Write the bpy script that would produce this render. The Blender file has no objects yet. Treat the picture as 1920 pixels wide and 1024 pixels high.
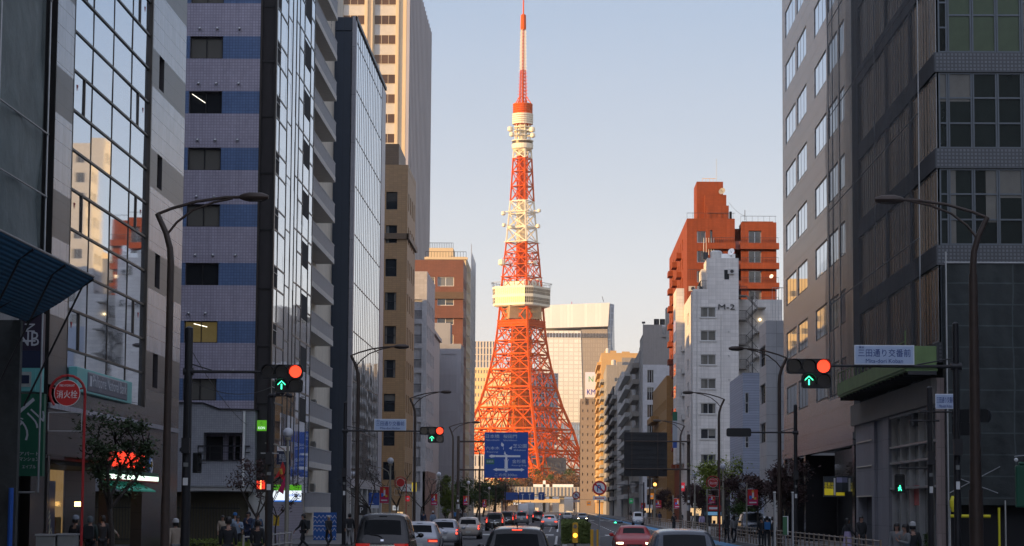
import bpy, bmesh, math, random
from mathutils import Vector, Matrix
R = math.radians
SC = bpy.context.scene
COL = SC.collection
# ---------------------------------------------------------------- camera
FPX, PW, PH = 4400.0, 1920.0, 1024.0
ROLL = R(0.40)
KF = FPX/3600.0
def _solve():
    d = Matrix.Rotation(ROLL, 3, 'Z') @ Vector(((1051-960)/FPX, (512-953)/FPX, -1))
    p = math.atan(-d.y/(-d.z)); yw = math.atan(d.x/(-d.z)*math.cos(p))
    return p, yw
PITCH, YAW = _solve()
RC = (Matrix.Rotation(YAW, 4, 'Z') @ Matrix.Rotation(R(90)+PITCH, 4, 'X') @ Matrix.Rotation(ROLL, 4, 'Z'))
EYE = Vector((0, 0, 2.15))
cam = bpy.data.cameras.new('Camera'); camo = bpy.data.objects.new('Camera', cam); COL.objects.link(camo)
camo.matrix_world = Matrix.Translation(EYE) @ RC
cam.sensor_fit = 'HORIZONTAL'; cam.sensor_width = 36; cam.lens = 36*FPX/PW
cam.clip_end = 9000; cam.clip_start = 0.5
SC.camera = camo
# ---------------------------------------------------------------- light
SUN_AZ = (-0.90, -0.44)     # horizontal direction towards the sun
SUN_EL = R(7.5)
w = bpy.data.worlds.new('World'); SC.world = w; w.use_nodes = True
nt = w.node_tree; nt.nodes.clear()
sky = nt.nodes.new('ShaderNodeTexSky'); sky.sky_type = 'NISHITA'; sky.sun_disc = False
sky.sun_elevation = SUN_EL; sky.sun_rotation = math.atan2(SUN_AZ[0], SUN_AZ[1])
sky.air_density = 1.0; sky.dust_density = 1.2; sky.ozone_density = 2.0
bg = nt.nodes.new('ShaderNodeBackground'); bg.inputs['Strength'].default_value = 0.15
tcw = nt.nodes.new('ShaderNodeTexCoord'); spw = nt.nodes.new('ShaderNodeSeparateXYZ'); nt.links.new(tcw.outputs['Generated'], spw.inputs[0])
rp = nt.nodes.new('ShaderNodeValToRGB'); nt.links.new(spw.outputs[2], rp.inputs[0]); el = rp.color_ramp.elements
el[0].position = 0.0; el[0].color = (.84, .74, .68, 1); el[1].position = 1.0; el[1].color = (.44, .48, .62, 1)
for p_, c_ in ((.05, (.80, .72, .69)), (.10, (.66, .66, .71)), (.15, (.53, .57, .67)), (.21, (.40, .48, .63)), (.34, (.38, .44, .60)), (.6, (.44, .48, .62))):
    e_ = el.new(p_); e_.color = (*c_, 1)
gm = nt.nodes.new('ShaderNodeVectorMath'); gm.operation = 'SCALE'; nt.links.new(rp.outputs[0], gm.inputs[0]); gm.inputs['Scale'].default_value = 1/.15*.66
cm = nt.nodes.new('ShaderNodeTexNoise'); cm.inputs['Scale'].default_value = 3.0; cm.inputs['Detail'].default_value = 4
mpw = nt.nodes.new('ShaderNodeMapping'); mpw.inputs['Scale'].default_value = (1, 1, 5); nt.links.new(tcw.outputs['Generated'], mpw.inputs[0]); nt.links.new(mpw.outputs[0], cm.inputs['Vector'])
cr_ = nt.nodes.new('ShaderNodeMapRange'); nt.links.new(cm.outputs[0], cr_.inputs[0]); cr_.inputs[3].default_value = .955; cr_.inputs[4].default_value = 1.045
gm2 = nt.nodes.new('ShaderNodeVectorMath'); gm2.operation = 'SCALE'; nt.links.new(gm.outputs[0], gm2.inputs[0]); nt.links.new(cr_.outputs[0], gm2.inputs['Scale'])
dt = nt.nodes.new('ShaderNodeVectorMath'); dt.operation = 'DOT_PRODUCT'; nt.links.new(tcw.outputs['Generated'], dt.inputs[0]); dt.inputs[1].default_value = (-.55, -.83, 0)
db = nt.nodes.new('ShaderNodeMapRange'); nt.links.new(dt.outputs['Value'], db.inputs[0]); db.inputs[1].default_value = -.1; db.inputs[2].default_value = .9; db.inputs[3].default_value = 1; db.inputs[4].default_value = 2.35   # the sky is brighter on the sunset side
gm3 = nt.nodes.new('ShaderNodeVectorMath'); gm3.operation = 'SCALE'; nt.links.new(gm2.outputs[0], gm3.inputs[0]); nt.links.new(db.outputs[0], gm3.inputs['Scale']); gm2 = gm3
hs = nt.nodes.new('ShaderNodeMix'); hs.data_type = 'RGBA'; hs.inputs[0].default_value = .82; nt.links.new(gm2.outputs[0], hs.inputs[7])
wo = nt.nodes.new('ShaderNodeOutputWorld')
nt.links.new(sky.outputs[0], hs.inputs[6]); nt.links.new(hs.outputs[2], bg.inputs['Color']); nt.links.new(bg.outputs[0], wo.inputs[0])
sl = bpy.data.lights.new('Sun', 'SUN'); sl.energy = 5.0; sl.angle = R(0.6); sl.color = (1.0, 0.60, 0.22)
so = bpy.data.objects.new('Sun', sl); COL.objects.link(so)
sd = Vector((SUN_AZ[0]*math.cos(SUN_EL), SUN_AZ[1]*math.cos(SUN_EL), math.sin(SUN_EL)))
so.rotation_euler = sd.to_track_quat('Z', 'Y').to_euler()
SC.view_settings.view_transform = 'Standard'; SC.view_settings.look = 'None'
SC.view_settings.exposure = 0.86; SC.view_settings.gamma = 1.0
SC.cycles.max_bounces = 7; SC.cycles.volume_bounces = 0
SC.cycles.use_denoising = True; SC.cycles.sample_clamp_indirect = 4
# ---------------------------------------------------------------- rays (real positions from measured pixels)
R3 = RC.to_3x3()
def ray(px, py): return R3 @ Vector(((px-960)/FPX, (512-py)/FPX, -1))
def atX(px, py, X): d = ray(px, py); return EYE + d*(X/d.x)
def atY(px, py, Y): d = ray(px, py); return EYE + d*(Y/d.y)
# ---------------------------------------------------------------- materials
MATS = {}
def mat(name, rgb, rough=.6, metal=0., var=.12, scale=1.5, tile=None, mort=.6, tbump=.3, bump=0., bscale=20., streak=0., emis=None, estr=0., rnd=0., spec=.5, alpha=1., coat=0., curtain=None, wave=None):
    """procedural principled material; tile=(w,h) draws panel joints on vertical faces"""
    if name in MATS: return MATS[name]
    m = bpy.data.materials.new(name); m.use_nodes = True; t = m.node_tree; N = t.nodes; L = t.links
    b = N['Principled BSDF']; b.inputs['Roughness'].default_value = rough; b.inputs['Metallic'].default_value = metal
    b.inputs['Specular IOR Level'].default_value = spec; b.inputs['Coat Weight'].default_value = coat
    if alpha < 1: b.inputs['Alpha'].default_value = alpha
    col = N.new('ShaderNodeRGB'); col.outputs[0].default_value = (*rgb, 1); src = col.outputs[0]
    tc = N.new('ShaderNodeTexCoord')
    def mul(a, fac_socket, lo, hi):
        mr = N.new('ShaderNodeMapRange'); L.new(fac_socket, mr.inputs[0]); mr.inputs[3].default_value = lo; mr.inputs[4].default_value = hi
        mx = N.new('ShaderNodeVectorMath'); mx.operation = 'SCALE'; L.new(a, mx.inputs[0]); L.new(mr.outputs[0], mx.inputs['Scale']); return mx.outputs[0]
    bsock = None
    if var > 0:
        n = N.new('ShaderNodeTexNoise'); n.inputs['Scale'].default_value = scale; n.inputs['Detail'].default_value = 5; n.inputs['Roughness'].default_value = .65
        L.new(tc.outputs['Object'], n.inputs['Vector']); src = mul(src, n.outputs[0], 1-var*1.6, 1+var*1.6)
    if streak > 0:
        mp = N.new('ShaderNodeMapping'); mp.inputs['Scale'].default_value = (1.6, 1.6, .09); L.new(tc.outputs['Object'], mp.inputs[0])
        n = N.new('ShaderNodeTexNoise'); n.inputs['Scale'].default_value = 2.0; n.inputs['Detail'].default_value = 6; L.new(mp.outputs[0], n.inputs['Vector'])
        src = mul(src, n.outputs[0], 1-streak, 1+streak*.6)
    if rnd > 0:
        oi = N.new('ShaderNodeObjectInfo'); src = mul(src, oi.outputs['Random'], 1-rnd, 1+rnd)
    if curtain:      # some windows have a pale curtain or blind behind the glass
        oi = N.new('ShaderNodeObjectInfo'); cr = N.new('ShaderNodeMapRange'); L.new(oi.outputs['Random'], cr.inputs[0])
        cr.inputs[1].default_value = .45; cr.inputs[2].default_value = .5; cr.clamp = True
        mx = N.new('ShaderNodeMix'); mx.data_type = 'RGBA'; L.new(cr.outputs[0], mx.inputs[0]); L.new(src, mx.inputs[6]); mx.inputs[7].default_value = (*curtain, 1); src = mx.outputs[2]
    if tile:
        sp = N.new('ShaderNodeSeparateXYZ'); L.new(tc.outputs['Object'], sp.inputs[0]); ad = N.new('ShaderNodeMath'); L.new(sp.outputs[0], ad.inputs[0]); L.new(sp.outputs[1], ad.inputs[1])
        cb = N.new('ShaderNodeCombineXYZ'); L.new(ad.outputs[0], cb.inputs[0]); L.new(sp.outputs[2], cb.inputs[1])
        br = N.new('ShaderNodeTexBrick'); br.offset = 0 if len(tile) < 4 else tile[3]; br.squash = 1; br.inputs['Scale'].default_value = 1
        br.inputs['Brick Width'].default_value = tile[0]; br.inputs['Row Height'].default_value = tile[1]; br.inputs['Mortar Size'].default_value = tile[2] if len(tile) > 2 else .012
        br.inputs['Mortar Smooth'].default_value = .1
        br.inputs['Color1'].default_value = (1, 1, 1, 1); br.inputs['Color2'].default_value = (.86, .86, .86, 1); br.inputs['Mortar'].default_value = (mort,)*3+(1,)
        L.new(cb.outputs[0], br.inputs['Vector'])
        mx = N.new('ShaderNodeMix'); mx.data_type = 'RGBA'; mx.blend_type = 'MULTIPLY'; mx.inputs[0].default_value = 1; L.new(src, mx.inputs[6]); L.new(br.outputs['Color'], mx.inputs[7]); src = mx.outputs[2]
        bp = N.new('ShaderNodeBump'); bp.invert = True; bp.inputs['Strength'].default_value = tbump; bp.inputs['Distance'].default_value = .02; L.new(br.outputs['Fac'], bp.inputs['Height']); bsock = bp.outputs[0]
    if bump > 0:
        n = N.new('ShaderNodeTexNoise'); n.inputs['Scale'].default_value = bscale; n.inputs['Detail'].default_value = 3; L.new(tc.outputs['Object'], n.inputs['Vector'])
        bp = N.new('ShaderNodeBump'); bp.inputs['Strength'].default_value = bump; bp.inputs['Distance'].default_value = .05; L.new(n.outputs[0], bp.inputs['Height'])
        if bsock: L.new(bsock, bp.inputs['Normal'])
        bsock = bp.outputs[0]
    if wave:         # ribbed / corrugated / folded sheet, (scale, strength, axis)
        wv = N.new('ShaderNodeTexWave'); wv.bands_direction = wave[2]; wv.inputs['Scale'].default_value = wave[0]; wv.inputs['Distortion'].default_value = wave[3] if len(wave) > 3 else 0; wv.inputs['Detail'].default_value = 3
        L.new(tc.outputs['Object'], wv.inputs['Vector'])
        bp = N.new('ShaderNodeBump'); bp.inputs['Strength'].default_value = wave[1]; bp.inputs['Distance'].default_value = .06; L.new(wv.outputs['Fac'], bp.inputs['Height'])
        if bsock: L.new(bsock, bp.inputs['Normal'])
        bsock = bp.outputs[0]
    if bsock: L.new(bsock, b.inputs['Normal'])
    L.new(src, b.inputs['Base Color'])
    if emis: b.inputs['Emission Color'].default_value = (*emis, 1); b.inputs['Emission Strength'].default_value = estr
    MATS[name] = m; return m
# ---------------------------------------------------------------- mesh builder
class Face:
    """a vertical plane: u runs along it, n points out of it, z up. rot 0: faces the camera side (-Y)."""
    def __init__(s, x, y, rot=0, z=0):
        s.O = Vector((x, y, z)); s.r = rot; s.U = Vector((math.cos(rot), math.sin(rot), 0)); s.N = Vector((math.sin(rot), -math.cos(rot), 0))
    def P(s, u, n, z): return s.O + s.U*u + s.N*n + Vector((0, 0, z))
def front(x, y): return Face(x, y, 0)
def east(x, y): return Face(x, y, R(90))      # outward +X, u runs to +Y
def west(x, y): return Face(x, y, R(-90))     # outward -X, u runs to -Y (y = far end)
class MB:
    def __init__(s): s.v = []; s.f = []; s.m = []; s.mats = []
    def mi(s, m):
        if m not in s.mats: s.mats.append(m)
        return s.mats.index(m)
    def quad(s, a, b, c, d, m): return s.poly([a, b, c, d], m)
    def poly(s, pts, m):
        i = len(s.v); s.v += [Vector(p) for p in pts]; s.f.append(list(range(i, i+len(pts)))); s.m.append(s.mi(m)); return s
    def hexa(s, p, m):
        """8 corners: bottom 4 ccw then top 4"""
        i = len(s.v); s.v += [Vector(q) for q in p]; k = s.mi(m)
        for f in ((3, 2, 1, 0), (4, 5, 6, 7), (0, 1, 5, 4), (1, 2, 6, 5), (2, 3, 7, 6), (3, 0, 4, 7)):
            s.f.append([i+j for j in f]); s.m.append(k)
        return s
    def box(s, x0, x1, y0, y1, z0, z1, m):
        return s.hexa([(x0, y0, z0), (x1, y0, z0), (x1, y1, z0), (x0, y1, z0), (x0, y0, z1), (x1, y0, z1), (x1, y1, z1), (x0, y1, z1)], m)
    def fbox(s, F, u0, u1, n0, n1, z0, z1, m):     # n0 inner, n1 outer
        P = F.P; return s.hexa([P(u0, n1, z0), P(u1, n1, z0), P(u1, n0, z0), P(u0, n0, z0), P(u0, n1, z1), P(u1, n1, z1), P(u1, n0, z1), P(u0, n0, z1)], m)
    def tube(s, a, b, r, m, n=6, r2=None, cap=True):
        a = Vector(a); b = Vector(b); d = b-a
        if d.length < 1e-6: return s
        q = d.to_track_quat('Z', 'Y'); i = len(s.v); k = s.mi(m); r2 = r if r2 is None else r2
        for c, rr in ((a, r), (b, r2)):
            for j in range(n):
                t = 2*math.pi*(j+.5)/n; s.v.append(c + q @ Vector((rr*math.cos(t), rr*math.sin(t), 0)))
        for j in range(n): s.f.append([i+j, i+(j+1) % n, i+n+(j+1) % n, i+n+j]); s.m.append(k)
        if cap: s.f.append([i+n-1-j for j in range(n)]); s.m.append(k); s.f.append([i+n+j for j in range(n)]); s.m.append(k)
        return s
    def path(s, pts, r, m, n=8, r2=None):
        r2 = r if r2 is None else r2; c = len(pts)-1
        for j in range(c):
            a, b = Vector(pts[j]), Vector(pts[j+1]); e = (b-a).normalized()*r*.25
            s.tube(a-e*(j > 0), b+e*(j < c-1), r+(r2-r)*j/c, m, n, r+(r2-r)*(j+1)/c)
        return s
    def lathe(s, prof, o, m, n=20, ang=0):
        i = len(s.v); k = s.mi(m); o = Vector(o)
        for r, z in prof:
            for j in range(n):
                t = 2*math.pi*(j+.5)/n+ang; s.v.append(o+Vector((r*math.cos(t), r*math.sin(t), z)))
        for a in range(len(prof)-1):
            for j in range(n): s.f.append([i+a*n+j, i+a*n+(j+1) % n, i+(a+1)*n+(j+1) % n, i+(a+1)*n+j]); s.m.append(k)
        s.f.append([i+n-1-j for j in range(n)]); s.m.append(k)
        q = i+(len(prof)-1)*n; s.f.append([q+j for j in range(n)]); s.m.append(k); return s
    def sphere(s, o, r, m, n=12, sz=1): 
        return s.lathe([(max(.001, r*math.sin(math.pi*a/8)), -r*sz*math.cos(math.pi*a/8)) for a in range(9)], o, m, n)
    def disc(s, F, u, z, r, n0, n1, m, k=24):      # disc standing in a face plane
        i = len(s.v); q = s.mi(m)
        for nn in (n0, n1):
            for j in range(k):
                t = 2*math.pi*j/k; s.v.append(F.P(u+r*math.cos(t), nn, z+r*math.sin(t)))
        for j in range(k): s.f.append([i+j, i+(j+1) % k, i+k+(j+1) % k, i+k+j]); s.m.append(q)
        s.f.append([i+k+j for j in range(k)]); s.m.append(q); s.f.append([i+k-1-j for j in range(k)]); s.m.append(q); return s
    def ring(s, F, u, z, r0, r1, n0, n1, m, k=28):
        for j in range(k):
            a, b = 2*math.pi*j/k, 2*math.pi*(j+1)/k
            p = [F.P(u+rr*math.cos(t), nn, z+rr*math.sin(t)) for nn in (n1, n0) for rr, t in ((r0, a), (r1, a), (r1, b), (r0, b))]
            s.hexa([p[4], p[5], p[6], p[7], p[0], p[1], p[2], p[3]], m)
        return s
    def fpoly(s, F, pts, n0, n1, m):               # flat shape in a face plane with thickness
        i = len(s.v); k = s.mi(m); c = len(pts)
        for nn in (n0, n1): s.v += [F.P(u, nn, z) for u, z in pts]
        s.f.append([i+c+j for j in range(c)]); s.m.append(k); s.f.append([i+c-1-j for j in range(c)]); s.m.append(k)
        for j in range(c): s.f.append([i+j, i+(j+1) % c, i+c+(j+1) % c, i+c+j]); s.m.append(k)
        return s
    def wall(s, F, u0, u1, z0, z1, us, zs, m, depth=.25, n=0., rm=None, skip=None):
        """wall sheet with openings at every us x zs (interval lists), with reveals of the given depth"""
        rm = rm or m; us = sorted(us); zs = sorted(zs); P = F.P
        z = z0
        for a, b in zs:
            if a > z+1e-4: s.quad(P(u0, n, z), P(u1, n, z), P(u1, n, a), P(u0, n, a), m)
            u = u0
            for c, d in us:
                if c > u+1e-4: s.quad(P(u, n, a), P(c, n, a), P(c, n, b), P(u, n, b), m)
                if skip and skip(c, a): s.quad(P(c, n, a), P(d, n, a), P(d, n, b), P(c, n, b), m); u = d; continue
                e = n-depth
                s.quad(P(c, n, a), P(d, n, a), P(d, e, a), P(c, e, a), rm); s.quad(P(c, e, b), P(d, e, b), P(d, n, b), P(c, n, b), rm)
                s.quad(P(c, n, a), P(c, e, a), P(c, e, b), P(c, n, b), rm); s.quad(P(d, e, a), P(d, n, a), P(d, n, b), P(d, e, b), rm)
                u = d
            if u1 > u+1e-4: s.quad(P(u, n, a), P(u1, n, a), P(u1, n, b), P(u, n, b), m)
            z = b
        if z1 > z+1e-4: s.quad(P(u0, n, z), P(u1, n, z), P(u1, n, z1), P(u0, n, z1), m)
        return s
    def mesh(s, name, off=None):
        me = bpy.data.meshes.new(name); o = off or Vector((0, 0, 0))
        me.from_pydata([v-o for v in s.v], [], s.f)
        for m in s.mats: me.materials.append(m)
        me.polygons.foreach_set('material_index', s.m); me.update(); return me
    def build(s, name, parent=None, smooth=False, world=True, bevel=0, **props):
        if not s.v: return None
        off = parent_loc(parent) if (parent and world) else Vector((0, 0, 0))
        o = bpy.data.objects.new(name, s.mesh(name, off)); COL.objects.link(o)
        if parent: o.parent = parent
        if smooth: smooth_mesh(o.data)
        if bevel: bv = o.modifiers.new('b', 'BEVEL'); bv.width = bevel; bv.segments = 2; bv.limit_method = 'ANGLE'
        for k, v in props.items(): o[k] = v
        return o
def smooth_mesh(me, ang=40):
    bm = bmesh.new(); bm.from_mesh(me); bmesh.ops.remove_doubles(bm, verts=bm.verts, dist=1e-5)
    for f in bm.faces: f.smooth = True
    for e in bm.edges:
        if len(e.link_faces) == 2 and e.calc_face_angle(0) > R(ang): e.smooth = False
    bm.to_mesh(me); bm.free()
def parent_loc(p):
    v = Vector((0, 0, 0))
    while p: v = v + p.location; p = p.parent
    return v
def tag(o, label=None, cat=None, group=None, kind=None):
    for k, v in (('label', label), ('category', cat), ('group', group), ('kind', kind)):
        if v: o[k] = v
    return o
def empty(name, loc, label, cat, group=None, rz=0):
    o = bpy.data.objects.new(name, None); COL.objects.link(o); o.location = loc; o.rotation_euler = (0, 0, rz); o.empty_display_size = .3
    return tag(o, label, cat, group)
def put(name, me, parent, loc, rz=0, world=True, **props):
    o = bpy.data.objects.new(name, me); COL.objects.link(o)
    if parent: o.parent = parent
    o.location = Vector(loc)-(parent_loc(parent) if (parent and world) else Vector((0, 0, 0))); o.rotation_euler = (0, 0, rz)
    for k, v in props.items(): o[k] = v
    return o
def many(name, items, parent, cap=100):
    """items: (mesh, location, rz); the first `cap` become parts, the rest one part"""
    for me, loc, rz in items[:cap]: put(name, me, parent, loc, rz)
    rest = items[cap:]
    if rest:
        bm = bmesh.new(); mats = []
        for me, loc, rz in rest:
            i0 = len(bm.faces); t = bmesh.new(); t.from_mesh(me); M = Matrix.Translation(Vector(loc)-parent_loc(parent)) @ Matrix.Rotation(rz, 4, 'Z'); t.transform(M)
            tm = bpy.data.meshes.new('t'); t.to_mesh(tm); t.free(); bm.from_mesh(tm); bm.faces.ensure_lookup_table()
            for f in bm.faces[i0:]:
                mm = me.materials[f.material_index]
                if mm not in mats: mats.append(mm)
                f.material_index = mats.index(mm)
            bpy.data.meshes.remove(tm)
        me = bpy.data.meshes.new(name); bm.to_mesh(me); bm.free()
        for m in mats: me.materials.append(m)
        o = put(name, me, parent, parent_loc(parent)); o['kind'] = 'stuff'
def copy_tree(o, parent=None):
    c = o.copy(); COL.objects.link(c)
    if parent: c.parent = parent
    for ch in o.children: copy_tree(ch, c)
    return c
def text(body, F, u, z, h, m, parent, name='lettering', n=.01, width=None, bold=0, ext=.004, shear=0, tilt=0, vert=False):
    """lettering on a face plane: h = cap height, centred at (u,z)"""
    c = bpy.data.curves.new('t', 'FONT'); c.body = body; c.size = h*1.25; c.extrude = ext; c.align_x = 'CENTER'; c.align_y = 'CENTER'; c.shear = shear; c.resolution_u = 2
    c.space_line = .85; c.offset = bold
    o = bpy.data.objects.new('t', c); COL.objects.link(o); bpy.context.view_layer.update()
    me = bpy.data.meshes.new_from_object(o.evaluated_get(bpy.context.evaluated_depsgraph_get())); 
    bpy.data.objects.remove(o); bpy.data.curves.remove(c)
    xs = [v.co.x for v in me.vertices]; ys = [v.co.y for v in me.vertices]
    if not xs: return None
    cx, cy = (min(xs)+max(xs))/2, (min(ys)+max(ys))/2; k = (width/(max(xs)-min(xs))) if width else 1; ky = h/max(.01, (max(ys)-min(ys))) if not vert else 1
    if '\n' in body: ky = 1
    for v in me.vertices: v.co = Vector(((v.co.x-cx)*k, (v.co.y-cy)*ky, v.co.z))
    M = Matrix.Rotation(F.r, 4, 'Z') @ Matrix.Rotation(R(90), 4, 'X') @ Matrix.Rotation(tilt, 4, 'Z')
    me.transform(M); me.materials.clear(); me.materials.append(m); me.name = name
    return put(name, me, parent, F.P(u, n, z))
def sweep(o, x, y, rz=0): o.location = (x, y, o.location.z); o.rotation_euler.z = rz
WRNG = random.Random(77)
def BLINDM(): return mat('blind_behind_glass', (.12, .115, .10), .35, 0, .25, coat=.3)
def paned(b, F, us, zs, n, m, jit=.006, seed=1):
    rg = random.Random(seed); j = lambda: n+rg.uniform(-jit, jit)
    for u0, u1 in zip(us, us[1:]):
        for z0, z1 in zip(zs, zs[1:]):
            a, c = rg.uniform(-jit, jit), rg.uniform(-jit, jit)
            b.quad(F.P(u0, n-a-c, z0), F.P(u1, n+a-c, z0), F.P(u1, n+a+c, z1), F.P(u0, n-a+c, z1), m)
def steps(a, c, st):
    r = [a]
    while r[-1]+st < c: r.append(r[-1]+st)
    return r+[c]
# window meshes in the local frame of Face rot 0 (origin lower corner, outward -Y)
def winmesh(w, h, glass, frame, nv=2, nh=1, fw=.05, flat=False, sill=None, name='window'):
    vr = WRNG.choice((0, 0, 1, 2, 3, 4)) if glass.name in ('curtained_window_glass', 'dark_window_glass', 'greenish_dark_glass') and not flat else 0
    k = ('win', round(w, 3), round(h, 3), glass.name, frame.name, nv, nh, fw, flat, vr); e = -.05 if flat else 0
    if k in MATS: return MATS[k]
    b = MB(); F = Face(0, 0)
    b.quad(F.P(0, -.03, 0), F.P(w, -.03, 0), F.P(w, -.03, h), F.P(0, -.03, h), glass)
    for u0, u1, z0, z1 in {0: (), 1: ((0, 1, .62, 1),), 2: ((0, .28, 0, 1),), 3: ((0, .2, 0, 1), (.8, 1, 0, 1)), 4: ((.5, 1, .3, 1),)}[vr]: b.quad(F.P(w*u0, -.026, h*z0), F.P(w*u1, -.026, h*z0), F.P(w*u1, -.026, h*z1), F.P(w*u0, -.026, h*z1), BLINDM())
    b.fbox(F, 0, w, -.04, .03+e, 0, fw, frame); b.fbox(F, 0, w, -.04, .03+e, h-fw, h, frame)
    for i in range(nv+1):
        u = fw/2+(w-fw)*i/nv; b.fbox(F, u-fw/2, u+fw/2, -.04, .027+e, fw, h-fw, frame)
    for i in range(1, nh):
        z = h*i/nh; b.fbox(F, fw, w-fw, -.04, .024+e, z-fw/2, z+fw/2, frame)
    if sill: b.fbox(F, -.05, w+.05, -.02, .2, -.07, -.003, sill)
    MATS[k] = b.mesh(name); return MATS[k]
# ---------------------------------------------------------------- shared materials
G_MIR = mat('blue_mirror_glass', (.54, .61, .70), .02, .92, 0, bump=.012, bscale=.5)
G_MIR2 = mat('pale_mirror_glass', (.62, .67, .74), .03, .9, 0, bump=.012, bscale=.4)
G_DARK = mat('dark_window_glass', (.018, .021, .024), .04, 0, .1, spec=.9)
G_CURT = mat('curtained_window_glass', (.02, .022, .025), .08, 0, .1, spec=.7, curtain=(.13, .125, .11))
G_GREEN = mat('greenish_dark_glass', (.016, .022, .020), .06, 0, .2, bump=.02, bscale=.6, spec=.7, rnd=.4)
G_LIT = mat('lit_window_glass', (.2, .15, .06), .2, 0, .2, emis=(1, .68, .28), estr=.28)
G_LIT2 = mat('bright_lit_window', (.3, .25, .15), .2, 0, .2, emis=(1, .75, .4), estr=.9)
G_FARB = mat('far_blue_glass', (.30, .36, .40), .12, .6, .1, scale=.1)
ALU = mat('aluminium', (.42, .43, .44), .35, .8, .1)
BRONZE = mat('bronze_frame', (.055, .048, .042), .4, .5, .1)
DKMET = mat('dark_metal', (.035, .035, .038), .45, .5, .15)
BROWNP = mat('brown_pole_paint', (.060, .040, .030), .5, .1, .3, scale=3, streak=.2)
GREYP = mat('grey_pole_paint', (.22, .23, .22), .5, .2, .2, scale=3)
GALV = mat('galvanised_steel', (.38, .39, .40), .45, .7, .2, scale=4)
CONC = mat('grey_concrete', (.30, .29, .28), .85, 0, .15, streak=.25, bump=.1, bscale=8)
CONC2 = mat('pale_concrete', (.46, .45, .43), .8, 0, .12, streak=.2, bump=.08)
ROOF = mat('roof_felt', (.12, .12, .12), .9, 0, .2)
WHITE = mat('white_paint', (.78, .78, .76), .5, 0, .06)
BLACK = mat('black_paint', (.012, .012, .013), .4, 0, .1)
RUBBER = mat('tyre_rubber', (.018, .018, .018), .85, 0, .2)
REDP = mat('red_paint', (.38, .018, .02), .4, 0, .15)
BLUES = mat('road_sign_blue', (.012, .065, .30), .45, 0, .06)
GREENS = mat('shop_sign_green', (.008, .10, .055), .45, 0, .1)
YELLOWP = mat('yellow_paint', (.62, .33, .015), .45, 0, .15)
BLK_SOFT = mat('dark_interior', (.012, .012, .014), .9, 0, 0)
# ---------------------------------------------------------------- ground, road
ASPH = mat('asphalt', (.050, .050, .053), .78, 0, .25, scale=.6, bump=.25, bscale=40, streak=0)
PAVE = mat('pavement_slabs', (.17, .165, .16), .85, 0, .2, scale=.8, bump=.15)
KERB = mat('kerb_stone', (.28, .27, .26), .8, 0, .2)
MARK = mat('road_marking_white', (.60, .60, .58), .7, 0, .25, scale=6)
MARKB = mat('cycle_lane_blue', (.045, .20, .38), .7, 0, .25, scale=4)
EARTH = mat('dry_ground', (.11, .10, .085), .95, 0, .3, scale=.05)
b = MB(); b.quad((-6000, -600, -.02), (6000, -600, -.02), (6000, 8000, -.02), (-6000, 8000, -.02), EARTH); tag(b.build('ground'), kind='structure')
b = MB(); b.box(-10.2, 11.2, -60, 1270, -.3, 0, ASPH)
b.box(-60, -10.2, 99.5, 127, -.3, -.002, ASPH); b.box(11.2, 60, 81, 98.5, -.3, -.002, ASPH)
b.box(-60, -10.2, 218, 240, -.3, -.002, ASPH)
tag(b.build('road'), kind='structure')
b = MB()
def markq(x0, x1, y0, y1, m=MARK, z=.004): b.quad((x0, y0, z), (x1, y0, z), (x1, y1, z), (x0, y1, z), m)
for x in (-7.6, -4.3, -1.0, 4.9, 8.0):
    y = 20
    while y < 800:
        if not 183 < y+2 < 215: markq(x-.07, x+.07, y, y+5)
        y += 11
for y0, y1 in ((30, 183), (215, 700)): markq(-.35, -.2, y0, y1); markq(2.15, 2.3, y0, y1)
for k in range(13):                      # zebra crossings
    x = -9.6+k*1.65
    if not -.6 < x < 2.4 or True: markq(x, x+.8, 187, 193.5, z=.0055); markq(x, x+.8, 418, 426, z=.0055)
for k in range(20): markq(-9.9+k*1.0, -9.45+k*1.0, 183, 183.6, z=.007)
markq(9.6, 10.7, 30, 700, MARKB, .0065)
for k in range(40): markq(9.1, 9.5, 35+k*9, 38+k*9, z=.008)
tag(b.build('road_markings'), kind='structure')
for nm, x0, x1, kx, spans in (('pavement', -17.4, -10.4, -10.4, ((-60, 99), (127.5, 217.5), (240.5, 1230))), ('pavement', 11.4, 17.6, 11.2, ((-60, 80.5), (99, 418), (430, 1230)))):
    for y0, y1 in spans:
        b = MB(); b.box(x0, x1, y0, y1, -.2, .14, PAVE); b.box(kx, kx+.2, y0, y1, -.2, .15, KERB); tag(b.build(nm), kind='structure')
b = MB(); b.box(-40, -17.4, 40, 99, -.2, .13, PAVE); b.box(17.6, 45, 99, 172, -.2, .13, PAVE); tag(b.build('pavement'), kind='structure')
b = MB(); b.box(.1, 1.9, 118, 180, -.2, .2, KERB); b.box(.35, 1.65, 118.2, 179.8, .1, .23, EARTH); b.box(.3, 1.9, 76, 117.5, -.2, .16, KERB); b.box(.1, 1.9, 220, 412, -.2, .2, KERB); tag(b.build('median_island'), kind='structure')
# far wooded rise around the tower foot
random.seed(3)
# ---------------------------------------------------------------- lattice broadcasting tower
TO = mat('tower_orange_paint', (.56, .075, .003), .7, 0, .12, scale=.05, spec=.1)
TW = mat('tower_white_paint', (.72, .65, .50), .7, 0, .1, scale=.05, spec=.15)
TGL = mat('tower_deck_glass', (.07, .045, .02), .2, .3, .2, scale=.2)
TY = 1530.0; TS = FPX/TY
TX = atY(976, 850, TY).x
def tz(py): return atY(976, py, TY).z
PHI = R(15.6)
tower = empty('lattice_tower', (TX, TY, 0), 'tall orange and white lattice steel tower rising at the end of the street', 'tower')
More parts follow.
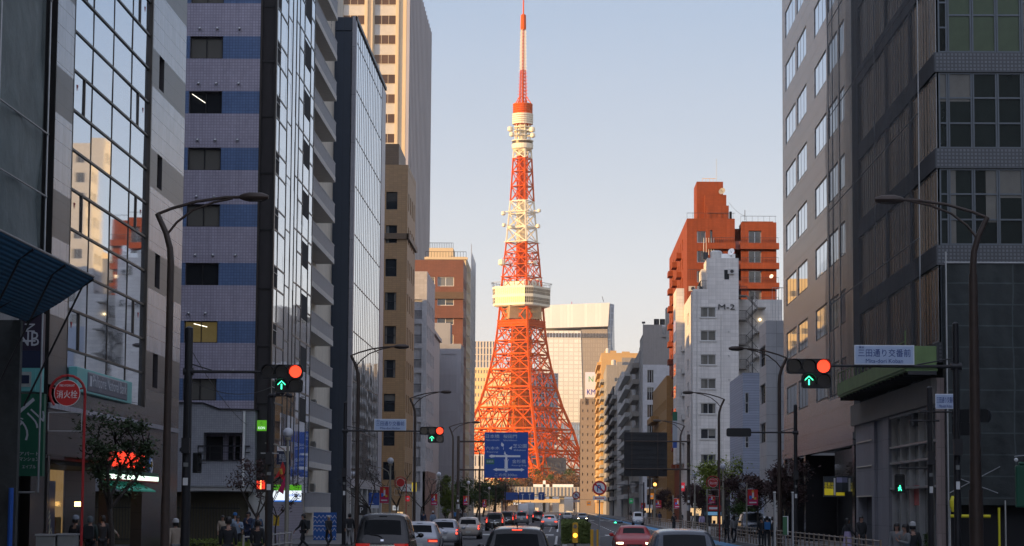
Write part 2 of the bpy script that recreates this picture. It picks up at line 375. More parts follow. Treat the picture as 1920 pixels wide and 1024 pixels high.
# (pixel row, half diagonal in pixels)
TP = [(950, 172), (905, 143), (880, 128), (845, 110), (805, 97), (765, 78.5), (727, 66), (694, 57.5), (665, 51), (640, 47), (612, 43.5), (575, 40), (545, 38),
      (520, 35.5), (497, 33.6), (474, 31), (455, 29), (428, 26.5), (402, 24), (378, 22), (350, 20.4), (322, 18.8), (298, 17.4), (282, 16.2)]
TP = [(tz(y), r/TS*1.04) for y, r in TP]
def tcol(z):
    for y0, y1, m in ((282, 297, TW), (297, 378, TO), (378, 456, TW), (456, 536, TO), (536, 575, TW)):
        if tz(y1) <= z <= tz(y0): return m
    return TO
def corner(k, z, r): a = PHI+k*math.pi/2; return Vector((TX+r*math.cos(a), TY+r*math.sin(a), z))
lerp = lambda a, b, t: a+(b-a)*t
for k in range(4):
    b = MB()
    for (z0, r0), (z1, r1) in zip(TP, TP[1:]):
        t = 1.7 if z0 < 90 else (1.35 if z0 < 150 else 1.05)
        b.tube(corner(k, z0, r0), corner(k, z1+.3, r1), t*.62, tcol((z0+z1)/2), 4)
    b.build('leg', tower)
for k in range(4):      # the four faces of the lattice
    b = MB()
    for i, ((z0, r0), (z1, r1)) in enumerate(zip(TP, TP[1:])):
        if i == 0: continue
        m = tcol((z0+z1)/2); A0, B0 = corner(k, z0, r0), corner(k+1, z0, r0); A1, B1 = corner(k, z1, r1), corner(k+1, z1, r1)
        q = .5 if z0 < 60 else (.42 if z0 < 140 else .3)
        b.tube(A1, B1, q*1.25, m, 4)
        dz = Vector((0, 0, min(2.2, (z1-z0)*.2)))
        if z0 < 150: b.tube(A1-dz, B1-dz, q*.8, m, 4)
        n = 3 if i < 5 else 2
        if z0 > 165: n = 1
        for j in range(n):
            t0, t1 = j/n, (j+1)/n; tm = (t0+t1)/2
            a0, c0 = lerp(A0, B0, t0), lerp(A0, B0, t1); a1, c1 = lerp(A1, B1, t0), lerp(A1, B1, t1)
            b.tube(a0, c1, q, m, 4); b.tube(c0, a1, q, m, 4)
            if j and z0 < 165: b.tube(a0, a1, q*.75, m, 4)
            if i < 8: b.tube(lerp(A0, B0, tm), lerp(A1, B1, tm), q*.55, m, 4)
            if z0 < 120:
                mid = (a0+c0+a1+c1)/4; b.tube(lerp(a0, a1, .5), mid, q*.5, m, 4); b.tube(mid, lerp(c0, c1, .5), q*.5, m, 4)
    # arched bracing that ties the legs above the ground
    z0, r0 = TP[1]; z1, r1 = TP[3]; zt = TP[4][0]
    pr = None
    for j in range(13):
        t = j/12; zz = z0*.55+(zt-4-z0*.55)*(1-(2*t-1)**4); rr = lerp(r0, TP[4][1], min(1, (zz-z0)/(zt-z0)) if zz > z0 else 0)
        p = lerp(corner(k, zz, rr), corner(k+1, zz, rr), t)
        if pr: b.tube(pr, p, .55, TO, 4); b.tube(pr-Vector((0, 0, 3)), p-Vector((0, 0, 3)), .3, TO, 4); b.tube(pr-Vector((0, 0, 3)), p, .25, TO, 4)
        pr = p
    o = b.build('lattice', tower)
# bays right under and over the main deck
b = MB()
for (z0, r0), (z1, r1) in zip(TP[2:12], TP[3:13]):      # inner diaphragm bracing
    for k in range(4): b.tube(corner(k, z1, r1), corner(k+2, z1, r1), .28, tcol(z1-.5), 4); b.tube(lerp(corner(k, z1, r1), corner(k+1, z1, r1), .5), lerp(corner(k+1, z1, r1), corner(k+2, z1, r1), .5), .25, tcol(z1-.5), 4)
b.build('bracing', tower)
# central lift shaft
b = MB(); zt = tz(545)
TO2 = mat('tower_shaft_panel', (.48, .12, .006), .7, 0, .35, scale=.5, spec=.1)
hw = 5.4
def sc(i, h, z): a = PHI+math.pi/4+i*math.pi/2; return Vector((TX+h*1.414*math.cos(a), TY+h*1.414*math.sin(a), z))
z = 12
while z < zt-3:
    z2 = min(z+3.4, zt)
    for i in range(4):
        b.tube(sc(i, hw, z), sc(i, hw, z2), .42, TO2, 4); b.tube(sc(i, hw, z2), sc(i+1, hw, z2), .3, TO2, 4)
        for j in range(3):
            t0, t1 = j/3, (j+1)/3; b.tube(lerp(sc(i, hw, z), sc(i+1, hw, z), t0), lerp(sc(i, hw, z2), sc(i+1, hw, z2), t1), .18, TO2, 4); b.tube(lerp(sc(i, hw, z), sc(i+1, hw, z), t1), lerp(sc(i, hw, z2), sc(i+1, hw, z2), t0), .18, TO2, 4)
            b.tube(lerp(sc(i, hw, z), sc(i+1, hw, z), t1), lerp(sc(i, hw, z2), sc(i+1, hw, z2), t1), .24, TO2, 4)
    z = z2
for i in range(4): b.quad(sc(i, 3.9, 12), sc(i+1, 3.9, 12), sc(i+1, 3.9, zt), sc(i, 3.9, zt), TO2)
z = tz(520)
while z < tz(285):
    z2 = z+3.2; h = 2.9; m = tcol(z+1)
    for i in range(4): b.quad(sc(i, 1.9, z), sc(i+1, 1.9, z), sc(i+1, 1.9, z2), sc(i, 1.9, z2), m)
    for i in range(4):
        b.tube(sc(i, h, z), sc(i, h, z2), .32, m, 4); b.tube(sc(i, h, z2), sc(i+1, h, z2), .24, m, 4); b.tube(sc(i, h, z), sc(i+1, h, z2), .2, m, 4); b.tube(sc(i+1, h, z), sc(i, h, z2), .2, m, 4)
        b.tube(lerp(sc(i, h, z), sc(i+1, h, z), .5), lerp(sc(i, h, z2), sc(i+1, h, z2), .5), .22, m, 4)
    z = z2
b.build('lift_shaft', tower)
# enclosed storeys under the main deck
b = MB(); z0, z1 = tz(600), tz(574)
TCR = mat('tower_cream_panel', (.60, .42, .22), .6, 0, .2, scale=.3)
for i in range(4):
    for k in range(2): b.quad(*[sc(i+a, lerp(17.6, 17, c)*.62, zz) for a, zz, c in ((0, z0, 0), (1, z0, 0), (1, z1, 1), (0, z1, 1))], TCR)
zb0, zb1 = tz(613), tz(603)
for i in range(4):
    a0, a1 = corner(i, zb0, TP[10][1]*1.02), corner(i+1, zb0, TP[10][1]*1.02)
    for zz in (zb0, (zb0+zb1)/2, zb1): d = Vector((0, 0, zz-zb0)); b.tube(a0+d, a1+d, .6, TO, 4)
    b.quad(a0*.98+Vector((TX, TY, zb0))*.02, a1*.98+Vector((TX, TY, zb0))*.02, a1*.98+Vector((TX, TY, zb0))*.02+Vector((0, 0, zb1-zb0)), a0*.98+Vector((TX, TY, zb0))*.02+Vector((0, 0, zb1-zb0)), TO)
b.build('service_storeys', tower)
# main deck: chamfered square, two bands of windows
def octa(r, z, ch=.26):
    pts = []
    for i in range(4):
        c = corner(i, z, r); p0 = corner(i-1, z, r); p1 = corner(i+1, z, r)
        pts += [lerp(c, p0, ch*.5), lerp(c, p1, ch*.5)]
    return pts
def prism(b, rs, m, ch=.26):
    rings = [octa(r, z, ch) for r, z in rs]
    for a, c in zip(rings, rings[1:]):
        for i in range(8): b.quad(a[i], a[(i+1) % 8], c[(i+1) % 8], c[i], m)
    b.poly(rings[0][::-1], m); b.poly(rings[-1], m)
zd = tz(575); zq = tz(541); H = zq-zd; RD = 53.5/TS/math.cos(PHI)*1.10
b = MB(); prism(b, [(RD*.9, zd-.6), (RD*.97, zd+.1), (RD, zd+1.3), (RD*1.0, zd+H*.06)], TW)
for a0, a1 in ((.0, .12), (.44, .60), (.93, 1.04)): prism(b, [(RD*(1.0+.02*a0), zd+H*a0), (RD*(1.0+.02*a1), zd+H*a1)], TW)
b.build('main_deck', tower)
b = MB(); prism(b, [(RD*.997, zd+1.4), (RD*1.012, zd+H*.98)], TGL); 
for a0, a1 in ((.12, .44), (.60, .93)):
    lo, hi = octa(RD*1.004, zd+H*a0), octa(RD*1.017, zd+H*a1)
    for i in range(8):
        n = 15 if (i % 2) else 4
        for j in range(n+1): b.tube(lerp(lo[i], lo[(i+1) % 8], j/n), lerp(hi[i], hi[(i+1) % 8], j/n), .11, TW, 4, cap=False)
        b.tube(lerp(lo[i], hi[i], .5), lerp(lo[(i+1) % 8], hi[(i+1) % 8], .5), .1, TW, 4)
b.build('deck_windows', tower)
b = MB(); lo = octa(RD*1.02, zq+.3); hi = octa(RD*1.07, zq+3.2)
for i in range(8):
    b.tube(hi[i], hi[(i+1) % 8], .18, DKMET, 4); n = 12 if i % 2 else 4
    for j in range(n+1): b.tube(lerp(lo[i], lo[(i+1) % 8], j/n), lerp(hi[i], hi[(i+1) % 8], j/n), .07, DKMET, 4)
prism(b, [(RD*.66, zq), (RD*.62, zq+4)], TW)
b.build('deck_railing', tower)
# antenna platforms on the white stretch
b = MB()
for py, rr in ((398, 30), (426, 27), (455, 33), (322, 19), (350, 21), (485, 34), (520, 38)):
    z = tz(py); r = rr/TS*.98; m = tcol(z)
    b = MB()
    for i in range(4): b.tube(corner(i, z, r*1.08), corner(i+1, z, r*1.08), .3, m, 4); b.tube(corner(i, z, r*1.08), corner(i+2, z, r*1.08), .22, m, 4)
    b.build('platform', tower)
for px, py, r in ((944, 400, 1.5), (945, 422, 1.3), (1009, 424, 1.5), (1011, 395, 1.2), (941, 492, 2.4), (1003, 492, 1.2), (1012, 524, 1.0), (957, 242, 1.9), (998, 243, 1.9), (960, 252, 1.7), (999, 254, 1.7)):
    b = MB(); p = atY(px, py, TY-8); b.lathe([(.3, -r), (r, -r*.6), (r, r*.6), (.3, r)], p, TW, 10); b.tube(p, (TX, p.y+6, p.z), .2, TW, 4); b.build('dish_antenna', tower)
# top deck, housing, antenna mast
b = MB(); c = lambda py: (TX, TY, tz(py))
def lat(rs, m, n=24): b.lathe([(r/TS, tz(py)) for py, r in rs], (TX, TY, 0), m, n)
lat([(284, 8), (281, 17), (279, 20), (272, 20.5), (270, 19)], TW); b.build('top_deck', tower)
b = MB(); lat([(270, 19.6), (265.5, 20)], TGL); b.build('deck_windows', tower)
b = MB(); lat([(265.4, 20.8), (264, 20.8), (263.8, 16)], TW)
for i in range(10):
    a = i*.628; x, y = TX+5*math.cos(a), TY+5*math.sin(a); b.tube((x, y, tz(262)), (x, y, tz(233)), .35, TW, 5)
for py in (240, 247, 255): lat([(py, 17), (py-1.4, 17)], TW, 12)
lat([(262, 9), (233, 9)], TW, 8)
b.build('equipment_floor', tower)
b = MB()
for py in range(214, 234, 4): lat([(py+3.3, 19.6), (py+.2, 19.9)], TW)
b.build('antenna_housing', tower)
b = MB()
for py in range(195, 213, 4): lat([(py+3.3, 18.9), (py+.2, 18.7)], TO)
lat([(234, 17), (196, 17)], TO); b.build('antenna_housing', tower)
b = MB()
def mast(py0, py1, h0, h1, m, step=2.3):
    z = tz(py0); ze = tz(py1)
    while z < ze:
        z2 = min(z+step, ze); t = (z-tz(py0))/(ze-tz(py0)); h = lerp(h0, h1, t)/TS
        for i in range(4):
            a, c2 = sc(i, h, z), sc(i+1, h, z2); b.tube(a, sc(i, h, z2), .26, m, 4); b.tube(a, c2, .17, m, 4); b.tube(sc(i, h, z2), c2, .17, m, 4); b.tube(a, a+(a-Vector((TX, TY, z)))*.55, .16, m, 4)
        z = z2
mast(196, 132, 6.0, 4.2, TO); mast(132, 56, 4.2, 3.5, TW); lat([(196, 2.4), (132, 2)], TO, 6); lat([(132, 1.8), (56, 1.6)], TO, 6)
lat([(56, 5.2), (52, 5.6), (29, 5.2), (27, 3)], TO, 12); lat([(27, 1.5), (-4, 1.2), (-60, .6)], TO, 8)
for i in range(4): b.tube(sc(i, 13/TS, tz(196)), sc(i, 5.2/TS, tz(181)), .3, TO, 4)
b.build('antenna_mast', tower)
for i in range(4):      # foot blocks
    b = MB(); p = corner(i, 0, TP[0][1]); b.box(p.x-7, p.x+7, p.y-7, p.y+7, -1, 7, CONC); b.build('footing', tower)
# ---------------------------------------------------------------- buildings, street side left of the road
def bldg(name, x0, x1, y0, y1, h, m, label, cat='building', inset=(.3, .3, .3, .3), core=None, roof=True, gz=0, gs=0):
    """root + solid core (set back behind the facade sheets); returns the root"""
    rt = empty(name, ((x0+x1)/2, y0, 0), label, cat)
    a, c, d, e = inset; b = MB(); b.box(x0+a, x1-c, y0+d, y1-e, gz-.1, h-.05, core or m)
    if gz: b.box(x0+a, x1-gs, y0+d, y1-e, -.1, gz-.104, core or m)
    if roof: b.box(x0-.02, x1+.02, y0-.02, y1+.02, h-.02, h+.5, m); b.box(x0+.35, x1-.35, y0+.35, y1-.35, h+.49, h+.52, ROOF)
    b.build('wall' if not roof else 'wall', rt); return rt
def ivals(a, step, wdt, n): return [(a+i*step, a+i*step+wdt) for i in range(n)]
def winfill(rt, F, us, zs, me_fn, depth=.2, cap=100, name='window', skip=None):
    it = []
    for z0, z1 in zs:
        for u0, u1 in us:
            if skip and skip(u0, z0): continue
            it.append((me_fn(u1-u0, z1-z0), F.P(u0, -depth, z0), F.r))
    many(name, it, rt, cap)
def aclist(rt, F, spots, s=1.):
    for u, z in spots:
        k = ('ac', s)
        if k not in MATS:
            b = MB(); f = Face(0, 0); b.fbox(f, -.4*s, .4*s, .0, .32*s, 0, .6*s, CONC2); b.disc(f, .1*s, .3*s, .22*s, .32*s, .335*s, DKMET, 14); MATS[k] = b.mesh('air_conditioner')
        put('air_conditioner', MATS[k], rt, F.P(u, 0, z), F.r)
BAND = mat('louvre_panel_dark', (.045, .040, .040), .45, .2, .2, wave=(7, .6, 'Z'))
# --- A: glass and stone office (x -16)
XA = -16.0
def yA(px, py): return atX(px, py, XA).y
ya0 = yA(75, 300); ya1 = yA(101, 300); ya2 = yA(135, 300); ya3 = yA(282, 300); ya4 = yA(345, 300)
SL = mat('polished_light_granite', (.36, .38, .43), .25, .2, .18, scale=.7, tile=(.92, .62, .012), mort=.45, streak=.22)
SDK = mat('dark_granite', (.055, .05, .055), .35, .1, .15, scale=1, tile=(.92, .62, .012), mort=.5, streak=.15)
SBR = mat('brown_granite', (.055, .05, .048), .22, .15, .2, scale=2.5, tile=(.92, .62, .01), mort=.5)
A = bldg('glass_office_building', -39, XA, ya0, ya4, 46, SDK, 'office building of mirrored glass between grey granite strips, beside the netted scaffold', inset=(.1, .6, .3, .1), gz=3.65, gs=3.4)
F = east(XA, ya0); L1, L2, L3, L4 = ya1-ya0, ya2-ya0, ya3-ya0, ya4-ya0
b = MB(); b.fbox(F, 0, L1, -.6, -.35, 0, 46, BLACK); b.fbox(F, L1-.02, L1+.05, -.6, 0, 5, 46, BLACK); b.build('recess_wall', A)  # black stands in for the shade in the gap between buildings
fh = 3.95; base = 6.6; b = MB()
z = base; k = 0
sb = [MB(), MB()]
while z < 45.5:       # granite strips: light spandrels against dark window bands
    for b, u0, u1, ws in ((sb[0], L1, L2, None), (sb[1], L3+.08, L4, (L3+.55, L3+1.6))):
        for z0, z1, m in ((z, z+1.5, SDK), (z+1.5, z+fh, SL)):
            if ws and m is SDK: b.wall(F, u0, u1, z0, z1, [(ws[0]+1.0, ws[1]+1.1)], [(z0+.15, z1-.004)], m, .35)
            else: b.wall(F, u0, u1, z0, z1, [], [], m)
    z += fh; k += 1
sb[0].build('stone_cladding', A); sb[1].build('stone_cladding', A); b = MB(); b.wall(F, L3+.08, L4, 0, base, [], [], SBR); b.build('stone_cladding', A); b = MB(); b.wall(F, L1, L2, 3.6, base, [], [], SDK)
b.build('stone_cladding', A); b = MB(); b.wall(F, 0, L1, 0, 5, [], [], SBR, n=-.02)
b.build('stone_cladding', A)
it = []; z = base
while z < 45: it.append((winmesh(1.15, 1.34, G_DARK, BRONZE, 1, 1, .06), F.P(L3+1.55, -.28, z+.15), F.r)); z += fh
many('window', it, A)
b = MB(); gz = 5.9; paned(b, F, [lerp(L2, L3, i/4) for i in range(5)], steps(gz, 46, fh/3), -.13, G_MIR, .004)
b.build('curtain_wall_glass', A)
b = MB(); n = 4; wdt = (L3-L2)
for i in range(n+1):
    u = L2+wdt*i/n; t = .09 if i in (0, n) else .018; b.fbox(F, u-t, u+t, -.15, .0 if t > .05 else -.105, gz, 46, BRONZE)
z = gz; j = 0; rh = fh/3
while z < 46:
    b.fbox(F, L2, L3, -.125, -.08, z-.035, z+.035, BRONZE)
    u = None
    if j % 3 == 1: u = L2
    if j % 3 == 2: u = L3-wdt*.16
    if u is not None:
        for uu in (u+.06, u+wdt*.16-.06): b.fbox(F, uu-.05, uu+.05, -.125, -.08, z, z+rh, BRONZE)
    z += rh; j += 1
b.build('mullions', A)
REDT = mat('red_triangle_mark', (.45, .02, .02), .5, 0, 0)
b = MB(); z = gz; j = 0
while z < 46:
    u = L2+wdt*.08 if j % 3 == 1 else (L3-wdt*.08 if j % 3 == 2 else None)
    if u: b = MB(); b.fpoly(F, [(u-.08, z+rh*.7), (u, z+rh*.55), (u+.08, z+rh*.7)], -.118, -.11, REDT); b.build('marking', A)
    z += rh; j += 1
# ground floor: shopfronts, canopy band, lit interiors
SHOPF = mat('shop_interior', (.10, .085, .06), .8, 0, .6, scale=3, emis=(1, .62, .25), estr=.13)  # back wall glows in place of the shop's inner lamps
b = MB(); F0 = F
b.fbox(F, L1, L3+.08, -.5, .0, 5.3, gz, SBR); b.fbox(F, L1+.2, L1+.55, -.4, .02, 0, 3.7, SBR); b.fbox(F, L1, L3, -.3, .04, 3.7, 5.3, SDK)
b.fbox(F, L1, L4-.5, -.3, .10, 5.15, 5.32, SL)
b.fbox(F, (L2+L3)/2+.6, (L2+L3)/2+1.1, -.4, .02, 0, 3.7, SBR)
b.fbox(F, L3-.3, L3+.2, -.4, .02, 0, 3.7, SBR)
b.build('shop_surround', A)
b = MB(); b.fbox(F, L1+.5, L3-.3, -3.2, -3.0, .1, 3.6, SHOPF); b.fbox(F, L1+.5, L3, -3.2, -.35, 0.05, .13, SBR); b.fbox(F, L1+.5, L3, -3.2, -.35, 3.45, 3.6, BLK_SOFT)
for i in range(7): u = L1+1+i*1.9; b.fbox(F, u, u+.9, -2.9, -2.3, .1, 1.2+(i*37 % 5)*.25, mat('shop_goods', (.22, .14, .06), .7, 0, .7, scale=5, rnd=.3))
b.build('shop_interior', A)
b = MB(); u = L1+.5
G_SHOP = mat('shopfront_glass', (.03, .03, .03), .03, 0, 0, spec=.3, alpha=.12)
b.fbox(F, L1+.55, L1+4.1, -.25, -.22, .3, 3.5, G_SHOP)
b.build('shop_glass', A)
b = MB(); b.fbox(F, L1+4.4, L1+4.5, .02, .2, 2.1, 2.25, mat('lamp_glow_warm', (1, .7, .3), .5, 0, 0, emis=(1, .55, .15), estr=6)); b.build('wall_lamp', A)
b = MB(); OR = mat('glowing_orange_fabric', (.55, .13, .015), .8, 0, .3, emis=(1, .25, .03), estr=.12)  # shop light is put into the curtain cloth as emission
b.fbox(F, L1+5.3, L1+6.1, -1.2, -1.1, .3, 2.6, OR); b.build('curtain', A)
# --- signs on A
def sgn(name, label, parts, cat='sign', group=None, loc=None):
    o = empty(name, loc, label, cat, group)
    return o
TEAL = mat('teal_sign', (.14, .42, .40), .45, 0, .06); GRYS = mat('slate_sign', (.085, .10, .14), .4, 0, .06)
WT = mat('white_lettering', (.72, .72, .72), .5, 0, 0); WTG = mat('grey_lettering', (.48, .50, .54), .5, 0, 0)
p0 = atX(145, 687, XA+.2); p1 = atX(247, 752, XA+.2)
s = empty('bank_sign', (XA, p0.y, 5), 'slate and teal bank sign board on the glass wall of the office', 'sign')
zt, zb = p0.z, atX(145, 733, XA+.2).z; Fs = east(XA+.2, p0.y); W_ = p1.y-p0.y
b = MB(); b.fbox(Fs, 0, W_, -.28, 0, zb, zt, TEAL); b.build('board', s, bevel=.02); b = MB(); b.fbox(Fs, W_*.17, W_*.9, -.1, .02, zb+.06, zt-.06, GRYS); b.build('panel', s, bevel=.05)
text('Philippine National Bank', Fs, W_*.56, (zb+zt)/2, .52, WTG, s, n=.03, width=W_*.62)
b = MB(); b.fbox(Fs, W_*.2, W_*.235, .02, .035, (zb+zt)/2-.15, (zb+zt)/2+.2, WTG); b.build('emblem', s)
# projecting signs (faces towards the camera)
PURP = mat('dark_purple_sign', (.020, .012, .035), .4, 0, .1); NAVY = mat('navy_sign', (.012, .020, .055), .4, 0, .1)
YS = ya0-1.6
def fr(px, py, Y): p = atY(px, py, Y); return p.x, p.z
x0, zt = fr(36, 588, YS); x1, zb = fr(79, 690, YS); Fq = front(x0, YS); Wq = x1-x0
s = empty('projecting_sign', (x0, YS, 0), 'dark purple projecting sign with pale letters, above the green one', 'sign')
zm = zt+(zb-zt)*.68
b = MB(); b.fbox(Fq, 0, Wq, -.3, 0, zm+.003, zt, PURP); b.fbox(Fq, 0, Wq, -.297, -.003, zb, zm, NAVY); b.build('board', s)
text('N', Fq, Wq*.45, zt-.42, .3, WTG, s, tilt=R(-90)); b = MB(); b.fbox(Fq, .1, Wq*.7, 0, .01, zt-.84, zt-.79, WTG); b.build('emblem', s)
text('NB', Fq, Wq*.42, zm+.35, .42, WTG, s, width=Wq*.85)
_, z2 = fr(36, 735, YS)
b = MB(); b.fbox(Fq, 0, Wq, -.294, -.006, z2, zb-.003, TEAL); b.fbox(Fq, .02, Wq*.75, -.02, .03, z2+.03, zb-.05, TEAL); b.build('board', s)
b = MB(); b.fbox(Fq, .08, Wq*.58, .03, .045, z2+.15, zb-.12, mat('pale_card', (.35, .38, .36), .5, 0, .2, scale=9)); b.fbox(Fq, .14, Wq*.5, .045, .055, z2+.25, zb-.22, NAVY); b.build('emblem', s)
x0, zt = fr(31, 738, YS); x1, zb = fr(79, 893, YS); Fq = front(x0, YS); Wq = x1-x0
s = empty('projecting_sign', (x0, YS, 0), 'tall green projecting sign with white slanted letters and small lines below', 'sign')
b = MB(); b.fbox(Fq, 0, Wq, -.3, .0, zb, zt, GREENS); b.build('board', s)
text('ブル', Fq, Wq*.5, zt-.85, .62, WTG, s, width=1.05, tilt=R(48))
b = MB(); b.fpoly(Fq, [(.02, zt-.55), (.5, zt-.12), (.55, zt-.2), (.05, zt-.65)], 0, .01, WTG); b.build('emblem', s)
for tx, dz, wd in (('アパート', .66, .58), ('マンション', .5, .58), ('エイブル', .28, .4)): text(tx, Fq, Wq*.52, zb+dz, .11, WTG, s, width=wd)
# grocery sign, light box, badge
LR = mat('red_neon_letters', (.8, .05, .02), .4, 0, 0, emis=(1, .05, .02), estr=.9)
def onA(px, py, d=.1): p = atX(px, py, XA+d); return p.y-ya0, p.z
u0, z0 = onA(211, 877); u1, z1 = onA(269, 850)
s = empty('shop_sign', F.P(u0, 0, 0), 'row of glowing red characters above the grocery entrance', 'sign')
text('まいばすけっと', F, (u0+u1)/2, (z0+z1)/2+.02, .62, LR, s, n=.12, width=(u1-u0), ext=.03)
for i in range(7): pass
u0, z0 = onA(198, 892); u1, z1 = onA(278, 888)
s = empty('shop_light', F.P(u0, 0, 0), 'long lit strip with green top under the glowing red characters', 'shop light')
b = MB(); b.fbox(F, u0, u1, .02, .5, z0-.1, z0+.06, mat('strip_light', (.8, .9, .8), .5, 0, 0, emis=(.75, 1, .8), estr=.9)); b.build('tube', s)
b = MB(); b.fbox(F, u0, u1, .0, .5, z0+.065, z0+.2, GREENS); b.fbox(F, u0, u1, .0, .48, z0-.16, z0-.105, REDP); b.build('housing', s)
u0, z0 = onA(286, 874)
s = empty('round_badge', F.P(u0, 0, 0), 'round white and blue owl-less badge on the dark wall by the red characters', 'sign'); s['label'] = 'round white and blue badge on the dark wall beside the red characters'
b = MB(); b.disc(F, u0, z0, .33, .01, .06, mat('badge_blue', (.12, .22, .45), .5, 0, 0)); b.build('board', s); b = MB(); b.ring(F, u0, z0, .20, .27, .06, .075, WT); b.disc(F, u0, z0+.05, .1, .06, .08, YELLOWP, 12); b.build('emblem', s)
s = empty('shop_awning', F.P(L2+3, 0, 0), 'small green awning over the grocery doorway', 'awning')
u0, z0 = onA(195, 905); u1, z1 = onA(262, 930); b = MB(); P = F.P
zt_ = P(0, 0, 3.3).z
b.hexa([P(u0, .0, 2.95), P(u1, .0, 2.95), P(u1, .7, 2.65), P(u0, .7, 2.65), P(u0, 0, 3.0), P(u1, 0, 3.0), P(u1, .7, 2.7), P(u0, .7, 2.7)], mat('glowing_green_awning', (.02, .22, .16), .7, 0, .2, emis=(.05, .5, .35), estr=.06)); b.build('fabric', s)  # faint glow is put into the awning cloth itself
# leaning surf-shop style banner with outlined letters in the shop window
s = empty('window_banner', F.P(L1+.9, 0, 0), 'dark navy banner with pale slanted letters in the shop window', 'banner')
b = MB(); b.fbox(F, L1+.75, L1+2.3, -.2, -.17, .2, 2.9, NAVY); b.build('cloth', s)
text('CHINTAI', F, L1+1.5, 1.5, .42, mat('cream_lettering', (.5, .45, .3), .6, 0, 0), s, n=-.16, width=2.3, tilt=R(-62))
# --- scaffolded building at the near edge with blue debris canopy
NET = mat('dark_scaffold_sheet', (.12, .145, .145), .62, 0, .35, scale=.8, bump=1.0, bscale=1.6)
SX = -15.3
sc_ = bldg('scaffolded_building', -39, -16.2, 12, ya0-.6, 46, CONC, 'building wrapped in dark green-grey scaffold sheets at the picture edge', inset=(.1, .1, .1, .1))
zn = atX(10, 425, SX).z-.3; b = MB(); yN = yA(70, 300)-1.0
yN = atX(79, 300, SX).y
nseg = 5; ny = 26
rng = random.Random(5)
for i in range(ny):
    y0, y1 = lerp(20, yN, i/ny), lerp(20, yN, (i+1)/ny); d0, d1 = .08*math.sin(i*1.9), .08*math.sin((i+1)*1.9)
    for j in range(26):
        za, zb_ = lerp(zn, 50, j/26), lerp(zn, 50, (j+1)/26); f = lambda a, c: .07*math.sin(a*2.3+c*1.7)+.05*math.sin(a*5.1-c*3.3)
        b.quad((SX+d0+f(i, j), y0, za), (SX+d1+f(i+1, j), y1, za), (SX+d1+f(i+1, j+1), y1, zb_), (SX+d0+f(i, j+1), y0, zb_), NET)
b.quad((-16.3, yN, zn), (SX, yN, zn), (SX, yN, 50), (-16.3, yN, 50), NET)
b.build('scaffold_sheet', sc_, smooth=True)
b = MB()
for i in range(9):
    y = lerp(20, yN, i/8); b.tube((SX+.14, y, 2.5), (SX+.14, y, 50), .03, GALV, 6); b.tube((-16.2, y, 2.5), (SX+.05, y, 2.5), .03, GALV, 6)
for z in (zn, zn+1.7, 9, 13, 17, 21, 25, 29, 33): b.tube((SX+.16, 14, z), (SX+.16, yN, z), .03, GALV, 6)
b.build('scaffold_tubes', sc_)
BLUEM = mat('blue_debris_mesh', (.008, .095, .19), .7, 0, .3, scale=2, wave=(3.0, .5, 'X'))
cn = empty('debris_canopy', (SX, yN, zn), 'blue mesh debris canopy sloping out over the pavement below the scaffold sheets', 'canopy')
po = atX(176, 521, -13.3); yC = po.y; zo = po.z; xi = SX+.1; zi = atX(70, 610, xi).z
b = MB(); 
for i in range(12):
    y0, y1 = lerp(20, yC, i/12), lerp(20, yC, (i+1)/12)
    for j in range(4):
        t0, t1 = j/4, (j+1)/4; sg = lambda t: -.10*math.sin(math.pi*t)
        b.quad((lerp(xi, -13.3, t0), y0, lerp(zi, zo, t0)+sg(t0)), (lerp(xi, -13.3, t1), y0, lerp(zi, zo, t1)+sg(t1)), (lerp(xi, -13.3, t1), y1, lerp(zi, zo, t1)+sg(t1)), (lerp(xi, -13.3, t0), y1, lerp(zi, zo, t0)+sg(t0)), BLUEM)
b.build('mesh_panel', cn, smooth=True)
b = MB(); b.tube((-13.3, 20, zo+.03), (-13.3, yC, zo+.03), .035, GALV, 6)
for i in range(13):
    y = lerp(20, yC, i/12); b.tube((xi, y, zi-.04), (-13.3, y, zo-.04), .03, DKMET, 6)
    if i > 4: b.tube((xi, y, zi-2.4), (-13.6, y, zo-.2), .03, DKMET, 6)
b.build('struts', cn)
st = empty('sidewalk_scaffold', (-15.5, 50, 0), 'grey panels and blue wrapped pole standing below the debris canopy', 'scaffold')
Yp = 53*KF; b = MB(); F5 = front(0, Yp)
xa, za = fr(0, 600, Yp); xb, zb = fr(27, 1030, Yp); b.fbox(F5, xa-2, xb, -.3, 0, 0, za, mat('dark_sheet_column', (.04, .045, .045), .7, 0, .5, scale=2, bump=.8, bscale=2)); b.build('column', st)
xa, za = fr(29, 838, Yp); xb, zb = fr(14, 912, Yp); b = MB(); b.fbox(F5, xb, xa, -.1, -.06, zb, za, GREYP); b.ring; b.build('panel', st)
xa, _ = fr(24, 920, Yp); _, zt = fr(24, 915, Yp); b = MB(); b.tube((xa, Yp-.2, 0), (xa, Yp-.2, zt), .07, mat('blue_pole_wrap', (.01, .09, .42), .5, 0, .1), 10); b.build('pole', st)
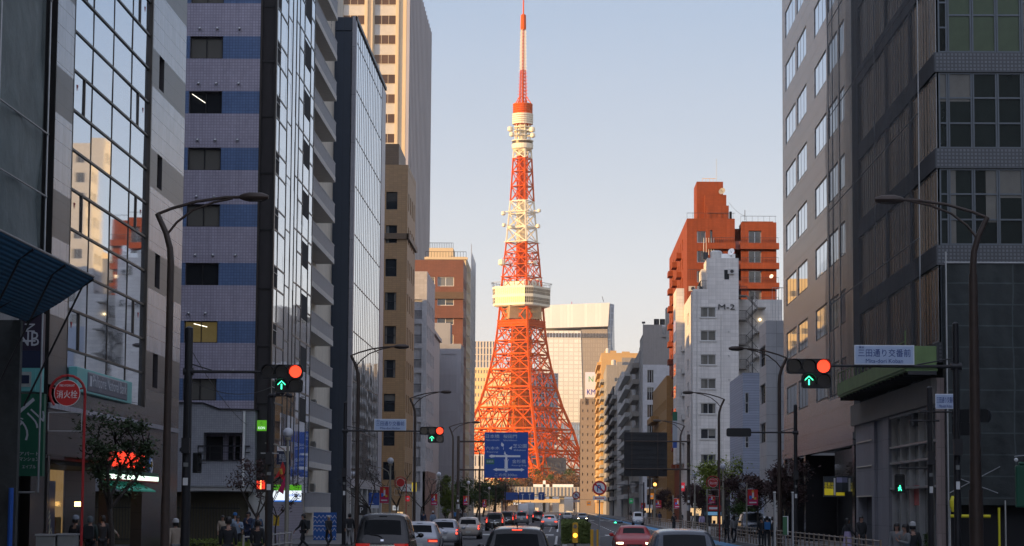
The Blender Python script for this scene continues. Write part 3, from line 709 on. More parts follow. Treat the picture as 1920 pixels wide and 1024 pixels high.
# --- B: blue striped tile building
XB = -17.2
ybf = FPX/34.0
TILE1 = mat('lilac_grey_tile', (.46, .43, .53), .38, 0, .12, scale=.8, tile=(.16, .16, .022), mort=.66, tbump=.5, streak=.28)
TILE2 = mat('blue_tile', (.13, .21, .39), .35, 0, .14, scale=.8, tile=(.16, .16, .018), mort=.66, tbump=.5, streak=.28)
xr = atY(484, 512, ybf).x; XB = atY(512, 512, ybf).x
ybe = atX(590, 300, XB).y
B = bldg('striped_tile_building', -38, XB, ybf, ybe, 47, TILE1, 'office block in lilac tile with blue stripes and sky-reflecting glass side', inset=(.1, .4, .4, .1))
Ff = front(-38, ybf); Lf = XB+38; ur = xr+38; uL = ur-9
def zB(py): return atY(400, py, ybf).z
zrows = [(zB(751), zB(710)), (zB(643), zB(602)), (zB(535), zB(493)), (zB(425), zB(383)), (zB(319), zB(277)), (zB(213), zB(171)), (zB(110), zB(68)), (zB(6), zB(-36))]
st_ = zrows[-1][0]-zrows[-2][0]
while zrows[-1][1] < 43: zrows.append((zrows[-1][0]+st_, zrows[-1][1]+st_))
def uB(px, py): return atY(px, py, ybf).x+38
wu = [(uB(352, 300), uB(414, 300))]
b = MB(); zc = zB(752)
bands = []
z = zrows[0][0]-.0
prev = zB(775)
for z0, z1 in zrows:
    b.wall(Ff, 0, ur, prev, z0, [], [], TILE1); b.wall(Ff, 0, ur, z0, z1, [(wu[0][0]-3.4, wu[0][0]-1.55), wu[0]], [(z0, z1)], TILE2, .22, rm=TILE1); prev = z1
b.wall(Ff, 0, ur, prev, 47, [], [], TILE1)
b.build('tiled_wall', B)
wm = winmesh(wu[0][1]-wu[0][0], zrows[0][1]-zrows[0][0]-.001, G_CURT, BLACK, 2, 1, .05); wl = winmesh(wu[0][1]-wu[0][0], zrows[0][1]-zrows[0][0]-.001, mat('office_light_glass', (.12, .10, .05), .15, 0, .3, scale=2, emis=(1, .72, .25), estr=.035), BLACK, 2, 1, .05)
for i, (z0, z1) in enumerate(zrows):
    o = put('window', wl if i == 1 else wm, B, Ff.P(wu[0][0], -.18, z0), 0)
TUBE = mat('ceiling_tube_light', (1, 1, 1), .5, 0, 0, emis=(1, .9, .7), estr=1.3)
for i, a in ((1, .35), (5, .0)):
    z0, z1 = zrows[i]; b = MB(); P = Ff.P; u = wu[0][0]+.15+a; w_ = .75
    b.hexa([P(u, -.19, z1-.16), P(u+w_, -.19, z1-.16-(.5 if i == 5 else .18)), P(u+w_, -.17, z1-.16-(.5 if i == 5 else .18)), P(u, -.17, z1-.16)]+[P(u, -.19, z1-.12), P(u+w_, -.19, z1-.12-(.5 if i == 5 else .18)), P(u+w_, -.17, z1-.12-(.5 if i == 5 else .18)), P(u, -.17, z1-.12)], TUBE); b.build('tube_light', B)
b = MB(); b.lathe([(.001, -.085), (.06, -.06), (.085, 0), (.06, .06), (.001, .085)], (0, 0, 0), ALU, 10); vcap = b.mesh('vent_cap')
for i, (z0, z1) in enumerate(zrows):
    for px in ((370, 403, 445) if i != 1 else (360, 391)): put('vent_cap', vcap, B, Ff.P(uB(px, 300), .09, z1+.42))
# dark louvred strip + its floor joints
b = MB(); b.fbox(Ff, ur, Lf-.12, -.4, -.12, 2.5, 47, BAND)
for z0, z1 in zrows: b.fbox(Ff, ur, Lf-.12, -.12, -.09, z0-.18, z0-.12, BLACK)
b.fbox(Ff, ur-.1, ur, -.3, .03, 2.5, 47, BRONZE); b.fbox(Ff, Lf-.12, Lf, -.4, .0, 2.5, 47, BRONZE); b.build('louvred_corner', B)
# glass side
Fb = east(XB, ybf); Lb = ybe-ybf
def uS(px, py=300): return atX(px, py, XB).y-ybf
b = MB(); paned(b, Fb, [Lb*i/8 for i in range(9)], steps(3, 47, 1.5), -.1, G_MIR2, .004, 2); b.build('curtain_wall_glass', B)
fr_ = [0, uS(526), uS(540), uS(549), uS(556), uS(562), uS(571), uS(583), Lb]
b = MB()
for u in fr_: b.fbox(Fb, u-.06, u+.06, -.12, -.07, 3, 47, BLACK)
for i, (z0, z1) in enumerate(zrows):
    for j in range(8):
        if j not in (2, 3, 4): b.fbox(Fb, fr_[j], fr_[j+1], -.12, -.075, z1-.05, z1+.05, BLACK); b.fbox(Fb, fr_[j], fr_[j+1], -.12, -.075, z0-.05, z0+.05, BLACK)
        elif j != 3: b.fbox(Fb, fr_[j], fr_[j+1], -.12, -.08, z0+.3*j, z0+.3*j+.07, BLACK)
b.build('mullions', B)
for z0, z1 in zrows:
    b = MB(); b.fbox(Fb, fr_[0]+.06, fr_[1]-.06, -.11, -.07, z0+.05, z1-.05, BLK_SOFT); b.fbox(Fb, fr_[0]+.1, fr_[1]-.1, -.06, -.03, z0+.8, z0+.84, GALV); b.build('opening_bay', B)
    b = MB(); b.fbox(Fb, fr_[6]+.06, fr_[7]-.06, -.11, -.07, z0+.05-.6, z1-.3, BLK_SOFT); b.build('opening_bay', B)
# annex at street level
AX = mat('pale_tile_cladding', (.36, .37, .40), .5, 0, .08, tile=(.12, .12, .012), mort=.7, streak=.15)
zan = zB(757); u0, u1 = uL-6, ur+.1
b = MB(); hN = [(uB(300, 755), zB(758)), (uB(385, 755), zB(758)), (uB(415, 760), zB(769)), (ur+.1, zB(770))]
za, zb = zB(865), zB(812); ua, ub = uB(386, 840), uB(463, 840)
b.wall(Ff, u0, ur+.1, 2.9, zB(770), [(ua, ub)], [(za, zb)], AX, 1.3, n=.9)
b.fpoly(Ff, [(u0, zB(770)), (ur+.1, zB(770)), (ur+.1, zB(769.5)), (uB(415, 760), zB(769)), (uB(385, 755), zB(758)), (u0, zB(758))], .0, .9, AX)
b.fpoly(Ff, [(u0, zB(758)), (uB(385, 755), zB(758)), (uB(415, 760), zB(769)), (ur+.2, zB(770)), (ur+.2, zB(768)), (uB(416, 760), zB(767)), (uB(386, 755), zB(756)), (u0, zB(756))], -.1, 1.0, DKMET)
b.quad(Ff.P(ur+.1, .9, 2.9), Ff.P(ur+.1, 0, 2.9), Ff.P(ur+.1, 0, zB(770)), Ff.P(ur+.1, .9, zB(770)), AX)
b.build('annex_wall', B)
b = MB(); 
b.fbox(Ff, ua-.3, ub+.05, .93, .99, za+.02, za+.07, DKMET); b.fbox(Ff, ua-.3, ub+.3, .93, .99, zB(838), zB(836), DKMET); b.fbox(Ff, ua-.3, ub+.3, .93, .97, zB(849), zB(848), DKMET)
for i in range(5): u = lerp(ua-.3, ub, i/4); b.fbox(Ff, u, u+.04, .93, .97, za, zB(837), DKMET)
b.build('balcony_railing', B)
b = MB()
for px in (431, 444, 457): u = uB(px, 840); b.fbox(Ff, u-.12, u+.12, -.39, -.3, za+.1, zb-.15, G_DARK)
b.fbox(Ff, ua, ua+.9, -.38, -.1, za, zb-.2, BLK_SOFT); b.build('slot_windows', B)
b = MB(); b.fbox(Ff, uB(366, 900), ur, .6, 1.9, zB(921), zB(914), CONC2); b.fbox(Ff, uB(366, 900)-.1, ur+.1, .6, 1.95, zB(914)+.003, zB(911), GALV)
b.tube(Ff.P(uB(462, 800), 1.0, 3), Ff.P(uB(462, 800), 1.0, zB(772)), .07, WHITE, 8)
b.build('entrance_canopy', B)
b = MB(); b.fbox(Ff, u0, ur, -.3, 0, 0, 2.9, mat('dim_ochre_wall', (.10, .085, .05), .7, 0, .3)); b.fbox(Ff, uB(468, 900), Lf, -.2, .3, 0, 2.9, CONC2); b.build('ground_floor_wall', B)
b = MB(); u = u0
while u < uB(462, 900): b.fbox(Ff, u, u+.03, 2.2, 2.23, .2, 2.3, BLACK); u += .16
for z in (.3, 2.0): b.fbox(Ff, u0, uB(462, 900), 2.19, 2.235, z, z+.05, BLACK)
fnc = b.build('iron_fence'); tag(fnc, 'black iron bar fence in front of the pale tiled annex', 'fence')
# convenience store lit sign + green kon sign + tenant sign
s = empty('store_sign', (-18, ybf-2, 0), 'lit white store sign with green top and blue foot, behind the flag', 'sign')
Yq = ybf-1.5; x0, zt = fr(512, 909, Yq); x1, zb = fr(564, 941, Yq); Fq = front(x0, Yq); Wq = x1-x0; h_ = zt-zb
LW = mat('lit_white_panel', (.8, .8, .8), .5, 0, 0, emis=(.85, .93, 1), estr=.55); LG = mat('lit_green_panel', (.1, .5, .02), .5, 0, 0, emis=(.16, .62, .02), estr=.22); LB = mat('lit_blue_panel', (.02, .1, .5), .5, 0, 0, emis=(.02, .16, .6), estr=.5)
b = MB(); b.fbox(Fq, 0, Wq, -.3, 0, zb, zb+h_*.08, LB); b.fbox(Fq, 0, Wq, -.3, 0, zb+h_*.08+.002, zb+h_*.66, LW); b.fbox(Fq, 0, Wq, -.3, 0, zb+h_*.66+.002, zt, LG); b.build('board', s)
text('FamilyMart', Fq, Wq*.75, zb+h_*.38, h_*.24, LB, s, width=Wq*.45)
s = empty('small_sign', (-18, ybf-2, 0), 'small lime green hanging sign with white letters on the striped building corner', 'sign')
Yq = ybf-1.1; x0, zt = fr(482, 788, Yq); x1, zb = fr(499, 808, Yq); Fq = front(x0, Yq); b = MB(); b.fbox(Fq, 0, x1-x0, -.2, 0, zb, zt, LG); b.build('board', s); text('KON', Fq, (x1-x0)/2, zb+.16, .14, LW, s, width=.36); text('C', Fq, (x1-x0)/2, zt-.16, .14, NAVY, s)
s = empty('tenant_sign', (-17, ybf-1, 0), 'dark blue tenant board with white top line behind the globe lamp', 'sign')
Yq = ybf-1.0; x0, zt = fr(519, 836, Yq); x1, zb = fr(544, 871, Yq); Fq = front(x0, Yq); b = MB(); b.fbox(Fq, 0, x1-x0, -.15, 0, zb, zt, NAVY); b.fbox(Fq, .02, x1-x0-.02, 0, .01, zt-.28, zt-.02, WHITE); b.build('board', s)
text('ICTビル', Fq, (x1-x0)/2, zt-.15, .14, mat('red_letters', (.4, .02, .02), .5, 0, 0), s, n=.015, width=.5); text('東京都\n三田店', Fq, (x1-x0)/2, zb+.35, .2, WTG, s, width=.5)
# --- P: apartment slab with balconies
XP = -17.6; yp0 = ybe+.05; yp1 = atX(640, 250, XP).y; 
PL = mat('warm_grey_render', (.66, .58, .47), .8, 0, .1, streak=.3, bump=.05)
hP = 46
Pb = bldg('balcony_apartments', -36, XP, yp0, yp1, hP, PL, 'warm grey apartment block with stacked railed balconies next to the striped building', inset=(.1, .3, .1, .1))
Fp = east(XP, yp0); Lp = yp1-yp0; zf = []
z = atX(600, 575, XP).z % 2.95
while z < hP-3: zf.append(z); z += 2.95
ue = atX(628, 400, XP+1.3).y-yp0
b = MB(); b.wall(Fp, 0, Lp, 0, hP, [(1.2, 3.0), (3.7, 5.4), (7.4, 9.0)], [(z+.1, z+2.15) for z in zf], PL, .25); b.build('wall', Pb)
winfill(Pb, Fp, [(1.2, 3.0), (3.7, 5.4), (7.4, 9.0)], [(z+.1, z+2.15) for z in zf], lambda w_, h: winmesh(w_, h, G_CURT, ALU, 2, 1, .05), .2)
RAILG = mat('grey_railing_paint', (.36, .36, .38), .5, .3, .1)
bb = MB(); f0 = Face(0, 0); PSL = mat('balcony_slab_paint', (.62, .58, .53), .7, 0, .1, streak=.2); bb.fbox(f0, 0, ue, 0, 1.3, -.16, .0, PSL); bb.fbox(f0, 0, ue, 1.22, 1.3, .0, .22, PSL)
bmesh_slab = bb.mesh('balcony'); rb = MB(); u = .05
while u < ue-.05: rb.fbox(f0, u, u+.05, 1.23, 1.28, .22, 1.15, RAILG); u += .115
rb.fbox(f0, 0, ue, 1.22, 1.3, 1.15, 1.21, RAILG)
for e in (ue-.04,):
    v = .1
    while v < 1.2: rb.fbox(f0, e-.04, e, v, v+.03, .0, 1.15, RAILG); v += .13
    rb.fbox(f0, e-.05, e+.01, 0, 1.3, 1.15, 1.21, RAILG)
brail = rb.mesh('railing')
for z in zf:
    o = put('balcony', bmesh_slab, Pb, Fp.P(0, 0, z), Fp.r); put('railing', brail, o, (0, 0, 0), 0, world=False)
aclist(Pb, Fp, [(ue-1.6, z+1.25) for z in zf] + [(.9, z+.02) for z in zf[::2]])
b = MB(); 
for i, t in enumerate('ELTERRACE'):
    pass
text('三\n田\nタ\nワ\n｜', Fp, Lp*.72, atX(626, 50, XP).z, .5, DKMET, Pb, n=.05); 
b.fbox(Fp, Lp*.2, Lp*.2+.08, .0, .1, 3, hP, GALV); b.build('downpipe', Pb)
# --- C: slim mirrored tower
XC = -16.0; yc0 = atX(661, 500, XC).y; yc1 = atX(717, 640, XC).y; hC = atX(663, 20, XC).z
STC = mat('mid_grey_cladding', (.30, .30, .33), .4, .3, .08, tile=(3, 3.75, .02), mort=.5)
ENDW = mat('slate_blue_end_wall', (.035, .050, .075), .5, .2, .1, tile=(.6, 60, .02), mort=.7)
C_ = bldg('mirror_glass_tower', -37, XC, yc0, yc1, hC, ENDW, 'slim tower of sky-mirroring glass with a slate blue end wall', inset=(.1, .3, .1, .1), roof=False)
Fc = front(-37, yc0); b = MB(); u1 = XC+37; u0 = atY(655, 500, yc0).x+37
b.wall(Fc, 0, u0, 0, hC-1.2, [], [], ENDW); b.fbox(Fc, u0, u1, -.3, .12, 4, hC, STC); b.fbox(Fc, 0, u1, -.5, .02, hC-1.1, hC-.1, ENDW); b.build('end_wall', C_)
Fc = east(XC, yc0); Lc = yc1-yc0; b = MB(); us = atX(728, 250, XC).y-yc0
ug = atX(715, 400, XC).y-yc0-1.2
paned(b, Fc, [lerp(.8, ug, i/15) for i in range(16)], steps(4.3, hC-.2, 3.75), .015, G_MIR2, .003, 3); b.build('curtain_wall_glass', C_)
b = MB(); b.fbox(Fc, 0, .8, -.3, .05, 4, hC, STC); b.fbox(Fc, ug, Lc, -.3, .05, 4, hC-.5, STC); b.fbox(Fc, 0, Lc, -.3, .12, hC-.3, hC, DKMET); b.fbox(Fc, 0, Lc, -.4, .1, 3.6, 4.3, STC)
b.box(-36.9, XC-.35, yc0+.2, yc1-.1, hC-.04, hC-.02, ROOF)
b.build('cladding', C_)
b = MB(); z = 4.3; k = 0
while z < hC-.3: b.fbox(Fc, .8, ug, 0, .035, z-.04, z+.04, BRONZE); z += 3.75
nC = 15
for i in range(nC+1): u = lerp(.8, ug, i/nC); b.fbox(Fc, u-.045, u+.045, 0, .032, 4.3, hC-.3, BRONZE)
b.build('mullions', C_)
b = MB(); b.fbox(Fc, 0, Lc, -.2, -.1, .1, 3.6, G_DARK)
for i in range(7): u = Lc*i/6; b.fbox(Fc, u-.2, u+.2, -.2, .1, 0, 3.6, CONC2)
b.build('ground_floor', C_)
# --- E: brown tile tower
XE = -16.5; ye0 = FPX/17.7; ye1 = atX(777, 400, XE).y+2; hE = atX(757, 300, XE).z
BRN = mat('ochre_brown_tile', (.29, .175, .08), .5, 0, .12, scale=.4, tile=(.45, .22, .02), mort=.75, streak=.1)
BRN2 = mat('dark_brown_tile', (.12, .075, .04), .5, 0, .12, scale=.4, tile=(.45, .22, .02), mort=.75)
E_ = bldg('brown_tiled_tower', -34, XE, ye0, ye1, hE, BRN, 'brown tiled tower with narrow slot windows behind the mirrored glass tower', inset=(.1, .3, .3, .1))
Fe = front(-34, ye0); Fs_ = east(XE, ye0); Le = ye1-ye0; zr = [(z, z+1.9) for z in [5+3.6*i for i in range(9)]]
b = MB(); xw = [(15.2, 16.4), (12, 13.2), (8, 9.5)]; b.wall(Fe, 0, 17.5, 0, hE, xw, zr, BRN, .3); b.wall(Fs_, 0, Le, 0, hE, ivals(1.2, 3.0, 1.3, int(Le/3.0)), zr, BRN, .3)
b.fbox(Fe, -.1, 17.6, -.05, .25, hE-7.5, hE-6.9, BRN2); b.fbox(Fs_, -.25, Le, -.05, .25, hE-7.5, hE-6.9, BRN2); b.fbox(Fs_, -.3, Le, -.4, .3, 3.8, 4.6, CONC2)
b.box(-33, -17.6, ye0+1.5, ye1-1, hE+.5, hE+3, BRN2); b.build('wall', E_)
winfill(E_, Fe, xw, zr, lambda w_, h: winmesh(w_, h, G_DARK, DKMET, 1, 2, .06), .25); winfill(E_, Fs_, ivals(1.2, 3.0, 1.3, int(Le/3.0)), zr, lambda w_, h: winmesh(w_, h, G_DARK, DKMET, 1, 2, .06), .25)
# --- F: white apartments
XF = -16.5; yf0 = atX(799, 700, XF).y; yf1 = atX(815, 600, XF).y; hF = atX(800, 515, XF).z
WTL = mat('white_grey_tile', (.42, .41, .42), .6, 0, .08, scale=.4, streak=.22, tile=(.6, .3, .01), mort=.8)
F_ = bldg('white_apartments', -34, XF, yf0, yf1, hF, WTL, 'pale grey-white apartment block with corner balconies beyond the brown tower', inset=(.1, .3, .3, .1))
Fe = front(-34, yf0); Fs_ = east(XF, yf0); L_ = yf1-yf0; zr = [(4+3.0*i+.9, 4+3.0*i+2.5) for i in range(int((hF-5)/3))]
b = MB(); b.wall(Fe, 0, 17.5, 0, hF, [(14.6, 16.9), (11, 12.6)], [(a-.8, c_) for a, c_ in zr], WTL, 1.2)
us = ivals(1.5, 3.4, 1.5, int(L_/3.4)); b.wall(Fs_, 0, L_, 0, hF, us, zr, WTL, .25); b.box(-30, -20, yf0+3, yf0+12, hF+.5, hF+3, WTL); b.build('wall', F_)
winfill(F_, Fs_, us, zr, lambda w_, h: winmesh(w_, h, G_CURT, ALU, 2, 1, .06), .2)
winfill(F_, Fe, [(14.7, 16.8), (11.05, 12.55)], [(a-.75, c_-.05) for a, c_ in zr], lambda w_, h: winmesh(w_, h, G_DARK, ALU, 2, 1, .06), 1.15)
b = MB(); rk = MB(); rk.fbox(f0, 0, 2.3, -.04, 0, 1.0, 1.06, DKMET)
for i in range(16): rk.fbox(f0, i*.15, i*.15+.03, -.03, 0, 0, 1.0, DKMET)
rmesh = rk.mesh('railing')
for a, c_ in zr: put('railing', rmesh, F_, Fe.P(14.6, -.1, a-.8), 0)
aclist(F_, Fe, [(15.1, a-.78) for a, c_ in zr[::2]])
b.fbox(Fs_, 0, L_, -.3, .35, 0, 6.5, mat('rose_brown_tile', (.24, .15, .12), .5, 0, .1, tile=(.4, .2, .015), mort=.7)); b.build('podium', F_)
# --- H: plain grey slab, G: red-brown, I: cream with scaffold
XH = -16.6; yh0 = atX(864, 700, XH).y; yh1 = yh0+11; hH = atX(862, 600, XH).z
GRC = mat('blank_grey_render', (.30, .31, .33), .8, 0, .1, scale=.15, streak=.18, tile=(3, 3, .012), mort=.85)
H_ = bldg('plain_grey_building', -30, XH, yh0, yh1, hH-4, GRC, 'plain grey windowless end wall of a block below the red-brown one', inset=(.1, .3, .1, .1))
Fe = front(-30, yh0); b = MB(); b.wall(Fe, 0, 13.4, 0, hH-4, [(10.2, 12.6)], [(hH-7.6, hH-5.2)], GRC, .8); u = atY(815, 600, yh0).x+30
b.fbox(Fe, u, 11.6, -6, -.35, hH-4, hH, GRC); Fs_ = east(XH, yh0); zr = [(5+3.2*i, 6.8+3.2*i) for i in range(int((hH-9)/3.2))]; b.wall(Fs_, 0, 11, 0, hH-4, ivals(1.2, 3.2, 1.4, 3), zr, GRC, .25)
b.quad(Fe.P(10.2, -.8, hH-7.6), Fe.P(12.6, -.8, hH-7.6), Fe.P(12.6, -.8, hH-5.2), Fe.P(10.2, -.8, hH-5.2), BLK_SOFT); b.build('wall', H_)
winfill(H_, Fs_, ivals(1.2, 3.2, 1.4, 3), zr, lambda w_, h: winmesh(w_, h, G_DARK, ALU, 2, 1, .06), .2)
XG = -16.8; yg0 = yh1+.5; hG = atY(830, 493, yg0).z; xg1 = atY(868, 600, yg0).x; yg1 = yg0+14
RBR = mat('red_brown_tile', (.17, .065, .038), .55, 0, .15, scale=.4, tile=(.5, .25, .02), mort=.7)
xg0 = atY(776, 600, yg0).x
G_ = bldg('red_brown_block', xg0, xg1, yg0, yg1, hG, RBR, 'dark red-brown tiled block with paired windows above the plain grey end wall', inset=(.1, .3, .3, .1))
Fe = front(xg0, yg0); Wg = xg1-xg0; b = MB(); zr = [(hG-2.4-1.6-3.3*i, hG-2.4-3.3*i) for i in range(9)]; us = [(Wg-4.4, Wg-1.6), (Wg-8.6, Wg-6.5), (1.5, 3.5)]
b.wall(Fe, 0, Wg, 0, hG, us, zr, RBR, .3); Fs_ = east(xg1, yg0); b.wall(Fs_, 0, 14, 0, hG, ivals(1.5, 3.2, 1.5, 4), zr, RBR, .3); b.fbox(Fe, -.1, Wg+.1, -.1, .4, hG-6.2, hG-5.0, BRN2); b.fbox(Fe, -.1, Wg+.1, -.1, .4, hG-9.5, hG-8.3, RBR); b.build('wall', G_)
winfill(G_, Fe, us, zr, lambda w_, h: winmesh(w_, h, G_CURT, WHITE, 2, 1, .08), .25); winfill(G_, Fs_, ivals(1.5, 3.2, 1.5, 4), zr, lambda w_, h: winmesh(w_, h, G_DARK, WHITE, 2, 1, .08), .25)
yi0 = yg1+1; hI = atY(820, 472, yi0).z; xi0 = atY(798, 480, yi0).x; xi1 = atY(874, 480, yi0).x
CRM = mat('cream_render', (.52, .42, .28), .7, 0, .08, scale=.3)
I_ = bldg('cream_apartments', xi0, xi1, yi0, yi0+22, hI-1.4, CRM, 'cream block with roof terrace railings and a thin scaffold at its corner', inset=(.1, .3, .3, .1))
Fe = front(xi0, yi0); Wi = xi1-xi0; zr = [(hI-3.4-3.1*i, hI-1.7-3.1*i) for i in range(13)]; b = MB(); us = ivals(.8, 2.1, 1.5, int(Wi/2.1)); b.wall(Fe, 0, Wi, 0, hI-1.4, us, zr, CRM, .4)
Fs_ = east(xi1, yi0); u2 = ivals(1, 2.6, 1.6, 8); b.wall(Fs_, 0, 22, 0, hI-1.4, u2, zr, CRM, .5); b.fbox(Fe, -.2, Wi+.3, -.2, .3, hI-1.4, hI-1.0, CRM); b.box(xi0+.5, xi0+4.8, yi0+2, yi0+9, hI-1.4, hI+.9, CRM); b.build('wall', I_)
winfill(I_, Fe, us, zr, lambda w_, h: winmesh(w_, h, G_DARK, CRM, 2, 1, .1), .35, 40); winfill(I_, Fs_, u2, zr, lambda w_, h: winmesh(w_, h, G_DARK, CRM, 2, 1, .1), .4, 40)
b = MB()
for i in range(15): x = lerp(xi0, xi1, i/14); b.tube((x, yi0, hI-1), (x, yi0, hI), .04, DKMET, 4); b.tube((xi0+.5+4.3*i/14, yi0+2, hI+.9), (xi0+.5+4.3*i/14, yi0+2, hI+1.8), .04, DKMET, 4)
b.tube((xi0, yi0, hI), (xi1, yi0, hI), .05, DKMET, 4); b.tube((xi0+.5, yi0+2, hI+1.8), (xi0+4.8, yi0+2, hI+1.8), .05, DKMET, 4); b.build('railing', I_)
b = MB()
for y in range(0, 23, 2):
    b.tube((xi1+.9, yi0+y, 0), (xi1+.9, yi0+y, hI+(1.5 if y < 3 else .3)), .05, GALV, 4)
for k in range(int(hI/1.9)): b.tube((xi1+.9, yi0, k*1.9), (xi1+.9, yi0+22, k*1.9), .04, GALV, 4); b.tube((xi1, yi0, k*1.9), (xi1+.9, yi0, k*1.9), .04, GALV, 4)
b.build('scaffold_tubes', I_)
# --- D: tall ribbed tower catching the low sun
yd0 = 346*KF; XD = atY(762, 300, yd0).x; yd1 = atX(804, 300, XD).y; hD = atX(804, 78, XD).z+3
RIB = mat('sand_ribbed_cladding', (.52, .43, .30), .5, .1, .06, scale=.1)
RIBS = mat('shaded_ribbed_cladding', (.38, .35, .35), .4, .3, .1, scale=.1, streak=.15)  # shade of the road-facing side is put into this greyer cladding colour
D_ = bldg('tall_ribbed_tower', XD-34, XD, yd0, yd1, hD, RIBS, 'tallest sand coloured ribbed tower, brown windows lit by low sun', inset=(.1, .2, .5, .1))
Fe = front(XD-34, yd0); fhD = 3.66; sw = 5.75; b = MB(); us = []; u = 34-3.2-sw+.5
SPB = mat('pale_spandrel', (.46, .44, .40), .5, 0, .1)
u = 34-2.2
while u > 3: us.append((u-4.0, u)); u -= sw
us = us[::-1]; z0 = 6; zr = []
z = z0
while z < hD-4: zr.append((z, z+1.75)); z += fhD
for c_, d_ in us: b.quad(Fe.P(c_, -.3, z0), Fe.P(d_, -.3, z0), Fe.P(d_, -.3, hD-1.5), Fe.P(c_, -.3, hD-1.5), SPB)
e = 0
for c_, d_ in us+[(34, 34)]:
    b.fbox(Fe, e, c_, -.4, .0, 0, hD-1.5, RIB)
    if c_-e > .9: b.fbox(Fe, e+.25, e+.55, 0, .35, 0, hD-1.5, RIB); b.fbox(Fe, c_-.55, c_-.25, 0, .35, 0, hD-1.5, RIB)
    e = d_
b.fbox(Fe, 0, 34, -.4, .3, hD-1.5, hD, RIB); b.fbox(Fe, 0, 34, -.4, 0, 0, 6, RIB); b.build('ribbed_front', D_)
BRW = mat('brown_tinted_window', (.085, .045, .022), .3, .2, .2, rnd=.3)
it = []
for c_, d_ in us[::-1]:
    for a, z1 in zr[::-1]: it.append((winmesh(d_-c_-.02, 1.75, BRW, RIB, 3, 1, .07), Fe.P(c_+.01, -.24, a), 0))
it.sort(key=lambda t: -t[1].x - (30 if t[1].z > 55 else 0)); many('window', it, D_)
Fs_ = east(XD, yd0); b = MB(); LD = yd1-yd0; n = 17
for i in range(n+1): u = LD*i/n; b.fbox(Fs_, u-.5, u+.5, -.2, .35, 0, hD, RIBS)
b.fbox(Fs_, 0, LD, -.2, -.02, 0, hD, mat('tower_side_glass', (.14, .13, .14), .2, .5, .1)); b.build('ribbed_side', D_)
# --- plain blocks behind the street front (left), unseen, added for shade and reflections
def block(name, label, x0, x1, y0, y1, h, m, fh=3.6, uw=3.2, glass=None, ww=1.9, wh=1.7, faces='fs', side=1, cap=60, sill=1.0, roofbox=True):
    rt = bldg(name, x0, x1, y0, y1, h, m, label, inset=(.3, .3, .3, .3)); b = MB(); zr = [(4.5+fh*i+sill, 4.5+fh*i+sill+wh) for i in range(int((h-5.2)/fh))]
    FF = []
    if 'f' in faces: FF.append((front(x0, y0), x1-x0))
    if 's' in faces: FF.append((east(x1, y0) if side > 0 else west(x0, y1), y1-y0))
    if 'w' in faces: FF.append((west(x0, y1), y1-y0))
    for F, L_ in FF:
        n = int((L_-1)/uw); o_ = (L_-n*uw+uw-ww)/2; us = ivals(o_, uw, ww, n); b.wall(F, 0, L_, 0, h, us, zr, m, .25)
        winfill(rt, F, us, zr, lambda w_, h_: winmesh(w_, h_, glass or G_CURT, ALU, 2, 1, .07), .2, cap)
    if roofbox: b.box(lerp(x0, x1, .3), lerp(x0, x1, .6), lerp(y0, y1, .3), lerp(y0, y1, .6), h+.5, h+3.4, m)
    b.build('wall', rt); return rt
block('row_shade_block', 'added unseen grey shade block behind the white-grey apartments', -45, -19.6, yf1+5, yh0-4, 29, CONC2, faces='', cap=0)  # hidden block added to keep sun off the red and mustard fronts
block('gap_shade_block', 'added unseen narrow shade block behind the brown tiled tower', -45, -18.6, ye1+.5, yf0-.6, 27, CONC2, faces='', cap=0)  # hidden block added to close the sunlit gap in the row
block('gold_reflection_block', 'added gold coloured block hidden far back from the street, for reflections in mirrored windows', -64, -27, 655, 690, 66, mat('gold_reflection_render', (.55, .40, .20), .7, 0, .08), 3.5, 3.2, None, 1.8, 1.6, 'f', 1, 60)  # hidden block added; its gold colour makes the stone office windows reflect gold
block('side_shade_block', 'added unseen grey shade block behind the cream apartments', -60, -27, 472, 650, 43, CONC, faces='', cap=0)  # hidden block added to shade the far apartment row
block('back_shade_block', 'added unseen long shade block behind the netted scaffold and glass office', -125, -62, 5, 208, 60, CONC, faces='', cap=0)  # off-view block added to shade the street and the fronts facing the camera
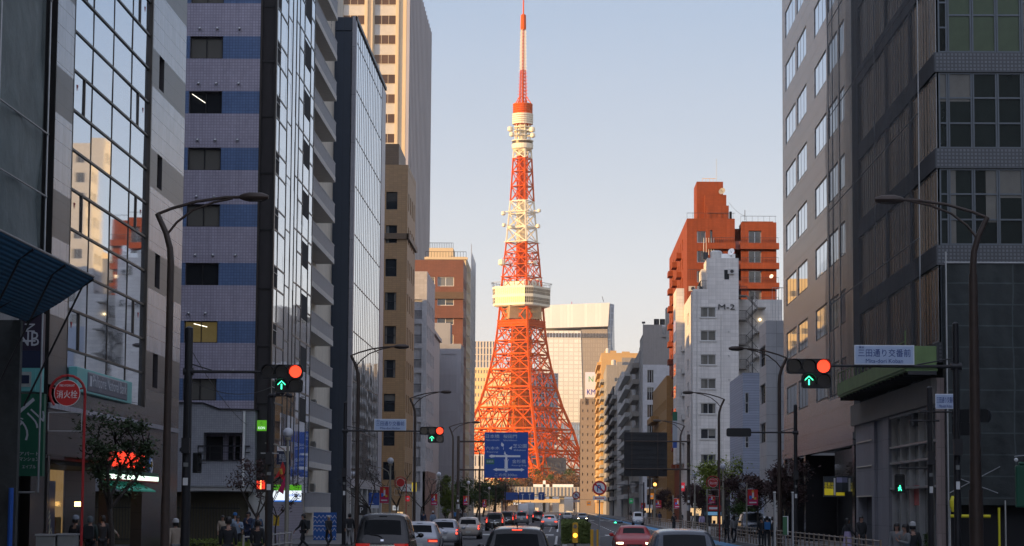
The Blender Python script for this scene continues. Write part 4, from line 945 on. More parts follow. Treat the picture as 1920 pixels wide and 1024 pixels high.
# ---------------------------------------------------------------- far buildings
def farb(name, label, px0, px1, pyt, Y, depth, m, cols, rows, glass, zb=0, ww=.6, wh=.6, cap=100, side=None):
    """a distant block: front wall between two pixel columns at distance Y, cols x rows windows with real reveals"""
    x0, x1 = atY(px0, 800, Y).x, atY(px1, 800, Y).x; h = atY((px0+px1)/2, pyt, Y).z
    rt = empty(name, ((x0+x1)/2, Y, 0), label, 'building'); W_ = x1-x0; b = MB(); b.box(x0, x1, Y+.6, Y+depth, -.5, h-.1, m)
    F = front(x0, Y); cw = W_/cols; rh = (h-8)/rows; us = [(cw*(i+.5-ww/2), cw*(i+.5+ww/2)) for i in range(cols)]; zr = [(8+rh*(j+.5-wh/2), 8+rh*(j+.5+wh/2)) for j in range(rows)]
    b.wall(F, 0, W_, 0, h, us, zr, m, .5); FF = [(F, us)]
    b.quad((x0, Y, h), (x1, Y, h), (x1, Y+depth, h), (x0, Y+depth, h), m)
    for x, s_ in ((x0, -1), (x1, 1)):
        F2 = east(x1, Y) if s_ > 0 else west(x0, Y+depth); n = max(2, int(depth/cw)); u2 = [(depth/n*(i+.5-ww/2), depth/n*(i+.5+ww/2)) for i in range(n)]; b.wall(F2, 0, depth, 0, h, u2, zr, m, .5); 
        if side == s_: FF.append((F2, u2))
    b.build('wall', rt)
    for F_q, uu in FF:
        it = []
        for z0, z1 in zr[::-1]:
            for u0, u1 in uu: it.append((winmesh(u1-u0, z1-z0, glass, m, 1, 1, .15), F_q.P(u0, -.45, z0), F_q.r))
        many('window', it, rt, cap)
    return rt
FC1 = mat('far_pale_stone', (.62, .55, .45), .7, 0, .05, scale=.03); FC2 = mat('far_golden_stone', (.72, .54, .26), .7, 0, .05, scale=.03); FG = mat('far_grey_tower', (.22, .24, .28), .6, .1, .08, scale=.03)
FW = mat('far_white_wall', (.50, .49, .47), .7, 0, .08, scale=.03)
farb('far_office_tower', 'distant grey striped tower with a golden top, left of the lattice legs', 876, 928, 640, 1650*KF, 40, FC1, 9, 24, FG, ww=.66, wh=.92, cap=60, side=1)
farb('far_golden_block', 'distant golden block behind the lower left of the lattice tower', 889, 962, 690, 1560*KF, 30, FC2, 14, 17, FG, ww=.45, wh=.45, cap=60)
farb('far_grey_block', 'distant slate grey tower seen through the lattice legs', 985, 1046, 700, 1700*KF, 30, FG, 10, 26, G_DARK, ww=.5, wh=.7, cap=50)
farb('low_pale_block', 'low pale ribbed block below the left side of the lattice tower', 870, 908, 852, 800*KF, 20, FW, 6, 3, G_DARK, ww=.35, wh=.8, cap=20)
farb('low_office_block', 'low pale strip of offices behind the right foot of the lattice tower', 1040, 1090, 835, 1480*KF, 30, FW, 18, 3, FG, ww=.6, wh=.8, cap=60)
farb('low_glass_block', 'low slate glass block left of the grey street end building', 1052, 1092, 792, 1500*KF, 30, FG, 8, 8, G_FARB, ww=.7, wh=.6, cap=60)
farb('low_brown_block', 'low brown block half hidden behind the autumn trees', 1000, 1062, 858, 1225*KF, 14, mat('far_dark_brick', (.10, .085, .075), .8, 0, .1), 8, 3, G_DARK, ww=.3, wh=.4, cap=20)
# K: wide glass tower with a lit crown and leaning side
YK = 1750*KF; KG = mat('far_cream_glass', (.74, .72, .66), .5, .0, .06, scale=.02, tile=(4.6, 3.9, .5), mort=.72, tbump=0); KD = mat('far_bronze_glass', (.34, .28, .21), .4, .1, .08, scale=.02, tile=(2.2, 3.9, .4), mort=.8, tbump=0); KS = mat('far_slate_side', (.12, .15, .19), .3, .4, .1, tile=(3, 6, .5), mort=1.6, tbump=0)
def k_(px, py): p = atY(px, py, YK); return (p.x, p.z)
K = empty('wide_glass_tower', (atY(1085, 700, YK).x, YK, 0), 'broad distant glass tower with a flat pale crown right of the lattice tower', 'building')
F = front(0, YK); b = MB(); x = k_(1018, 573)[0]
b.fpoly(F, [(k_(1008, 900)[0], 0), (k_(1098, 900)[0], 0), k_(1089, 620), k_(1012, 620)], -50, 0, KG); b.build('glass_body', K)
b = MB(); b.fpoly(F, [k_(1012, 616), k_(1140, 612), k_(1143, 568), k_(1012, 573)], -50, 1.5, mat('far_cream_crown', (.76, .74, .69), .5, .0, .05, scale=.02, tile=(3.2, 40, .5), mort=.88, tbump=0)); b.build('crown', K)
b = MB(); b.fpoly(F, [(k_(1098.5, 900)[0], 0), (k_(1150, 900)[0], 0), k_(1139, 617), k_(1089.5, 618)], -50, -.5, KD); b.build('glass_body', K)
b = MB(); P = F.P
q = [k_(1143.3, 568.5), k_(1152, 571), k_(1148, 620), k_(1151, 665)]
b.quad(P(q[0][0], 0, q[0][1]), P(q[0][0]+5, -50, q[0][1]), P(k_(1150, 900)[0]+5, -50, 0), P(k_(1150, 900)[0], 0, 0), KS)
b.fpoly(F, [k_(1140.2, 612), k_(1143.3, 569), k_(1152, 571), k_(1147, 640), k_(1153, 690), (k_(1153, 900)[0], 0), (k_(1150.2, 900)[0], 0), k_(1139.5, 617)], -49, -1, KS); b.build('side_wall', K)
b = MB()
for i in range(30): u = lerp(k_(1022, 600)[0], k_(1138, 600)[0], i/29); 
for i in range(22):
    px = 1014+i*5.8; u = k_(px, 622)[0]; b.fbox(F, u, u+1.7, -1, .6, k_(0, 627)[1], k_(0, 619)[1], mat('far_window_recess', (.10, .09, .09), .3, .3, 0))
b.build('window_row', K)
b = MB(); p = atY(1132, 566, YK); b.tube(p, (p.x-1.5, YK, p.z+5), .35, DKMET, 4); p = atY(1072, 572, YK); b.tube(p, (p.x, YK, p.z+3), .4, REDP, 4); b.build('roof_mast', K)
# expressway bridge crossing at the far end
YO = 1030*KF; BR = mat('bridge_concrete', (.40, .36, .30), .8, 0, .1, scale=.1); BG = mat('bridge_girder_cream', (.55, .40, .20), .6, 0, .1, scale=.1)
br = empty('road_bridge', (0, YO, 0), 'pale elevated road bridge crossing at the far end of the street', 'bridge')
x0 = atY(925, 930, YO).x; x1 = atY(1092, 930, YO).x; zz = lambda py: atY(1010, py, YO).z
b = MB(); b.box(x0-60, x1+60, YO, YO+14, zz(931), zz(924), BR); b.build('deck', br)
b = MB(); b.box(x0-60, x1+60, YO-.5, YO-.1, zz(930), zz(913), BR)
for i in range(90): x = lerp(x0-60, x1+60, i/89); b.box(x, x+.35, YO-.9, YO-.5, zz(930), zz(913.5), CONC)
b.build('parapet', br)
b = MB(); b.box(atY(962, 940, YO).x, atY(1050, 940, YO).x, YO+1, YO+12, zz(942.5), zz(935.5), BG); b.build('girder', br)
for px in (935, 1053, 1084): b = MB(); x = atY(px, 950, YO).x; b.box(x-1.4, x+1.4, YO+3, YO+9, -.2, zz(931), BR); b.build('pier', br)
wh = empty('bridge_building', (0, YO+20, 0), 'white low roofs showing above the bridge parapet', 'building'); b = MB()
for a, c_, t in ((1000, 1030, 908), (1018, 1023, 901), (1036, 1075, 908)): b.box(atY(a, 910, YO+20).x, atY(c_, 910, YO+20).x, YO+20, YO+30, 0, atY(a, t, YO+20).z, WHITE)
b.build('wall', wh)
# right-hand end of the street
R1 = farb('street_end_tower', 'grey tower with one column of small windows at the far street end', 1088, 1116, 748, 800*KF, 30, mat('far_taupe', (.20, .175, .165), .8, 0, .08, scale=.1), 3, 12, G_DARK, ww=.22, wh=.35, cap=40, side=-1)
bb_ = empty('rooftop_billboard', (atY(1107, 720, 799*KF).x, 799*KF, atY(1107, 745, 799*KF).z), 'white rooftop billboard with blue letters at the far street end', 'billboard')
p0, p1 = atY(1097, 745, 799*KF), atY(1119, 698, 799*KF); F = front(p0.x, 799*KF); b = MB(); b.fbox(F, 0, p1.x-p0.x, -.6, 0, p0.z, p1.z, mat('billboard_lilac', (.55, .56, .66), .6, 0, .05)); b.build('board', bb_)
b = MB(); b.fbox(F, .2, .5, -1.4, -.7, p0.z-3, p1.z, DKMET); b.fbox(F, 4, 4.3, -1.4, -.7, p0.z-3, p1.z, DKMET); b.build('frame', bb_)
text('KM', F, (p1.x-p0.x)*.52, p0.z+2.2, 2.2, mat('far_blue_letters', (.02, .04, .35), .5, 0, 0), bb_, n=.05, width=3.4, ext=.02); text('N', F, (p1.x-p0.x)*.5, p0.z+7.6, 2.4, mat('far_green_letters', (.1, .4, .2), .5, 0, 0), bb_, n=.05, ext=.02)
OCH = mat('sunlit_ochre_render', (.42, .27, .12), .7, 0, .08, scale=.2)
XR = 15.2
def rowb(name, label, pxf, pxn, pyt, m, glass=None, x=XR, depthx=14, fh=3.1, uw=3.4, ww=1.8, wh=1.6, balc=None, cap=60, pyf=None):
    """block on the right side, its road face spanning two pixel columns"""
    y1 = atX(pxf, 800, x).y; y0 = atX(pxn, 800, x).y; h = atX(pxn, pyt, x).z
    return block(name, label, x, x+depthx, y0, y1, h, m, fh, uw, glass, ww, wh, 'fs', -1, cap), y0, y1, h
BEI = mat('beige_grey_render', (.30, .27, .235), .8, 0, .12, streak=.25); rgb_ = random.Random(4)
def rooftop(rt, x0, x1, y0, y1, h, m):
    for _ in range(3): b = MB(); x, y = rgb_.uniform(x0+1, x1-4), rgb_.uniform(y0+1, y0+(y1-y0)*.5); b.box(x, x+rgb_.uniform(1.5, 4), y, y+3, h+.5, h+rgb_.uniform(1.6, 3.6), m); b.build('roof_box', rt)
    b = MB(); b.lathe([(.8, 0), (.8, 1.6), (.5, 1.9)], (x0+2.4, y0+3, h+.5), CONC2, 10); x = rgb_.uniform(x0+1, x1-2); b.tube((x, y0+2, h), (x, y0+2, h+4.5), .05, GALV, 4); b.tube((x-.6, y0+2, h+4), (x+.6, y0+2, h+4), .03, GALV, 4)
    b.build('roof_tank', rt)
def balc(rt, x, y0, y1, h, f0, f1, m, fh=3.1, d=1.3, top=1.0, cap=1):
    F = west(x, y1); L_ = y1-y0
    for i in range(int(h/fh)-1): b = MB(); b.fbox(F, L_*f0, L_*f1, 0, d, 4.4+fh*i, 4.4+fh*i+top, m); b.build('balcony', rt)
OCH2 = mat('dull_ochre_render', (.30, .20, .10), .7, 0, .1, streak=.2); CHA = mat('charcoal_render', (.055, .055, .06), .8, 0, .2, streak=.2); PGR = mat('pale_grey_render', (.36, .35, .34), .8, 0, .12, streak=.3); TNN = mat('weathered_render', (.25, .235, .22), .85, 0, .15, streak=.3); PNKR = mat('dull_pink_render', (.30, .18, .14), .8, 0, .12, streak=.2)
for nm, lb, a, c_, t, m, x, bf, bm_, fh in (
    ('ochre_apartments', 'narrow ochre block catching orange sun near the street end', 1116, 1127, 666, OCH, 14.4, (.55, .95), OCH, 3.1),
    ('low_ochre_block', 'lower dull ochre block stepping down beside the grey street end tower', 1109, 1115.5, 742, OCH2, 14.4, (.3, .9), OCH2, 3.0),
    ('brown_mesh_block', 'narrow grey-brown block right behind the charcoal one', 1127.5, 1137, 688, TNN, 15.2, (.2, .6), CONC, 3.0),
    ('charcoal_apartments', 'charcoal block with dark balconies between paler neighbours', 1137.5, 1149, 728, CHA, 15.0, (.3, .95), DKMET, 3.0),
    ('pale_grey_apartments', 'pale weathered grey block next to the long balconies', 1149.5, 1165.5, 701, PGR, 15.4, (.1, .5), TNN, 3.1),
    ('balcony_block', 'beige block with long concrete balconies in front of the weathered one', 1166.5, 1184, 676, BEI, 15.8, (.05, .9), CONC2, 3.1),
    ('panel_block', 'beige block with a pale panelled strip beside the taupe block', 1184.5, 1199, 662, PGR, 15.9, (.5, .95), BEI, 3.3)):
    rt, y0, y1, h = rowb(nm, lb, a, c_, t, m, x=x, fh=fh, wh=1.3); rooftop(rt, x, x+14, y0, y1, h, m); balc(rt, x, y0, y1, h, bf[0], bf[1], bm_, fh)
# white-over-beige block
XW = 16.2; yw0 = atX(1205, 800, XW).y; yw1 = atX(1199.5, 800, XW).y; hw_ = atX(1205, 632, XW).z
TAU = mat('taupe_render', (.27, .25, .235), .8, 0, .1, streak=.2)
r5 = bldg('taupe_office_block', XW, XW+22, yw0, yw1, hw_, TAU, 'taupe block with a white tiled lower front and roof tanks', inset=(.3, .1, .3, .1))
F = front(XW, yw0); b = MB(); zs = atY(1225, 684, yw0).z; b.wall(F, 0, 22, zs, hw_, [(atY(1241, 700, yw0).x-XW, atY(1249, 700, yw0).x-XW)], [(zs+5, zs+8)], TAU, .3); b.wall(west(XW, yw1), 0, yw1-yw0, 0, hw_, [], [], CONC2)
us = [(atY(1213, 700, yw0).x-XW, atY(1226, 700, yw0).x-XW)]; zr = [(zs-2.6-3.45*i-1.0, zs-1.6-3.45*i+.6) for i in range(9)]
b.wall(F, 0, 22, 0, zs, us, zr[::-1], mat('white_tile_front', (.48, .48, .50), .6, 0, .06, tile=(.6, .6, .02), mort=.85), .3, n=.15); b.build('wall', r5); winfill(r5, F, us, zr, lambda w_, h_: winmesh(w_, h_, G_DARK, ALU, 3, 1, .07), .1)
b = MB(); z = hw_+.5
for px in (1231, 1242): x = atY(px, 620, yw0+2).x; b.lathe([(1.0, 0), (1.0, 1.7), (.7, 2.0)], (x, yw0+2, z), CONC2, 12); b.lathe([(.55, 2.0), (.55, 3.2)], (x, yw0+2, z), DKMET, 10)
x = atY(1249, 620, yw0+2).x; b.box(x, x+4, yw0+1.5, yw0+6, z, z+5.5, TAU); b.build('roof_tank', r5, smooth=True)
b = MB(); x = atY(1206, 620, yw0+1).x; b.tube((x, yw0+1, z), (x, yw0+1, z+2.4), .06, DKMET, 5); b.box(x-.25, x+.4, yw0+.9, yw0+1.1, z+2.2, z+2.6, DKMET); b.build('roof_antenna', r5)
# mustard block
XM = 16.2; ym0 = atX(1250, 800, XM).y; ym1 = atX(1224, 800, XM).y; hM = atX(1250, 692, XM).z-1.5
MUS = mat('mustard_tile', (.27, .14, .035), .6, 0, .12, tile=(.5, .25, .02), mort=.75)
r6, _, _, _ = None, 0, 0, 0
r6 = block('mustard_apartments', 'mustard brown apartment block squeezed before the tall red building', XM, XM+14, ym0, ym1, hM, MUS, 3.0, 3.4, None, 1.7, 1.5, 'fs', -1, 60)
b = MB(); F = west(XM, ym1)
for i in range(int(hM/3)-2): b.fbox(F, (ym1-ym0)*.1, (ym1-ym0)*.45, 0, 1.2, 4.5+3*i, 5.5+3*i, MUS)
b.build('balcony', r6)
# ---------------------------------------------------------------- red tiled apartment building
RT = mat('red_orange_tile', (.215, .048, .018), .7, 0, .16, scale=.4, spec=.25, tile=(.5, .25, .02), mort=.78, streak=.35)
XRd = 17.4; yr0 = FPX/13.55; yr1 = atX(1255, 600, XRd).y; hR = atY(1290, 411, yr0).z
Rd = empty('red_apartment_building', (XRd+6, yr0, 0), 'tall red tiled apartment building with stepped roof tower and satellite dishes', 'building')
xq = lambda px, py=500: atY(px, py, yr0).x
xa, xb_, xc, xd_ = XRd, xq(1378), xq(1389), xq(1456)
F = front(xa, yr0); b = MB(); b.box(xa+.5, xb_-.3, yr0+1.6, yr1-.3, 0, hR-.1, RT); b.box(xb_-.4, xd_-.3, yr0+6, yr1-.3, 0, hR-.6, RT)
b.box(xc+.3, xd_-.3, yr0+1.4, yr0+7, 0, hR-.1, RT)
zq = lambda py: atY(1330, py, yr0).z
flr = [zq(393), zq(393+34)]  # balcony floor tops, one storey apart
st = (zq(400)-zq(437)); rows = [zq(455)-st*i for i in range(12)]     # sill heights
uu = lambda px: xq(px)-xa
wd1 = (uu(1313), uu(1336)); b.wall(F, 0, 3.2, 0, hR, [(1.4, 2.6)], [(r, r+1.6) for r in rows[::-1] if r > 3], RT, .5, n=0)
b.wall(F, 3.2, xb_-xa, 0, hR, [wd1], [(r, r+1.75) for r in rows[::-1] if r > 3], RT, 1.2)
b.wall(F, xc-xa, xd_-xa, 0, hR-.4, [(uu(1404), uu(1428))], [(r-.1, r+1.7) for r in rows[::-1] if r > 3], RT, 1.0)
b.wall(F, xb_-xa, xc-xa, 0, hR-2, [], [], RT, n=-5.8)
for r in rows:
    if r > 3:
        b.fbox(F, xb_-xa, xc-xa, -5.8, -.3, r-.9, r+.3, mat('red_balcony_side', (.30, .09, .06), .6, 0, .1)); b.fbox(F, 2.8, xb_-xa-.0, -.02, .9, r-.95, r-.1, RT); b.fbox(F, xc-xa-.1, xd_-xa+.3, -.02, .9, r-.95, r-.1, RT)
Fw = west(XRd, yr1); Lr = yr1-yr0; us = ivals(3.0, 5.4, 1.7, int((Lr-6)/5.4)); b.wall(Fw, 0, Lr, 0, hR, us, [(r+.1, r+1.7) for r in rows[::-1] if r > 3], RT, .4)
for i in range(3):
    for r in rows:
        if r > 3: b.fbox(Fw, 8+i*13, 12+i*13, -.02, .7, r-.6, r+.2, RT)
b.box(XRd, xb_, yr0, yr1, hR-.003, hR+.1, RT); b.build('wall', Rd)
it = []
for r in rows:
    if r < 3: continue
    it.append((winmesh(wd1[1]-wd1[0], 1.72, G_CURT, ALU, 2, 1, .08), F.P(wd1[0], -.9, r), 0)); it.append((winmesh(uu(1428)-uu(1404), 1.78, G_CURT, ALU, 2, 1, .08), F.P(uu(1404), -.7, r-.1), 0)); it.append((winmesh(1.2, 1.6, G_CURT, ALU, 1, 1, .08), F.P(1.4, -.4, r), 0))
    for c_, d_ in us: it.append((winmesh(1.7, 1.58, G_CURT, ALU, 2, 1, .08), Fw.P(c_, -.35, r+.1), Fw.r))
many('window', it, Rd)
b = MB()
def rail(b, F, u0, u1, n, z, h=1.0, m=DKMET, step=.3, r=.025):
    b.fbox(F, u0, u1, n-.03, n+.03, z+h-.05, z+h, m); u = u0
    while u <= u1: b.fbox(F, u, u+.03, n-.015, n+.015, z, z+h-.05, m); u += step
for r in rows:
    if r > 3: rail(b, F, 2.9, xb_-xa, .85, r-.1, .75); rail(b, F, xc-xa, xd_-xa+.2, .85, r-.1, .75)
rail(b, F, 0, xb_-xa, -.1, hR+.1, .8, step=.8); rail(b, F, xc-xa, xd_-xa, -.1, hR-.4, .9, step=.8)
b.build('railing', Rd)
# stepped tower
zt = zq(337); b = MB(); x1, x2 = xq(1308), xq(1358); b.box(x1, x2, yr0+2, yr0+9, hR, zt, RT); b.box(xq(1322), xq(1363), yr0+.8, yr0+9.2, hR, zq(364), RT); b.box(xq(1326), xq(1367), yr0+.2, yr0+9.4, hR, zq(385), RT)
b.build('stair_tower', Rd)
b = MB(); rail(b, front(x1, yr0+2), .8, x2-x1-1, -.3, zt, .5, YELLOWP, .5); b.tube((xq(1347), yr0+4, zt), (xq(1347), yr0+4, zq(290)), .035, GALV, 5); b.tube((xq(1398), yr0+1, hR), (xq(1398), yr0+1, zq(392)), .05, DKMET, 5); b.tube((xq(1371), yr0+1, hR), (xq(1371), yr0+1, hR+1.2), .2, DKMET, 6)
for k in range(5): x = xq(1319+k*4.7); b.tube((x, yr0-.6, zq(479)), (x, yr0-.6, zq(447)), .05, CONC2, 5)
b.build('roof_antenna', Rd)
def dish(parent, x, y, z, r, m=WHITE, dirv=(-.5, -.8, .35)):
    b = MB(); d = Vector(dirv).normalized(); q = d.to_track_quat('Z', 'Y'); i0 = len(b.v); b.lathe([(.02, -.25*r), (r*.5, -.2*r), (r*.85, -.07*r), (r, .03*r), (r*.85, -.03*r), (r*.5, -.15*r), (.02, -.2*r)], (0, 0, 0), m, 16)
    b.v = [q @ v+Vector((x, y, z)) for v in b.v]; b.tube((x, y, z), Vector((x, y, z))+d*r*.8, r*.04, DKMET, 5); b.tube(Vector((x, y, z))-d*.1*r, Vector((x, y+.3*r, z-r*1.4)), r*.07, DKMET, 6); b.build('satellite_dish', parent, smooth=True)
dish(Rd, xq(1354), yr0+.1, zq(358), .5, mat('dish_grey', (.2, .19, .18), .7, 0, .1)); dish(Rd, xq(1445), yr0-1.0, zq(519), .3); 
# ---------------------------------------------------------------- white M-2 building
YM = FPX/15.5; xm0 = atY(1299, 560, YM).x; xm1 = atY(1385, 560, YM).x; zm = lambda py: atY(1340, py, YM).z; XM_ = xm0
M2W = mat('white_facing_tile', (.60, .57, .54), .55, 0, .06, scale=.3, streak=.3, tile=(.9, .45, .02), mort=.75)
ym1 = atX(1276, 700, XM_).y
M2 = empty('white_apartment_building', ((xm0+xm1)/2, YM, 0), 'white tiled narrow apartment building marked with dark lettering near its roof', 'building')
hM2 = zm(546); F = front(xm0, YM); um = lambda px: atY(px, 700, YM).x-xm0
rw = [(zm(y1), zm(y0)) for y0, y1 in ((576, 595), (620, 639), (665, 684), (710, 729), (756, 776), (804, 823), (852, 870))]
us = [(um(1313.5), um(1342))]; b = MB(); b.fbox(F, -.3, xm1-xm0, -.2, .5, 3.3, 4.0, mat('shop_fascia_dark', (.05, .05, .055), .6, 0, .3)); b.fbox(F, .3, xm1-xm0-.2, -.1, .06, .1, 3.3, BLK_SOFT); b.wall(F, 0, xm1-xm0, 0, hM2, us, rw[::-1], M2W, .25)
b.box(xm0+.3, xm1-.02, YM+.3, ym1-.3, 0, hM2-.05, M2W); b.box(xm0, xm1, YM, YM+.25, hM2, hM2+.25, M2W); b.quad((xm0, YM, hM2), (xm1, YM, hM2), (xm1, ym1, hM2), (xm0, ym1, hM2), ROOF)
Fw = west(xm0, ym1); Lm = ym1-YM; usw = [(2, 4.0), (6.2, 8.4), (Lm-12, Lm-9.5), (Lm-6, Lm-3.2)]; b.wall(Fw, 0, Lm-2.0, 0, hM2, usw[:3], [(a-.1, c_+.1) for a, c_ in rw[::-1]], M2W, .25); b.wall(Fw, Lm-2, Lm, 0, hM2, [], [], M2W)
b.fbox(Fw, 1.0, 9.3, 0, 1.0, 8, hM2+2.2, M2W); [b.fbox(Fw, 2.2, 7.8, 1.0, 1.02, a, c_+.3, G_DARK) for a, c_ in rw[:6]]; b.fbox(Fw, Lm-1.6, Lm-1.4, 0, .15, 0, hM2, CONC2)
# penthouse
x2 = atY(1326, 500, YM).x; zt = zm(484); b.box(x2, xm1, YM-.004, YM+7, hM2, zt, M2W); b.box(atY(1318, 500, YM).x, x2, YM+3, YM+8, hM2, zm(500), M2W)
b.build('wall', M2)
winfill(M2, F, us, rw, lambda w_, h_: winmesh(w_, h_, G_CURT, ALU, 2, 1, .07), .2)
winfill(M2, Fw, usw[:3], [(a-.1, c_+.1) for a, c_ in rw], lambda w_, h_: winmesh(w_, h_, G_DARK, DKMET, 2, 1, .07), .2)
b = MB(); b.fbox(F, atY(1358, 500, YM).x-xm0, atY(1367, 500, YM).x-xm0, -.1, .02, zm(524), zm(506), G_DARK); b.build('window', M2)
text('M-2', F, (um(1347)+um(1378))/2, zm(575.5), .65, DKMET, M2, n=.12, width=2.0, ext=.05)
b = MB()
for a, c_ in rw: b.fbox(F, us[0][0]-.12, us[0][1]+.12, .0, .12, a-.12, a-.02, CONC2); b.fbox(F, us[0][0]-.06, us[0][1]+.06, .0, .06, c_+.02, c_+.08, CONC2)
b.tube(F.P(um(1307), .1, 3), F.P(um(1307), .1, hM2), .05, CONC2, 8); b.tube(F.P(um(1352), .06, 4), F.P(um(1352), .06, zm(590)), .03, CONC2, 6)
for a, c_ in rw[1:6]: b.fbox(F, um(1366), um(1367.5), .0, .12, c_-.2, c_-.05, GREYP)
b.build('sills_and_pipes', M2)
b = MB(); rail(b, F, um(1314), um(1337), -.2, hM2+.2, 1.1, step=.2); rail(b, Face(xm0+um(1314), YM+.2, R(-90)), -6, 0, 0, hM2+.2, 1.1, step=.3)
rail(b, F, um(1293), um(1337), -3.2, zm(520), 1.3, step=.25); b.build('railing', M2)
b = MB(); x, y = atY(1352, 480, YM+2).x, YM+2; b.lathe([(.75, 0), (.75, .9), (.55, 1.1)], (x-.6, y, zt), CONC2, 14); b.box(x, x+1.7, y-.5, y+1, zt, zt+.7, WHITE); b.box(x-2.2, x-1.6, y-.3, y+.6, zt, zt+.9, DKMET); b.build('roof_tank', M2)
dish(M2, atY(1371, 470, YM+1).x, YM+1, zt+.9, .45); aclist(M2, F, [(um(1371), zm(523)+.6)])
aclist(M2, front(xm0+um(1297), YM+3.1), [(.2, zm(545)+.2), (1.2, zm(545)+.2)])
aclist(M2, Fw, [(9.8, a) for a, c_ in rw[1:6]], 1.2)
# external stair tower beside it
xs0, xs1 = atY(1386, 600, YM+2).x, atY(1424, 600, YM+2).x; Ys = YM+2
ST = empty('outdoor_staircase', ((xs0+xs1)/2, Ys, 0), 'open steel staircase zigzagging in the gap beside the white lettered building', 'staircase')
b = MB(); b.box(xs0, xs1+3, Ys+2.6, Ys+3.0, 0, zm(555), M2W); b.build('back_wall', ST)
zz = [zm(550+46*i) for i in range(8)]
b = MB(); r_ = MB()
STP = mat('stair_paint', (.17, .155, .14), .6, .2, .2)
for i, z in enumerate(zz):
    b.box(xs0, xs0+.9, Ys, Ys+2.5, z-.12, z, STP); b.box(xs1-.2, xs1+.8, Ys, Ys+2.5, z-1.6, z-1.48, STP); rail(r_, front(xs0, Ys), 0, .9, .0, z, 1.1, DKMET, .12); 
    if i+1 < len(zz):
        for (xa_, za_, xb2, zb2, yy) in ((xs0+.9, z, xs1-.2, z-1.5, Ys+.1), (xs1-.2, z-1.5, xs0+.9, zz[i+1], Ys+1.3)):
            n = 8
            for k in range(n): xx = lerp(xa_, xb2, (k+.5)/n); z_ = lerp(za_, zb2, (k+.5)/n); b.box(xx-.17, xx+.17, yy, yy+1.0, z_-.04, z_, STP)
            b.hexa([(xa_, yy-.04, za_-.3), (xb2, yy-.04, zb2-.3), (xb2, yy, zb2-.3), (xa_, yy, za_-.3), (xa_, yy-.04, za_+.05), (xb2, yy-.04, zb2+.05), (xb2, yy, zb2+.05), (xa_, yy, za_+.05)], STP)
            r_.tube((xa_, yy-.02, za_+1.0), (xb2, yy-.02, zb2+1.0), .03, DKMET, 5); 
            for k in range(6): t = k/5; r_.tube((lerp(xa_, xb2, t), yy-.02, lerp(za_, zb2, t)), (lerp(xa_, xb2, t), yy-.02, lerp(za_, zb2, t)+1), .015, DKMET, 4)
b.build('steps', ST); r_.build('railing', ST)
b = MB(); p = atY(1424, 600, Ys); b.tube((p.x-.9, Ys, 0), (p.x-.9, Ys, zm(553)), .06, DKMET, 6); b.tube((xs0+1.6, Ys-.1, 0), (xs0+1.6, Ys-.1, zm(552)), .04, DKMET, 6); b.build('post', ST)
p = atY(1425.5, 599, Ys+2); b = MB(); b.sphere((p.x, Ys+2.4, p.z), .15, mat('stair_lamp_glow', (1, .9, .7), .5, 0, 0, emis=(1, .72, .35), estr=3), 10); b.build('wall_lamp', ST)
# ---------------------------------------------------------------- pale blue sided house, white panel block
LBL = mat('pale_blue_siding', (.26, .29, .37), .6, 0, .06, tile=(8, .22, .03), mort=.7, tbump=.6)
Yl = FPX/21.3; xl0 = atY(1393, 780, Yl).x; zl = lambda py: atY(1400, py, Yl).z; hL = zl(699); yl1 = Yl+16
Lb_ = empty('blue_sided_house', (xl0+2, Yl, 0), 'low pale blue clapboard building with a roof railing, behind the bare trees', 'building')
F = front(xl0, Yl); b = MB(); ul = lambda px: atY(px, 780, Yl).x-xl0; us = [(ul(1397), ul(1404))]; rr = [(zl(840), zl(818)), (zl(775), zl(736))]
b.wall(F, 0, 8, 0, hL, us, rr, LBL, .2); b.box(xl0+.2, xl0+8, Yl+.3, yl1, 0, hL-.05, LBL); b.quad((xl0, Yl, hL), (xl0+8, Yl, hL), (xl0+8, yl1, hL), (xl0, yl1, hL), ROOF); b.wall(west(xl0, yl1), 0, yl1-Yl, 0, hL, [], [], LBL); b.build('wall', Lb_)
winfill(Lb_, F, us, rr, lambda w_, h_: winmesh(w_, h_, G_DARK, ALU, 1, 2, .06), .15)
b = MB(); rail(b, F, .6, 8, -.2, hL, .9, GALV, .15); b.build('railing', Lb_)
Yw = FPX/24.2; xw0 = atY(1437, 780, Yw).x; zw = lambda py: atY(1450, py, Yw).z; hW = zw(601); yw1 = atX(1424, 700, xw0).y
WPN = mat('white_panel_cladding', (.46, .46, .47), .45, 0, .06, tile=(2.2, 1.05, .02), mort=.6, streak=.12)
Wb = empty('white_panel_building', (xw0+3, Yw, 0), 'white square-panelled building with a mesh roof screen beside the stone office', 'building')
F = front(xw0, Yw); Fw = west(xw0, yw1); b = MB(); b.wall(F, 0, 9, 3.4, hW, [], [], WPN); b.box(xw0+.3, xw0+9, Yw+.3, yw1, 0, hW-.05, WPN); b.quad((xw0, Yw, hW), (xw0+9, Yw, hW), (xw0+9, yw1, hW), (xw0, yw1, hW), ROOF)
zs_ = [zw(840)+0, zw(755), zw(673), ]; rr = [(zw(828), zw(791)), (zw(754), zw(717)), (zw(683), zw(645))]; b.wall(Fw, 0, yw1-Yw, 3.4, hW, [(.6, yw1-Yw-.8)], rr, WPN, .2); b.build('wall', Wb)
winfill(Wb, Fw, [(.6, yw1-Yw-.8)], rr, lambda w_, h_: winmesh(w_, h_, G_DARK, DKMET, 3, 2, .07), .15)
b = MB(); rail(b, F, .5, 9, -.3, hW, 2.6, GALV, .25); b.build('roof_screen', Wb)
b = MB(); b.box(xw0+.1, xw0+9, Yw+.1, Yw+.5, 0, 3.4, BLK_SOFT); 
